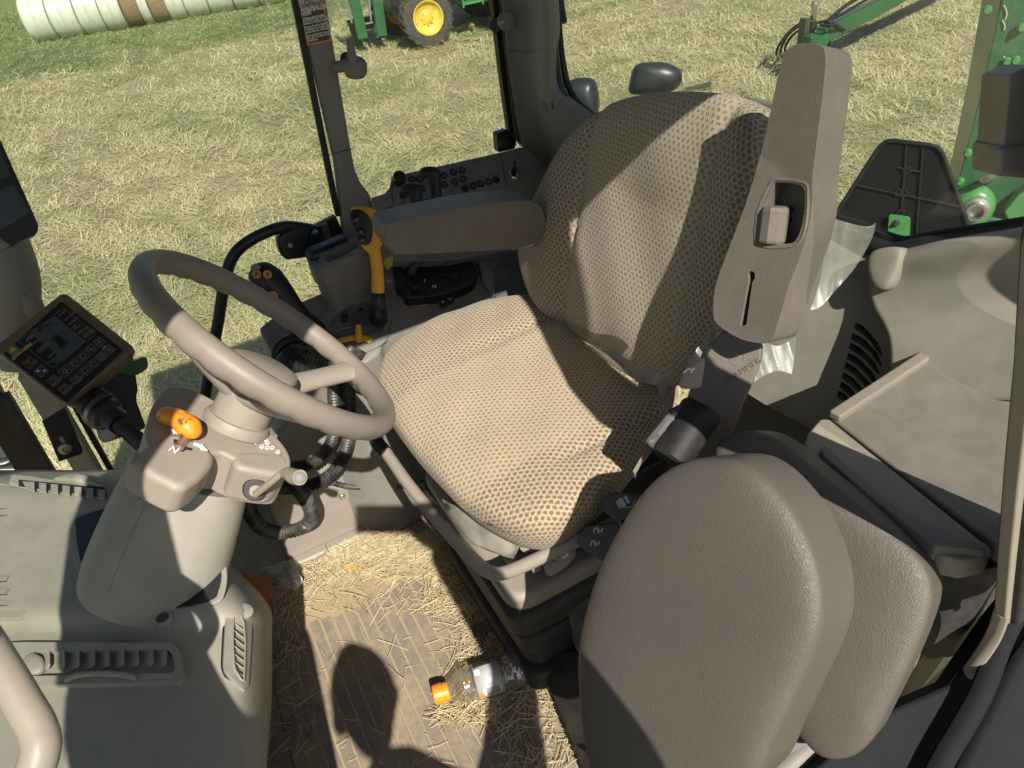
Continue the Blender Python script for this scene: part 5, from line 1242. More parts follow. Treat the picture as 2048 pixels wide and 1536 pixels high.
# ================================================================== STEERING COLUMN
def proj(p):
    q = Vector(p)-CAM; z = q.dot(_fw); return 1024+FPX*q.dot(_cx)/z, 768-FPX*q.dot(_cy)/z
WC = Vector((0.058, 0.936, 0.910)); WN = Vector((0.776, 0, 0.630)).normalized()
def column():
    t = thing('steering_column', 'taupe steering column with wheel, orange reverser knob and indicator stalk', 'steering column', (-0.25, 0.93, 0.55))
    a = Vector((0, 1, 0)).cross(WN).normalized(); b = WN.cross(a)
    R = 0.190
    rimp = lambda k, r=R, h=0: WC+(a*math.cos(k)+b*math.sin(k))*r+WN*h
    vs = []; fs = []; N = 240; S = 20
    for i in range(N):
        k = 2*math.pi*i/N; rd = a*math.cos(k)+b*math.sin(k)
        for j in range(S):
            q = 2*math.pi*j/S; c_, s_ = math.cos(q), math.sin(q)
            und = max(0.0, -s_)
            r = 0.0172*(1+und**2*0.16*abs(math.sin(k*15)))
            vs.append(WC+rd*(R+c_*r*0.92)+WN*(s_*r))
    for i in range(N):
        for j in range(S): fs.append((i*S+j, ((i+1) % N)*S+j, ((i+1) % N)*S+(j+1) % S, i*S+(j+1) % S))
    rim = mesh('steering_wheel', vs, fs, M['leather2'], t)
    def near(u, v): return min((2*math.pi*i/360 for i in range(360)), key=lambda k: (proj(rimp(k))[0]-u)**2+(proj(rimp(k))[1]-v)**2)
    for (u, v), wd in (((712, 738), 0.020), ((318, 560), 0.024), ((690, 830), 0.022)):
        k = near(u, v); rd = a*math.cos(k)+b*math.sin(k); tg = rd.cross(WN)
        secs = []
        for f, w_, h_ in ((0.02, 0.030, -0.085), (0.055, 0.027, -0.070), (0.10, wd, -0.048), (0.15, wd*0.95, -0.022), (0.178, wd*1.1, -0.006), (0.190, wd*1.25, -0.001)):
            c = WC+rd*f+WN*h_; th = 0.013 if f < .17 else 0.012
            dirr = (rd+WN*0.4).normalized(); nn = tg.cross(dirr).normalized()
            secs.append([c+tg*w_*math.cos(q)*(1.0)+nn*th*math.sin(q) for q in [2*math.pi*i/16 for i in range(16)]])
        loft('spoke', secs, M['taupe_clean'], rim, n=4)
    Bh = at(478, 838, d=1.03); HX = (WC-Bh); HL = HX.length
    lathe('hub', [(0.0405, -0.004), (0.041, 0.012), (0.0405, HL*.25), (0.041, HL*.42), (0.046, HL*.56), (0.052, HL*.66), (0.050, HL*.72), (0.036, HL*.76), (0.001, HL*.77)], Bh, HX, M['taupe_clean'], rim, 40)
    lathe('hub_ring', [(0.047, -0.014), (0.048, -0.004), (0.045, 0.002), (0.041, 0.003)], Bh, HX, M['taupe'], t, 40)
    lathe('horn_cap', [(0.040, -0.055), (0.039, -0.046), (0.030, -0.042), (0.001, -0.041)], WC, WN, M['black'], rim, 30)
    HP = Plane(at(560, 808, d=.985), (0.35, -0.75, 0.55))
    pl = slab('hub_plate', HP.many([(524, 815), (560, 800), (573, 808), (543, 819)], .004), HP.n, 0.003, M['taupe_clean'], rim, 0.0005)
    hx = (HP(570, 803)-HP(530, 816)).normalized(); hy = HP.n.cross(hx)
    text('ITCN', HP(538, 815, .0046), hx, hy, 0.0095, M['white'], rim, 'embossed_text', -0.0003)
    # shroud
    P = Plane(at(430, 862, d=1.00), (0.52, -0.20, 0.83)); n = P.n
    up = [(330, 776), (346, 771), (380, 775), (432, 800), (500, 838), (548, 868), (570, 890), (582, 914), (580, 934), (560, 940), (500, 930), (464, 915), (440, 905), (400, 915), (350, 905), (305, 892), (292, 872), (296, 838), (306, 808)]
    slab('upper_shroud', cr(P.many(up), 3, True), n, 0.075, M['taupe'], t, 0.006, seg=4)
    # box under the reverser lever
    bx = [(300, 886), (340, 862), (366, 866), (404, 882), (432, 906), (428, 926), (404, 954), (372, 974), (352, 974), (300, 948), (262, 922), (262, 908)]
    slab('reverser_housing', round_poly(P.many(bx, .006), .012), n, 0.055, M['taupe'], t, 0.011, seg=4, taper=-0.03)
    L = Plane(P(360, 960, -0.05), n)
    slab('lower_shroud', cr([p*1.0 for p in P.many([(302, 886), (400, 878), (470, 915), (470, 945), (408, 954), (372, 970), (330, 966), (290, 942), (264, 920)], -0.047)], 3, True), n, 0.022, M['taupe'], t, 0.008, taper=-0.10)
    sb = [(462, 900), (520, 900), (578, 908), (582, 934), (560, 950), (520, 944), (470, 932)]
    slab('stalk_housing', round_poly(P.many(sb, .001), .012), n, 0.066, M['taupe'], t, 0.010, seg=4, taper=-0.06)
    ic = P.many([(502, 880), (510, 874), (520, 878), (522, 872), (534, 877), (560, 900), (562, 910), (552, 912), (520, 902), (506, 892)], .0008)
    tube('icon_groove', lin(cr(ic, 4, True), .004, True), 0.0006, M['console'], t, 5, spline=False, closed=True)
    ax = (P(560, 905)-P(512, 885)).normalized(); ay = n.cross(ax)
    for u, v in ((511, 884), (524, 893), (535, 895), (545, 895), (556, 903), (535, 885), (531, 879)):
        c = P(u, v, .001); cp = circle(c, 0.0026, ax, ay, 8)
        strokes('light_symbol', [(cp[i], cp[(i+1) % 8], n) for i in range(7)]+[(c-ay*.004-ax*.002, c-ay*.004+ax*.002, n)], 0.0005, M['white'], t)
    # reverser slot, arrows and knob
    Q = Plane(P(360, 880, .0068), n)
    slab('reverser_slot', cr(Q.many([(347, 879), (356, 880), (362, 888), (374, 894), (384, 896), (384, 900), (372, 899), (366, 903), (352, 898), (344, 895), (349, 888)]), 3, True), n, 0.002, M['black'], t)
    for q in ([(342, 858), (350, 860), (348, 863), (362, 868), (361, 871), (347, 866), (347, 869)], [(388, 885), (402, 890), (402, 887), (416, 902), (400, 900), (401, 896), (386, 890)]):
        plate('direction_arrow', Q.many(q, .0003), M['white'], t, n, 0.0006)
    nx = (Q(384, 895)-Q(345, 875)).normalized(); ny = n.cross(nx)
    text('N', Q(336, 900, .001), nx, ny, 0.014, M['white'], t, 'gear_letter', 0.0003)
    k0 = Q(357, 896); k1 = at(376, 870, d=.962)
    tube('reverser_rod', [k0-n*0.01, k0, k1], 0.0068, M['zinc'], t, 14, spline=False)
    kp = [at(322, 836, d=.975), at(336, 832, d=.968), at(356, 838, d=.962), at(373, 851, d=.957), at(381, 863, d=.956), at(379, 874, d=.957)]
    tube('reverser_knob', kp, [0.008, 0.0130, 0.0132, 0.0148, 0.0168, 0.0145, 0.007], M['knob'], t, 18, 8, flat=1.0)
    # indicator stalk
    g0 = at(518, 978, d=.99)
    Gp = Plane(g0, (0.05, -0.82, 0.45))
    slab('stalk_gasket', cr(Gp.many([(486, 985), (490, 966), (510, 958), (532, 966), (530, 990), (514, 1002), (494, 998)], .004), 3, True), Gp.n, 0.02, M['bellows'], t, 0.003)
    slab('stalk_collar', cr(Gp.many([(498, 984), (504, 972), (520, 972), (526, 984), (514, 994), (502, 992)], .010), 3, True), Gp.n, 0.008, M['taupe_clean'], t, 0.002)
    tube('indicator_stalk', [at(512, 988, d=.975), at(540, 966, d=.95), at(566, 945, d=.935), at(576, 943, d=.93)], [0.0052, 0.0050, 0.0046, 0.0056], M['taupe'], t, 12)
    tube('stalk_grip', [at(566, 947, d=.935), at(576, 947, d=.93), at(588, 953, d=.918), at(600, 955, d=.905)], [0.0055, 0.0085, 0.0105, 0.0100], M['taupe'], t, 18)
    lathe('stalk_button', [(0.0078, 0), (0.0078, 0.003), (0.006, 0.0045), (0.001, 0.005)], at(599, 955, d=.905), -ray(600, 955).normalized(), M['console'], t, 20)
    lathe('lower_clip', [(0.006, -.002), (0.006, 0.004)], P(283, 1004, -.075), (0, -1, 0.3), M['taupe'], t, 12)
    # lower column casing
    Ct = at(376, 965, d=1.075); Cb = at(304, 1160, d=1.095)
    ax = (Ct-Cb).normalized(); sx = Vector((1, 0, 0)); sx = (sx-ax*sx.dot(ax)).normalized(); sy = ax.cross(sx)
    secs = []
    for f, r in ((-0.12, .097), (0.03, .099), (0.25, .098), (0.5, .095), (0.8, .090), (1.0, .086), (1.12, .082)):
        c = Cb+(Ct-Cb)*f; s = []
        for i in range(40):
            q = 2*math.pi*i/40; cc, ss = math.cos(q), math.sin(q); e = 2.5
            s.append(c+sx*r*math.copysign(abs(cc)**(2/e), cc)+sy*r*1.0*math.copysign(abs(ss)**(2/e), ss))
        secs.append(s)
    cas = loft('column_casing', secs, M['dash'], t, n=4, sharp=60)
    strokes('casing_seam', [(cr([s[26] for s in secs], 4)[i], cr([s[26] for s in secs], 4)[i+1], -ray(300, 1100)) for i in range(6, 24)], .0006, M['console'], cas)
M['leather2'] = plastic('wheel_rim_grain', (0.215, 0.183, 0.155), 0.48, 520, 0.24, 0.06, 0.08)
column()

# ================================================================== MONITORS AND FRONT CORNER
def monitor():
    P = Plane(at(128, 697, d=1.20), (0.067, -0.64, 0.765)); n = P.n
    t = thing('baler_monitor', 'brown baler monitor with dark membrane keypad left of the steering wheel', 'monitor', P(128, 697, -0.05))
    X = (P(127, 582)-P(-17, 696)).normalized(); Y = n.cross(X)
    out = [(127, 582), (272, 697), (128, 811), (-17, 696)]
    slab('case', round_poly(P.many(out), .012), n, 0.020, M['monitor_case'], t, 0.004)
    o2 = [(P(u, v)-P(128, 697))*0.955+P(128, 697)-n*0.016 for u, v in out]
    slab('case_back', round_poly(o2, .012), n, 0.040, M['monitor_case'], t, 0.006, taper=-0.04)
    slab('keypad', round_poly(P.many([(122, 602), (247, 701), (133, 806), (6, 708)], .0012), .004), n, 0.002, M['panelglass'], t, 0.0004)
    slab('display', round_poly(P.many([(108, 631), (173, 682), (129, 721), (57, 665)], .0022), .002), n, 0.0012, M['screen'], t)
    dk = M['panelglass']
    plate('display_mark', P.many([(115, 669), (128, 680), (117, 690), (102, 676)], .003), M['panelglass'], t, n, 0.0004)
    plate('display_mark', P.many([(126, 681), (140, 684), (124, 699), (116, 692)], .003), M['panelglass'], t, n, 0.0004)
    strokes('display_mark', [(P(80, 664, .0028), P(78, 655, .0028), n), (P(78, 655, .0028), P(100, 650, .0028), n)], 0.0008, M['panelglass'], t)
    e = .0018
    def box_lines(px, m, nm): 
        q = P.many(px, e); strokes(nm, [(q[i], q[i+1], n) for i in range(len(q)-1)], 0.00042, M[m], t)
    box_lines([(110, 628), (127, 616), (191, 669), (177, 680)], 'orange_line', 'frame_line'); box_lines([(182, 658), (166, 670)], 'orange_line', 'frame_line')
    box_lines([(55, 668), (36, 682), (106, 736), (129, 720)], 'green_line', 'frame_line'); box_lines([(95, 727), (116, 711)], 'green_line', 'frame_line')
    for s, u, v in (('ALARM', 118, 634), ('GATE OPEN', 130, 643), ('OVERSIZE', 139, 651), ('NET', 147, 657), ('WRAP', 150, 661), ('LOW', 158, 667), ('VOLTAGE', 161, 669), ('BALE SIZE', 169, 675), ('COUNTER', 172, 678),
                    ('GATE', 54, 680), ('CLOSED', 54, 685), ('NEAR FULL', 61, 695), ('WRAPPING', 75, 705), ('STARTED', 80, 707), ('EJECT', 99, 716), ('VARIABLE', 105, 727), ('CORE', 114, 727)):
        text(s, P(u, v, e), X, Y, 0.0044, M['print'], t, 'keypad_text', 0.00005)
    keys = [(60.5, 726, 11.5, 'orange_line', 'on'), (83, 742.5, 11, 'print', 'tog'), (108, 761.5, 11, 'orange_line', 'EXTEND'), (130, 778, 10.5, 'orange_line', 'RETRACT'), (152, 759, 10.5, 'orange_line', 'WRAP'),
            (130.5, 743, 11, 'print', 'net'), (149, 728, 10.5, 'print', 'b1'), (166, 713.5, 10.5, 'print', 'b2'), (182, 699, 10, 'print', 'b3'), (169.5, 742.5, 10.5, 'print', 'b4'), (186.5, 728.5, 10.5, 'print', 'b5'), (203, 714, 10.5, 'print', 'num'), (199, 684.5, 10, 'print', '+'), (218, 700, 10, 'print', '-')]
    s0 = 1.2/FPX
    for u, v, h, lc, kd in keys:
        c = P(u, v, .0016); H = h*s0*0.80
        q = [c+X*i*H+Y*j*H for i, j in ((-1, -1), (1, -1), (1, 1), (-1, 1))]
        k = slab('key', round_poly([p+n*.0006 for p in q], .0012), n, 0.0012, M['screen'] if kd in '+-' else M['panelglass'], t)
        ln = [(q[i]+n*.0008, q[(i+1) % 4]+n*.0008, n) for i in range(4)]
        strokes('key_outline', ln, 0.00035, M[lc], k)
        c = c+n*.0012
        if kd == 'on':
            text('ON', c-X*H*.75+Y*H*.2, X, Y, 0.0058, M['print'], k, 'key_text'); text('OFF', c-X*H*.05-Y*H*.75, X, Y, 0.0058, M['print'], k, 'key_text')
            strokes('key_symbol', [(c-X*H*.9-Y*H*.9, c+X*H*.9+Y*H*.9, n)], 0.0003, M['orange_line'], k)
        elif kd in ('EXTEND', 'RETRACT', 'WRAP'):
            text(kd, c-X*H*.9-Y*H*.85, X, Y, 0.0050 if kd != 'WRAP' else .0056, M['print'], k, 'key_text', 0.0001)
            strokes('key_symbol', [(c-X*H*.7+Y*H*.4, c-X*H*.2+Y*H*.4, n), (c-X*H*.7+Y*H*.4, c-X*H*.5+Y*H*.6, n), (c+X*H*.1, c+X*H*.7, n), (c+X*H*.7, c+X*H*.7+Y*H*.6, n), (c+X*H*.1, c+X*H*.1+Y*H*.6, n), (c+X*H*.1+Y*H*.6, c+X*H*.7+Y*H*.6, n)], 0.0004, M['print'], k)
        elif kd in '+-':
            ln = [(c-X*H*.35, c+X*H*.35, n)]
            if kd == '+': ln.append((c-Y*H*.35, c+Y*H*.35, n))
            strokes('key_symbol', ln, 0.0006, M['print'], k)
        elif kd == 'net':
            for rr in (.35, .55):
                cp = circle(c, H*rr, X, Y, 14); strokes('key_symbol', [(cp[i], cp[(i+1) % 14], n) for i in range(14)], 0.0005, M['print'], k)
        elif kd == 'tog':
            strokes('key_symbol', [(c-X*H-Y*H, c+X*H+Y*H, n)], 0.0003, M['print'], k)
            for sg in (-1, 1): plate('key_symbol', round_poly([c+X*sg*H*.42-Y*sg*H*.42+X*i*H*.3+Y*j*H*.28+n*.0002 for i, j in ((-1, -1), (1, -1), (1, 1), (-1, 1))], .0005), M['sticker_grey'], k, n, .0003)
        elif kd == 'num':
            for rr in (.7, .5):
                q = [c+X*i*H*rr+Y*j*H*rr for i, j in ((-1, -1), (1, -1), (1, 1), (-1, 1))]; strokes('key_symbol', [(q[i], q[(i+1) % 4], n) for i in range(4)], 0.0004, M['print'], k)
            text('123', c-X*H*.42-Y*H*.2, X, Y, 0.0042, M['print'], k, 'key_text')
        else:
            w_ = .58 if kd != 'b3' else .35
            for (ox, oy) in (((0, 0),) if kd != 'b3' else ((-.4, .3), (.3, -.3))):
                cc = c+X*H*ox+Y*H*oy; q = round_poly([cc+X*i*H*w_+Y*j*H*w_ for i, j in ((-1, -1), (1, -1), (1, 1), (-1, 1))], H*.3, 3)
                strokes('key_symbol', [(q[i], q[(i+1) % len(q)], n) for i in range(len(q))]+[(cc-X*H*w_*.5+Y*H*w_, cc-X*H*w_*.5-Y*H*w_, n)], 0.0005, M['print'], k)
    plate('key_bridge', P.many([(204, 697), (209, 690), (213, 693), (208, 700)], .0022), M['print'], t, n, .0004)
    # maker's badge
    bc = P(26, 700, .0018); r = 0.0088
    plate('badge_shield', round_poly([bc+X*i*r+Y*j*r for i, j in ((-.85, -.95), (.85, -.95), (1.0, .7), (.6, 1.0), (-.6, 1.0), (-1.0, .7))], .003), M['green_line'], t, n, .0005)
    deer = [(-.65, -.35), (-.35, -.1), (-.1, -.15), (.1, -.45), (.25, -.4), (.12, -.05), (.45, -.3), (.62, -.2), (.35, .1), (.2, .3), (.35, .6), (.2, .65), (0, .35), (-.3, .25), (-.5, .1)]
    plate('badge_emblem', [bc+X*i*r*1.0+Y*j*r for i, j in deer], M['amber_print'], t, n, .0012)
    text('JOHN DEERE', P(27, 720, e), X, Y, 0.0070, M['amber_print'], t, 'badge_text', 0.0001, spacing=0.92)
    # mounting hardware behind
    b = thing('monitor_bracket', 'black sheet bracket with a green knob behind the brown monitor', 'bracket', at(245, 820, d=1.36))
    Bk = Plane(at(245, 800, d=1.36), (0.2, -0.9, 0.3))
    slab('bracket_plate', round_poly(Bk.many([(150, 760), (268, 735), (276, 775), (272, 800), (293, 856), (210, 887), (198, 880), (186, 830)]), .008), Bk.n, 0.006, M['black'], b, 0.001)
    slab('green_knob', round_poly(Bk.many([(232, 742), (258, 726), (288, 714), (294, 716), (298, 736), (276, 750), (262, 753)], .02), .008), Bk.n, 0.022, M['green'], b, 0.005)
    c = thing('cable_connector', 'round black cable connector with ribbed conduit under the brown monitor', 'connector', at(205, 815, d=1.22))
    a0, a1 = at(150, 776, d=1.235), at(240, 846, d=1.22)
    dr = a1-a0; L = dr.length
    lathe('connector_body', [(0.020, 0), (0.024, L*.1), (0.026, L*.35), (0.0285, L*.36), (0.0285, L*.48), (0.025, L*.5), (0.026, L*.62), (0.0275, L*.64), (0.0275, L*.74), (0.021, L*.80), (0.020, L*.98), (0.012, L)], a0, dr, M['black'], c, 28)
    lathe('lock_ring', [(0.0288, L*.52), (0.0300, L*.53), (0.0300, L*.60), (0.0288, L*.61)], a0, dr, M['darkgrey'], c, 28)
    tube('ribbed_conduit', [at(236, 843, d=1.22), at(262, 868, d=1.215), at(290, 893, d=1.20), at(315, 915, d=1.16)], 0.0125, M['black'], c, 14, 8, ribs=.14, pitch=.0055)
    tube('clip', [at(168, 822, d=1.25), at(180, 842, d=1.24), at(200, 850, d=1.23), at(212, 842, d=1.22)], 0.008, M['black_gloss'], c, 10, flat=1.4)
    # black display at the left edge
    D = Plane(at(30, 400, d=1.20), (0.25, -0.80, 0.35))
    d = thing('corner_display', 'tall black display with grey edge at the left edge of the view', 'display', D(30, 480))
    slab('case', round_poly(D.many([(-110, 130), (-12, 250), (78, 452), (74, 467), (22, 492), (-30, 497), (-150, 240)]), .006), D.n, 0.035, M['black'], d, 0.004)
    for q in ([(-30, 240), (2, 305), (22, 350), (-40, 380), (-60, 300)], [(-40, 400), (28, 368), (58, 425), (10, 455), (-40, 470)]):
        slab('screen', round_poly(D.many(q, .001), .004), D.n, 0.001, M['screen'], d)
    slab('edge_strip', D.many([(-40, 455), (0, 474), (22, 491), (10, 496), (-40, 500)], .002), D.n, 0.03, M['console'], d, 0.003)
    text('554', D(18, 443, .0025), D(50, 425)-D(18, 443), D(10, 425)-D(18, 443), 0.012, M['screen'], d, 'display_text')
monitor()

def front_corner():
    t = thing('front_pillar', 'grey front corner pillar trim running down behind the brown monitor', 'pillar', at(200, 950, y=1.70))
    tube('pillar_cover', [at(-90, 330, y=1.62), at(-20, 470, y=1.63), at(15, 560, y=1.645), at(20, 640, y=1.66), at(30, 720, y=1.67)], [0.075, 0.075, 0.072, 0.064, 0.05], M['pillar'], t, 20, 6, flat=.8)
    tube('pillar_cap', [at(30, 585, y=1.60), at(50, 612, y=1.615), at(40, 660, y=1.64)], [0.03, 0.034, 0.02], M['pillar'], t, 16, 6, flat=.7)
    bar('pillar_post', at(60, 740, y=1.70), at(218, 1010, y=1.70), 0.05, 0.045, M['dash'], t, up=(0, 1, 0), bevel=0.004)
    bar('post_seal', at(88, 700, y=1.725), at(250, 990, y=1.725), 0.012, 0.02, M['seal'], t, up=(0, 1, 0))
    bar('screen_seal', at(-40, 760, y=1.70), at(105, 1010, y=1.70), 0.055, 0.03, M['seal'], t, up=(0, 1, 0))
    bar('screen_seal', at(10, 790, y=1.68), at(140, 1010, y=1.68), 0.018, 0.03, M['rubber'], t, up=(0, 1, 0))
    B = Plane(at(120, 880, d=1.52), (0.15, -0.95, 0.2))
    b = slab('mounting_plate', B.many([(84, 842), (130, 815), (166, 900), (164, 908), (118, 924), (108, 900)]), B.n, 0.006, M['black'], t, 0.0015)
    slab('plate_slot', round_poly(B.many([(118, 876), (124, 872), (134, 890), (128, 894)], .0008), .004), B.n, 0.0012, M['dash'], b)
    lathe('plate_bolt', [(0.0135, 0), (0.0135, 0.003), (0.0115, 0.006), (0.006, 0.0068), (0.005, 0.003), (0.001, 0.003)], B(130, 897, .001), B.n, M['zinc'], b, 20)
    h = thing('tractor_bonnet', 'dark ribbed bonnet side seen through the lower windscreen corner', 'bonnet', at(0, 900, d=2.3))
    H = Plane(at(10, 900, d=2.3), (0.1, -0.8, 0.5))
    slab('side_screen', H.many([(-300, 700), (0, 800), (62, 965), (-300, 1050)]), H.n, 0.05, M['console_dark'], h, 0.006)
    slab('screen_rib', H.many([(-60, 860), (30, 838), (34, 846), (-60, 868)], .006), H.n, 0.01, M['taupe_clean'], h, 0.002)
    tube('hook', [H(-30, 925, .02), H(10, 922, .03), H(34, 905, .025), H(40, 896, .01)], 0.016, M['zinc'], h, 10, flat=.5)
    slab('screen_rib', H.many([(-60, 940), (60, 935), (62, 942), (-60, 948)], .006), H.n, 0.01, M['zinc'], h, 0.002)
front_corner()
# ================================================================== SEATS
def seat():
    t = thing('operator_seat', 'beige fabric operator seat with tufted pattern and raised left armrest', 'seat', (0.5, 0.95, 0.0))
    # suspension: stacked bellows rings under a tray
    def ring(x0, x1, y0, y1, z, r=.05): return round_poly([Vector((x0, y0, z)), Vector((x1, y0, z)), Vector((x1, y1, z)), Vector((x0, y1, z))], r, 6)
    for i, (dz, ins) in enumerate(((0.075, 0.0), (0.145, 0.012), (0.205, 0.0), (0.262, 0.014))):
        slab('bellows_fold', ring(.285+ins, .78, .755+ins, 1.20-ins, dz), (0, 0, 1), 0.062, M['bellows'], t, 0.014)
    slab('suspension_cover', ring(.262, .78, .722, 1.19, .330), (0, 0, 1), 0.068, M['bellows'], t, 0.02)
    slab('suspension_tray', ring(.268, .78, .735, 1.17, .372), (0, 0, 1), 0.05, M['taupe'], t, 0.018)
    slab('tray_top', ring(.30, .78, .775, 1.15, .40), (0, 0, 1), 0.03, M['taupe'], t, 0.012)
    slab('seat_pan', ring(.36, .66, .74, 1.22, .53, .06), (0, 0, 1), 0.12, M['black'], t, 0.01)
    # cushion
    CZ = 0.575
    px = [(756, 790), (757, 752), (772, 715), (812, 682), (880, 650), (950, 628), (1020, 618), (1090, 625), (1150, 655), (1240, 690), (1330, 730), (1352, 775), (1340, 830), (1302, 885), (1250, 950), (1190, 1008), (1125, 1052), (1068, 1066), (1000, 1046), (925, 1000), (860, 935), (800, 862)]
    ol = lin(cr([at(u, v, z=CZ) for u, v in px], 8, True), .0105, True)
    cen = Vector((0.43, 0.96, CZ))
    def wc(p, q):
        u, v = q                      # u along Y (width), v along -X
        h = 0.0
        a = abs(u)
        # bolsters stand proud of the centre panel, seams sink in
        x = p.x; rear = min(1, max(0, (x-0.36)/0.10)); rear = rear*rear*(3-2*rear)
        h += (0.001+0.006*rear)*min(1, max(0, (a-0.185)/0.05))
        h -= 0.009*rear*0.7*math.exp(-((a-0.188)/0.007)**2)*(1 if p.z > CZ-0.01 else 0)
        h += -0.012*max(0, (0.40-x)/0.14)**2+0.012*max(0, (x-0.5)/0.12)
        h += 0.002*math.sin(u*37+v*21)*math.cos(v*31)
        return p+Vector((0, 0, h if p.z > CZ-0.015 else 0))
    pad('cushion', ol, (0, 0, 1), 0.048, 0.075, M['fabric'], t, 34, 3.4, u_axis=(0, 1, 0), warp=wc, cen=cen, under=0.90, edge=8)
    # backrest
    B = Plane((0.640, 0.95, 0.66), (-0.965, 0, 0.262)); n = B.n
    bp = [(1066, 505), (1073, 450), (1093, 398), (1134, 330), (1176, 268), (1216, 226), (1264, 198), (1330, 186), (1410, 184), (1475, 195), (1530, 232), (1552, 290), (1545, 380), (1520, 500), (1475, 610), (1420, 700), (1385, 750), (1345, 772), (1280, 738), (1200, 690), (1134, 645), (1098, 605), (1076, 555)]
    ob = lin(cr(B.many(bp, -.02), 8, True), .0105, True)
    bc = B(1290, 470, -.02)
    def wb(p, q):
        u, v = q; a = abs(u)
        d = (p-bc).dot(n)
        if d < -0.005: return p
        h = 0.021*min(1, max(0, (a-0.160)/0.07))
        h -= 0.010*math.exp(-((a-0.158)/0.010)**2)
        h += 0.010*math.exp(-((v+0.16)/0.10)**2)+0.002*math.sin(u*33+v*19)
        return p+n*h
    pad('backrest', ob, n, 0.045, 0.085, M['fabric_back'], t, 34, 3.4, u_axis=(0, 1, 0), warp=wb, cen=bc, under=0.92, edge=8)
    slab('backrest_shell', [p-n*0.088 for p in ob[::3]], n, 0.035, M['console'], t, 0.012, taper=-.06)
    # right armrest
    Yp = 1.165
    ar = [at(u, v, y=Yp) for u, v in ((770, 470), (773, 453), (790, 445), (860, 428), (950, 410), (1060, 402), (1090, 430), (1085, 480), (1048, 497), (1000, 500), (808, 509), (788, 504), (776, 490))]
    slab('armrest', cr(ar, 3, True), (0, -1, 0), 0.072, M['armrest'], t, 0.014, seg=5)
    # raised left armrest
    p1, p2 = at(1600, 100, d=.83), at(1480, 660, d=.955)
    n3 = Vector((-0.82, -0.12, 0.56)); ln = (p1-p2).normalized(); n3 = (n3-ln*n3.dot(ln)).normalized()
    A = Plane(p1, n3)
    oa = [(1561, 128), (1568, 105), (1588, 90), (1615, 86), (1640, 90), (1652, 110), (1648, 170), (1636, 270), (1626, 350), (1624, 420), (1612, 480), (1594, 530), (1574, 585), (1558, 640), (1546, 674), (1530, 687), (1480, 678), (1436, 650), (1426, 628), (1430, 575), (1450, 515), (1497, 390), (1530, 270)]
    pk = [(1545, 374), (1556, 364), (1600, 370), (1609, 390), (1606, 440), (1590, 482), (1560, 490), (1524, 486), (1517, 470), (1522, 428)]
    slot = [(1496, 548), (1502, 541), (1509, 546), (1509, 556), (1504, 566), (1492, 650), (1480, 652), (1489, 605), (1497, 566)]
    arm = slab('raised_armrest', cr(A.many(oa), 3, True), n3, 0.062, M['armrest'], t, 0.011, [(cr(A.many(pk), 3, True), .032), (A.many(slot), .02)], seg=5)
    tube('pocket_rim', [q_-n3*.0028 for q_ in lin(cr(A.many([(u+(1 if u > 1560 else -1)*6, v+(1 if v > 430 else -1)*5) for u, v in pk]), 3, True), .006, True)], .004, M['armrest'], arm, 8, spline=False, closed=True)
    for q, dp in ((slot, .018),): plate('slot_gap', [p-n3*dp for p in A.many(q)], M['black'], arm, n3)
    for u, v in ((1583, 418), (1579, 440)): lathe('pocket_hole', [(0.0035, 0), (0.0034, 0.0006)], A(u, v, -.0315), n3, M['black'], arm, 10)
    ka, kb = A(1543, 486, -.010), A(1551, 420, -.010)
    lathe('height_knob', [(0.0165, 0.0), (0.018, 0.003), (0.018, 0.040), (0.0165, 0.044), (0.012, 0.046), (0.001, 0.0465)], ka, kb-ka, M['armrest'], t, 10, smooth=False)
    # bracket with maker's lettering
    G = Plane(at(1440, 790, d=1.04), (-0.68, -0.56, 0.40))
    slab('armrest_bracket', cr(G.many([(1442, 664), (1480, 672), (1520, 688), (1518, 735), (1484, 815), (1465, 868), (1425, 915), (1372, 910), (1358, 880), (1372, 800), (1402, 730)]), 3, True), G.n, 0.035, M['armrest'], t, 0.006)
    gx = (G(1492, 741)-G(1455, 765)).normalized(); gy = G.n.cross(gx)
    text('GRAMMER', G(1452, 769, .0002), gx, gy, 0.0125, M['armrest'], t, 'embossed_text', ext=0.0005, spacing=1.05)
    lc = G(1473, 713, .0004); cp = circle(lc, .0108, gx, gy*1.1, 24)
    em = strokes('embossed_logo', [(cp[i], cp[(i+1) % 24], G.n) for i in range(24)]+[(lc+gx*(-.006+.003*i)-gy*.004, lc+gx*(-.004+.003*i)+gy*.005, G.n) for i in range(4)], .0007, M['console'], t)
    kn = Plane(at(1385, 745, d=1.0), (-0.55, -0.60, 0.58))
    pad('recline_handle', cr(kn.many([(1358, 772), (1362, 755), (1380, 728), (1404, 716), (1410, 722), (1405, 760), (1399, 776), (1372, 778)]), 3, True), kn.n, 0.008, 0.02, M['taupe'], t, 8, 4)
    strokes('recline_symbol', [(kn(1368, 745, .0088), kn(1376, 738, .0088), kn.n), (kn(1376, 738, .0088), kn(1384, 739, .0088), kn.n), (kn(1383, 744, .0088), kn(1388, 737, .0088), kn.n)], .0011, M['white'], t)
    # frame under the cushion, bar and adjusters
    bar_pts = [at(757, 888, d=1.45), at(772, 905, d=1.435), at(822, 975, d=1.37), at(900, 1068, d=1.285), at(952, 1124, d=1.235), at(982, 1145, d=1.215), at(1018, 1143, d=1.20), at(1100, 1106, d=1.185), at(1170, 1074, d=1.18), at(1240, 1042, d=1.17)]
    tube('slide_bar', bar_pts, 0.0118, M['taupe_clean'], t, 16, 6)
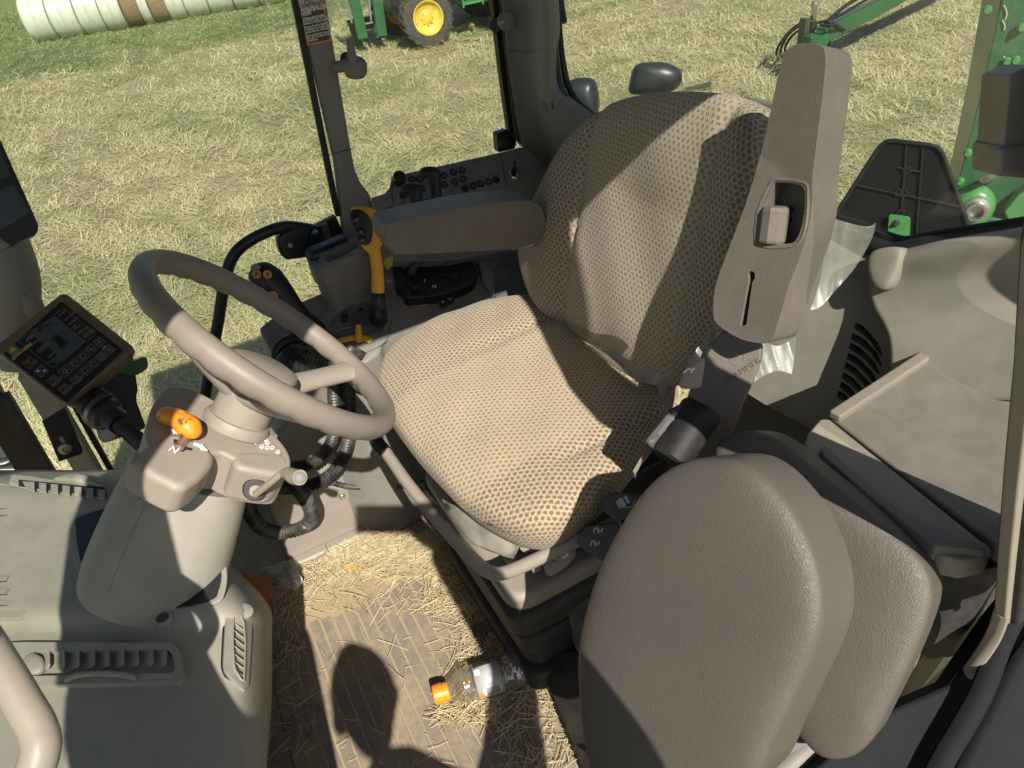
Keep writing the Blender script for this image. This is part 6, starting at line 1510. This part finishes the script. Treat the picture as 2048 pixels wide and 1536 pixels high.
    tube('bar_cap', [bar_pts[0]+(bar_pts[0]-bar_pts[1])*.4, bar_pts[0], bar_pts[1]], 0.0135, M['black'], t, 14, spline=False)
    F = Plane(at(1085, 1085, d=1.24), (-0.5, -0.65, 0.5))
    mb = slab('slide_bracket', F.many([(1036, 1084), (1060, 1072), (1125, 1052), (1122, 1080), (1090, 1094), (1050, 1107), (1040, 1100)]), F.n, 0.02, M['foam'], t, 0.002)
    lathe('bracket_hole', [(0.004, 0), (0.004, .001)], F(1075, 1086, .001), F.n, M['black'], mb, 10)
    slab('slide_block', F.many([(1060, 1135), (1078, 1118), (1084, 1140), (1066, 1150)], .005), F.n, 0.03, M['taupe_clean'], t, 0.004)
    lv = Plane(at(1115, 1125, d=1.20), (-0.45, -0.55, 0.7))
    hd = pad('weight_lever', cr(lv.many([(1088, 1118), (1104, 1104), (1140, 1096), (1152, 1104), (1144, 1122), (1118, 1145), (1098, 1152), (1088, 1138)]), 3, True), lv.n, .007, .02, M['taupe'], t, 8, 4)
    strokes('lever_arrow', [(lv(1121, 1108, .0078), lv(1127, 1116, .0078), lv.n), (lv(1127, 1116, .0078), lv(1136, 1107, .0078), lv.n)], .0016, M['white'], hd)
    for i in range(5): lathe('lever_hole', [(0.0016, 0), (0.0016, .0006)], lv(1106+(i % 3)*6, 1112+(i // 3)*7+i, .0072), lv.n, M['black'], hd, 8)
    for nm, q, c_, mk in (('adjust_paddle', [(1194, 1012), (1222, 984), (1286, 988), (1262, 1034), (1232, 1044)], (1248, 1003), 'seat'), ('adjust_paddle', [(1150, 1086), (1170, 1052), (1232, 1044), (1250, 1062), (1226, 1116), (1204, 1124)], (1190, 1082), 'ticks')):
        pp = Plane(at(*c_, d=1.13), (-0.40, -0.62, 0.68))
        k = pad(nm, round_poly(pp.many(q), .007), pp.n, .004, .022, M['darkgrey'], t, 8, 4.5)
        x = (pp(c_[0]+10, c_[1]-5)-pp(*c_)).normalized(); y = pp.n.cross(x); c = pp(*c_, .0068)
        if mk == 'seat':
            for ox, oy, a_, b_ in ((-.004, 0, .0045, .007), (.0055, .001, .0025, .0065), (-.0105, 0, .0012, .006)):
                plate('paddle_symbol', round_poly([c+x*(ox+i*a_)+y*(oy+j*b_) for i, j in ((-1, -1), (1, -1), (1, 1), (-1, 1))], .001), M['sticker_grey'], k, pp.n, .0006)
            cp = circle(c+x*.005-y*.002, .010, x, y, 18); strokes('paddle_symbol', [(cp[i], cp[i+1], pp.n) for i in range(10, 17)], .0006, M['sticker_grey'], k)
        else:
            for ox, oy in ((-.004, -.003), (.010, .013)):
                cc = c+x*ox+y*oy
                strokes('paddle_symbol', [(cc-x*.005, cc-x*.002+y*.005, pp.n), (cc-x*.002+y*.005, cc-x*.0+y*.004, pp.n), (cc+x*.001-y*.004, cc+x*.003+y*.004, pp.n), (cc+x*.004-y*.001, cc+x*.006-y*.004, pp.n), (cc+x*.006-y*.004, cc+x*.009-y*.001, pp.n)], .0012, M['sticker_grey'], k)
    # seat belt housing
    b = thing('seat_belt_housing', 'black plastic seat belt buckle housing beside the cushion corner', 'seat belt', at(1350, 880, d=1.03))
    P = Plane(at(1350, 860, d=1.01), (-0.35, -0.60, 0.72))
    ax = (P(1390, 800)-P(1300, 910)).normalized()
    a0, a1 = at(1338, 915, d=1.0), at(1402, 822, d=1.01)
    tube('housing', [a0+(a0-a1)*.05, a0, a0.lerp(a1, .5), a1, a1+(a1-a0)*.06], [0.020, 0.031, 0.031, 0.031, 0.022], plastic('belt_black', (.014, .014, .016), .55, 900, .12, .1, .05, spec=.25), b, 24, 3, flat=.9)
    Q = Plane(P(1335, 865, .015), P.n)
    slab('buckle_face', round_poly(Q.many([(1288, 882), (1340, 818), (1362, 806), (1378, 812), (1372, 826), (1318, 902), (1300, 896)]), .008), Q.n, 0.03, M['rubber'], b, 0.003)
    slab('buckle_slot', Q.many([(1312, 868), (1350, 822), (1356, 828), (1320, 872)], .001), Q.n, .002, M['black_gloss'], b)
    for a_, c_ in (((1345, 838), (1352, 844)), ((1332, 862), (1342, 858)), ((1300, 884), (1308, 880))):
        strokes('buckle_mark', [(Q(*a_, .0015), Q(*c_, .0015), Q.n)], .0012, M['darkgrey'], b)
seat()

def instructor_seat():
    p0 = at(1440, 1200, d=.80); n = Vector((-0.86, -0.14, 0.48)).normalized(); P = Plane(p0, n)
    t = thing('instructor_seat', 'folded taupe leather instructor seat in front beside the door', 'seat', at(1450, 1500, d=1.0))
    o1 = [(1440, 914), (1490, 920), (1538, 950), (1590, 1010), (1630, 1085), (1652, 1160), (1655, 1240), (1635, 1310), (1600, 1385), (1560, 1470), (1515, 1560), (1420, 1620), (1290, 1640), (1215, 1590), (1185, 1500), (1172, 1400), (1170, 1300), (1188, 1205), (1222, 1110), (1278, 1010), (1330, 950), (1385, 920)]
    ol = lin(cr(P.many(o1), 8, True), .008, True)
    pad('front_pad', ol, n, 0.030, 0.062, M['leather'], t, 26, 4.0, cen=P(1420, 1270), under=1.0, edge=8)
    n2 = Vector((-0.80, -0.22, 0.56)).normalized(); Q = Plane(at(1660, 1180, d=.865), n2)
    o2 = [(1436, 900), (1450, 878), (1490, 862), (1535, 866), (1580, 890), (1660, 955), (1760, 1035), (1828, 1095), (1862, 1145), (1868, 1200), (1850, 1262), (1815, 1345), (1775, 1425), (1745, 1480), (1705, 1510), (1655, 1512), (1615, 1480), (1560, 1400), (1480, 1200), (1430, 1000)]
    pad('rear_pad', lin(cr(Q.many(o2, -.022), 8, True), .008, True), n2, 0.026, 0.045, M['leather'], t, 24, 4.0, cen=Q(1660, 1180, -.022), under=1.0, edge=6)
    H = Plane(at(1580, 1480, d=.93), (-.3, -.5, .8))
    slab('hinge_plate', cr(H.many([(1520, 1475), (1560, 1450), (1600, 1455), (1660, 1500), (1640, 1525), (1560, 1515)]), 3, True), H.n, .01, M['darkgrey'], t, .002)
    r = thing('seat_post', 'blurred grey round tube beside the instructor seat base', 'tube', at(1600, 1450, d=.93))
    tube('post', [at(1870, 1260, d=1.02), at(1790, 1335, d=.99), at(1710, 1410, d=.965), at(1620, 1490, d=.94), at(1500, 1600, d=.92)], 0.017, M['console'], r, 16, 4)
    tube('clamp', [at(1700, 1440, d=.95), at(1720, 1400, d=.96), at(1708, 1432, d=.94)], .010, M['zinc'], r, 10, 4)
    s = thing('seat_box', 'dark support box under the instructor seat on the cab floor', 'support', (0.42, 0.42, 0))
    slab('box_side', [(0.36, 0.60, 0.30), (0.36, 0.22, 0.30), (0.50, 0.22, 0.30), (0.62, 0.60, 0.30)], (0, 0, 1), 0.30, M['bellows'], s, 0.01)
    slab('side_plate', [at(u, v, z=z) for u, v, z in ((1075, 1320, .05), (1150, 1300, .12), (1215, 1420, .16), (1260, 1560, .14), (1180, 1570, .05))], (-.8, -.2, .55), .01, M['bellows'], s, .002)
    lathe('plate_hole', [(.007, 0), (.0068, .001)], at(1112, 1348, z=.085), (-.8, -.2, .55), M['black'], s, 14)
    c = thing('folded_cloth', 'grey green cloth bundle tucked beside the seat bellows', 'cloth', at(1170, 1260, d=1.17))
    K = Plane(at(1170, 1240, d=1.13), (-.5, -.5, .7))
    def wv(p, q): return p+K.n*(0.010*math.sin(q[0]*70+1)*math.cos(q[1]*45)+.006*math.sin(q[1]*120))
    pad('cloth', lin(cr(K.many([(1140, 1225), (1165, 1205), (1195, 1185), (1230, 1170), (1250, 1230), (1230, 1300), (1195, 1345), (1165, 1310), (1145, 1270)]), 6, True), .008, True), K.n, .03, .03, M['fleece'], c, 16, 2.2, warp=wv)
instructor_seat()

# ================================================================== LOOSE THINGS
def crumple(name, rows, amp, mat, label, cat, group=None, n=6, seed=0, f=60.0, parent=None):
    n += 3
    R = [cr(r, n) for r in rows]; C_ = [cr([r[j] for r in R], n) for j in range(len(R[0]))]
    a, b = len(C_), len(C_[0]); vs = []
    r = random.Random(seed); ph = [((_cx*r.uniform(.6, 1.3)+_cy*r.uniform(-.45, .45)+_fw*r.uniform(-.3, .3))*f*r.choice((.3, .6, 1.1)), r.uniform(0, 6.28)) for _ in range(8)]
    for j in range(a):
        for i in range(b):
            p = C_[j][i]; s = 0
            for k_, h_ in ph: s += abs(math.sin(p.dot(k_)+h_))-.5
            vs.append(p+(CAM-p).normalized()*amp*s*.45+Vector((0, 0, amp*.25*math.sin(p.dot(ph[0][0])*2))))
    fs = [(j*b+i, (j+1)*b+i, (j+1)*b+i+1, j*b+i+1) for j in range(a-1) for i in range(b-1)]
    o = mesh(name, vs, fs, mat, parent, True, sharp=24, solid=0.0004)
    if label: tag(o, label, cat, group)
    return o
def films():
    g = 'torn clear plastic film on the seat'
    def row(q, d): return [at(u, v, d=dd) for (u, v), dd in zip(q, d if isinstance(d, (list, tuple)) else [d]*len(q))]
    crumple('plastic_film', [row([(1655, 434), (1690, 442), (1735, 452), (1752, 446)], 1.10), row([(1648, 500), (1685, 496), (1722, 500), (1742, 480)], 1.11), row([(1640, 560), (1665, 556), (1690, 556), (1706, 540)], 1.12), row([(1620, 620), (1632, 618), (1645, 610), (1655, 600)], 1.12)], .006, M['film'], 'large clear crumpled plastic film behind the raised armrest', 'plastic film', g, 9, 1, 70)
    crumple('plastic_film', [row([(1525, 680), (1555, 690), (1592, 672)], 1.12), row([(1518, 715), (1550, 720), (1590, 705)], 1.12), row([(1512, 745), (1545, 738), (1588, 730)], 1.12), row([(1508, 765), (1552, 742), (1584, 748)], 1.12)], .004, M['film'], 'clear plastic film hanging below the raised armrest', 'plastic film', g, 8, 2, 80)
    crumple('plastic_film', [row([(1422, 652), (1432, 660)], 1.06), row([(1404, 680), (1428, 690)], 1.06), row([(1384, 710), (1414, 704)], 1.06), row([(1372, 735), (1388, 728)], 1.06)], .004, M['film'], 'small clear film scrap between backrest and recline handle', 'plastic film', g, 8, 3, 90)
    crumple('plastic_film', [row([(1130, 648), (1140, 642)], [1.38, 1.38]), row([(1176, 676), (1186, 666)], [1.32, 1.32]), row([(1195, 692), (1228, 672)], [1.27, 1.27]), row([(1240, 712), (1262, 690)], [1.24, 1.24])], .004, M['film_dusty'], 'white film strip along the seam at the right foot of the backrest', 'plastic film', g, 8, 4, 60)
    crumple('plastic_film', [row([(1170, 690), (1182, 690)], [1.262, 1.262]), row([(1214, 724), (1240, 712)], [1.215, 1.215]), row([(1265, 757), (1290, 738)], [1.17, 1.17]), row([(1314, 770), (1322, 748)], [1.135, 1.135])], .005, M['film_dusty'], 'long white film strip lying across the cushion rear edge', 'plastic film', g, 9, 5, 60)
    crumple('plastic_film', [row([(1314, 762), (1338, 766)], [1.115, 1.115]), row([(1318, 785), (1330, 790)], [1.105, 1.105]), row([(1324, 808), (1332, 815)], [1.10, 1.10]), row([(1316, 834), (1334, 818)], [1.09, 1.09])], .004, M['film_dusty'], 'short twisted film strip hanging down towards the belt housing', 'plastic film', g, 8, 6, 70)
    crumple('plastic_film', [row([(1378, 182), (1420, 172), (1424, 154)], 1.38), row([(1372, 176), (1400, 168), (1421, 162)], 1.38), row([(1362, 186), (1392, 182), (1424, 180)], 1.38)], .006, M['film'], 'bluish film scrap standing on top of the backrest', 'plastic film', g, 7, 7, 80)
    crumple('plastic_film', [row([(1480, 196), (1486, 200)], 1.32), row([(1482, 184), (1488, 190)], 1.32), row([(1490, 181), (1498, 184)], 1.32)], .003, M['film'], 'tiny film wisp at the left top corner of the backrest', 'plastic film', g, 7, 8, 80)
    crumple('plastic_film', [row([(884, 997), (930, 1022), (985, 1048), (1050, 1071)], [1.30, 1.265, 1.235, 1.205]), row([(890, 1020), (936, 1050), (990, 1076), (1042, 1086)], [1.29, 1.255, 1.225, 1.20]), row([(910, 1050), (950, 1085), (1000, 1100), (1036, 1100)], [1.28, 1.25, 1.225, 1.20]), row([(930, 1083), (970, 1098), (1022, 1116), (1030, 1112)], [1.27, 1.245, 1.22, 1.20])], .005, M['film_dusty'], 'dusty grey plastic film wrapped under the front of the cushion', 'plastic film', g, 8, 9, 45)
    crumple('plastic_wrapper', [[at(u, v, z=z) for u, v, z in q] for q in ([(520, 1140, .03), (548, 1128, .05), (575, 1120, .06), (603, 1128, .03)], [(530, 1155, .04), (552, 1150, .07), (580, 1145, .06), (600, 1150, .03)], [(545, 1172, .03), (565, 1172, .05), (585, 1178, .04), (592, 1185, .02)])], .012, M['film'], 'crumpled clear wrapper on the straw beside the brown board', 'wrapper', None, 9, 10, 60)
    crumple('paper_scrap', [[at(u, v, z=z) for u, v, z in q] for q in ([(584, 1148, .06), (592, 1140, .07)], [(588, 1160, .05), (604, 1156, .06)], [(596, 1176, .03), (604, 1166, .04)])], .004, M['white'], 'small white crumpled paper scrap at the edge of the straw', 'paper scrap', None, 6, 11, 60)
films()

def bottle():
    a = at(866, 1391, z=.037); b = at(1030, 1338, z=.037); d = (b-a).normalized(); L = 0.198
    t = thing('drink_bottle', 'empty clear drink bottle with orange cap lying on the floor mat', 'bottle', (a+b)/2-Vector((0, 0, .037)))
    lathe('cap', [(0.001, 0), (0.018, 0.0005), (0.0205, 0.003), (0.0208, 0.019), (0.0200, 0.022)], a, d, M['orange'], t, 48)
    tr = lathe('tamper_ring', [(0.0190, 0.0225), (0.0192, 0.030), (0.0178, 0.034)], a, d, M['orange'], t, 40)
    prof = [(0.0170, .022), (0.0172, .036), (0.0200, .041), (0.0285, .050), (0.0340, .062), (0.0352, .070), (0.0335, .077), (0.0338, .083), (0.0362, .088), (0.0362, .150), (0.0335, .155), (0.0340, .160), (0.0372, .165), (0.0375, .188), (0.0345, .196), (0.022, .198), (0.012, .190)]
    lathe('bottle_body', prof, a, d, M['pet'], t, 40)
    x, y, n = frame(d)
    up = Vector((-0.1, -0.65, 0.75)); up = (up-d*up.dot(d)).normalized(); sd_ = d.cross(up)
    def arc(h0, h1, a0, a1, r, k=14):
        vs = []; fs = []
        for i in range(k+1):
            q = a0+(a1-a0)*i/k
            for h in (h0, h1): vs.append(a+d*h+(up*math.cos(q)+sd_*math.sin(q))*r)
        for i in range(k): fs.append((2*i, 2*i+1, 2*i+3, 2*i+2))
        return vs, fs
    v, f = arc(.092, .148, -2.0, 1.75, .0367, 40); lb = mesh('label', v, f, flat('label_film', (.42, .42, .43), .35, .0, .5, .12), t, True, solid=.0003)
    v, f = arc(.094, .132, -1.95, -.95, .0371, 12); mesh('label_dark_area', v, f, M['bellows'], lb, True, solid=.0002)
    v, f = arc(.104, .142, .30, .92, .0372, 8); mesh('barcode_ground', v, f, M['white'], lb, True, solid=.0002)
    for i in range(15):
        q = .36+.036*i; v, f = arc(.110, .139, q, q+(.014 if i % 3 else .022), .03755, 2); mesh('barcode_bar', v, f, M['black'], lb, False, solid=.0001)
    o = []
    for i in range(16):
        k = 2*math.pi*i/16; q = .86+.20*math.cos(k)*(1+.3*math.sin(3*k)); h = .0985+.0055*math.sin(k)
        o.append(a+d*h+(up*math.cos(q)+sd_*math.sin(q))*.0374)
    mesh('label_emblem', o, [list(range(16))], M['orange'], lb, False, solid=.0002)
    v, f = arc(.094, .106, -.85, -.45, .0372, 8); mesh('label_white_mark', v, f, M['white'], lb, True, solid=.0002)
    lq = []
    for h, r in ((.048, .020), (.060, .030), (.072, .0315), (.080, .030), (.092, .031)):
        for i in range(9):
            q = math.pi+(-1+2*i/8)*.85; w_ = Vector((0, 0, 1)); w_ = (w_-d*w_.dot(d)).normalized(); s_ = d.cross(w_)
            lq.append(a+d*h+(w_*math.cos(q)+s_*math.sin(q))*r)
    fs = [(j*9+i, j*9+i+1, (j+1)*9+i+1, (j+1)*9+i) for j in range(4) for i in range(8)]
    for j in range(4): fs.append((j*9, j*9+8, (j+1)*9+8, (j+1)*9))
    mesh('drink_rest', lq, fs, M['liquid'], t, True)
bottle()

def small_litter():
    c = at(990, 1396, z=.012)
    s = pad('pebble', cr([c+Vector((.012*math.cos(k), .010*math.sin(k), -.004)) for k in (0, .9, 1.9, 2.8, 3.7, 4.7, 5.5)], 4, True), (.2, -.2, 1), .011, .008, M['stone'], None, 8, 2)
    tag(s, 'pale pebble lying against the underside of the bottle', 'pebble')
    sp = [(944, 1252), (952, 1246), (968, 1250), (975, 1262), (972, 1276), (966, 1288), (970, 1318), (966, 1322), (958, 1290), (948, 1276)]
    P = Plane(at(960, 1280, z=.02), (-.3, -.3, .9))
    s = slab('spoon', cr(P.many(sp), 4, True), P.n, .003, M['darkgrey'], None, .001); tag(s, 'dark grey plastic spoon standing by the bellows beside the bottle', 'spoon')
    o = slab('yellow_strip', [at(u, v, z=z) for u, v, z in ((684, 1130, .02), (705, 1128, .022), (762, 1153, .012), (758, 1158, .011), (715, 1140, .018), (690, 1136, .02))], (0, 0, 1), .002, flat('dry_leaf', (.50, .30, .05), .6, var=.2), None)
    tag(o, 'flat ochre dry leaf strip lying on the straw', 'leaf')
small_litter()

def straw():
    V = []; F = []
    def put(c, th, L, w_, tilt, z):
        d = Vector((math.cos(th)*math.cos(tilt), math.sin(th)*math.cos(tilt), math.sin(tilt))); s = Vector((-math.sin(th), math.cos(th), 0)); u = d.cross(s)
        k = len(V); bend = random.uniform(-.12, .12)*L
        for f in (-.5, 0, .5):
            o = Vector((c.x, c.y, z))+d*L*f+s*(bend*(1-4*f*f)*.5)
            V.extend([tuple(o+s*w_), tuple(o+u*w_*1.1), tuple(o-s*w_), tuple(o-u*w_*.6)])
        for j in (0, 4):
            for i in range(4): F.append((k+j+i, k+j+(i+1) % 4, k+j+4+(i+1) % 4, k+j+4+i))
    zones = [  # px polygon-ish boxes: u0,v0,u1,v1,count,height
        (560, 1075, 880, 1120, 2300, .030), (600, 1100, 880, 1160, 1300, .022), (600, 1150, 900, 1230, 260, .010), (850, 1060, 960, 1230, 1100, .018), (920, 1200, 1010, 1330, 420, .012),
        (470, 1040, 600, 1200, 1000, .028), (520, 1200, 600, 1340, 200, .012), (530, 1340, 640, 1520, 60, .008), (600, 1230, 900, 1536, 70, .010), (880, 1400, 1000, 1450, 260, .012), (1000, 1340, 1190, 1536, 300, .010), (1040, 1290, 1100, 1420, 200, .014), (880, 1200, 960, 1400, 90, .012)]
    for u0, v0, u1, v1, cnt, hh in zones:
        for _ in range(cnt):
            p = at(random.uniform(u0, u1), random.uniform(v0, v1), z=.01)
            if p.y > 1.39 or p.x > .75: continue
            small = random.random() < .45
            put(p, random.uniform(0, math.pi), random.uniform(.008, .02) if small else random.uniform(.02, .075)*random.uniform(.6, 1.25), random.uniform(.0004, .0008) if small else random.uniform(.0005, .0011), random.gauss(0, .10), .012+abs(random.gauss(0, .5))*hh)
    o = joined('straw', V, F, M['straw']); tag(o, 'loose pale straw and chaff scattered over the cab floor', 'straw')
    # long single stalks that catch the eye
    for i, (a, b) in enumerate((((600, 1168), (700, 1098)), ((735, 1176), (798, 1164)), ((642, 1228), (690, 1200)), ((640, 1300), (650, 1255)), ((570, 1270), (650, 1255)), ((865, 1420), (862, 1480)), ((800, 1450), (798, 1485)), ((760, 1295), (772, 1345)))):
        pass
straw()

def photographer():
    """the person on the cab step who holds the phone up: casts the shadows seen on floor and seats"""
    t = thing('person', 'person in dark shirt on the cab step holding a phone up', 'person', (-0.15, -0.26, -0.50))
    J = {'pelvis': ((-0.13, -0.30, 0.33), .15), 'waist': ((-0.13, -0.29, 0.50), .135), 'chest': ((-0.13, -0.27, 0.72), .15), 'collar': ((-0.145, -0.26, 0.92), .115), 'neck': ((-0.16, -0.24, 1.02), .066),
         'rs': ((0.03, -0.25, 0.75), .066), 're': ((0.168, -0.15, 0.99), .052), 'rw': ((0.125, -0.055, 1.27), .036), 'ls': ((-0.31, -0.26, 0.88), .07), 'le': ((-0.38, -0.20, 1.02), .046), 'lw': ((-0.41, -0.02, 1.24), .032),
         'rh': ((-0.04, -0.30, 0.24), .095), 'rk': ((-0.03, -0.28, -0.12), .068), 'ra': ((-0.03, -0.33, -0.46), .045), 'lh': ((-0.22, -0.30, 0.24), .095), 'lk': ((-0.24, -0.28, -0.12), .068), 'la': ((-0.24, -0.33, -0.46), .045)}
    E = [('pelvis', 'waist'), ('waist', 'chest'), ('chest', 'collar'), ('collar', 'neck'), ('chest', 'rs'), ('rs', 're'), ('re', 'rw'), ('chest', 'ls'), ('ls', 'le'), ('le', 'lw'), ('pelvis', 'rh'), ('rh', 'rk'), ('rk', 'ra'), ('pelvis', 'lh'), ('lh', 'lk'), ('lk', 'la')]
    nm = list(J); me = bpy.data.meshes.new('body'); me.from_pydata([J[k][0] for k in nm], [(nm.index(a), nm.index(b)) for a, b in E], [])
    o = link('body', me, t); me.materials.append(M['shirt'])
    sk = o.modifiers.new('skin', 'SKIN'); me.skin_vertices[0].data[0].use_root = True
    for i, k in enumerate(nm): me.skin_vertices[0].data[i].radius = (J[k][1], J[k][1]*(.75 if k in ('pelvis', 'waist', 'chest') else 1))
    o.modifiers.new('sub', 'SUBSURF').render_levels = 2
    def ell(name, c, r, mat, tilt=0): 
        c = Vector(c); prof = [(max(.001, math.sin(math.pi*k/14)), -math.cos(math.pi*k/14)) for k in range(15)]
        vs = []; fs = []
        for q, h in prof:
            for i in range(20):
                a = 2*math.pi*i/20; taper = 1-.18*max(0, -h)
                vs.append(c+Vector((math.cos(a)*q*r[0]*taper, math.sin(a)*q*r[1]*taper+tilt*h, h*r[2])))
        for j in range(14):
            for i in range(20): fs.append((j*20+i, j*20+(i+1) % 20, (j+1)*20+(i+1) % 20, (j+1)*20+i))
        return mesh(name, vs, fs, mat, t)
    h = ell('head', (-0.165, -0.215, 1.13), (.058, .085, .112), M['skin'], .01)
    ell('hair', (-0.165, -0.232, 1.155), (.070, .084, .100), M['shirt'])
    tube('nose', [(-0.165, -0.125, 1.13), (-0.165, -0.108, 1.10), (-0.165, -0.126, 1.088)], [.008, .011, .008], M['skin'], h, 8, 4)
    for s in (-1, 1):
        lathe('eye', [(.001, 0), (.011, .002), (.008, .007), (.001, .009)], (-0.165+s*.030, -0.142, 1.125), (0, 1, 0), M['white'], h, 12)
        tube('ear', [(-0.165+s*.060, -0.215, 1.14), (-0.165+s*.066, -0.222, 1.115), (-0.165+s*.059, -0.212, 1.085)], .009, M['skin'], h, 8, 4)
    tube('mouth', [(-0.187, -0.133, 1.055), (-0.165, -0.126, 1.053), (-0.143, -0.133, 1.055)], .0045, M['copper'], h, 8, 4)
    # hand and phone
    ph = thing('phone', 'dark phone held level in the raised right hand', 'phone', CAM-_fw*.02)
    c = CAM-_fw*0.016+_cx*0.040-_cy*0.022
    box('phone_body', c, (.150, .074, .008), M['black_gloss'], ph, (_cx, _cy, _fw), .003)
    w0 = Vector((0.125, -0.055, 1.27)); e = c+_cx*.078
    tube('palm', [w0, w0.lerp(e, .5)-_fw*.02, e-_fw*.012+_cx*.018-_cy*.01], [.030, .036, .030], M['skin'], t, 14, 5, flat=.6)
    for k, (oy, L) in enumerate(((.030, .078), (.010, .085), (-.010, .080), (-.028, .064))):
        b = e+_cx*.016+_cy*(oy-.004)-_fw*.012
        tube('finger', [b, b+_cx*.006+_fw*.018+_cy*.004, b-_cx*.020+_fw*.024+_cy*.004, b-_cx*(L*.55)+_fw*.019+_cy*.003], [.0098, .0092, .0085, .0070], M['skin'], t, 10, 5)
    tube('thumb', [w0.lerp(e, .6)-_fw*.02, e-_fw*.020-_cx*.012+_cy*.008, e-_fw*.018-_cx*.036+_cy*.020], [.013, .011, .009], M['skin'], t, 10, 5)
    l0 = Vector((-.41, -.02, 1.24)); l1 = Vector((-.42, .05, 1.31))
    tube('palm', [l0, l0.lerp(l1, .5), l1], [.030, .037, .030], M['skin'], t, 14, 5, flat=.6)
    for k in range(4):
        b = l1+Vector((-.028+.019*k, .0, .012)); tube('finger', [b, b+Vector((0, .03, .018)), b+Vector((0, .055, .004)), b+Vector((0, .058, -.018+.004*k))], [.0098, .0092, .0085, .007], M['skin'], t, 10, 5)
    tube('thumb', [l0.lerp(l1, .5), l1+Vector((.040, -.005, -.01)), l1+Vector((.052, .030, -.002))], [.013, .011, .009], M['skin'], t, 10, 5)
    for s, x in ((1, -.03), (-1, -.24)):
        pad('shoe', cr([Vector((x+a, -0.33+b, -.49)) for a, b in ((-.045, -.09), (.045, -.09), (.05, .05), (.03, .17), (-.03, .17), (-.05, .05))], 4, True), (0, 0, 1), .05, .03, M['black'], t, 8, 2.2)
    slab('cab_step', [(-.45, -.50, -.525), (.25, -.50, -.525), (.25, -.10, -.525), (-.45, -.10, -.525)], (0, 0, 1), .03, M['zinc'], CAB, .004)
photographer()
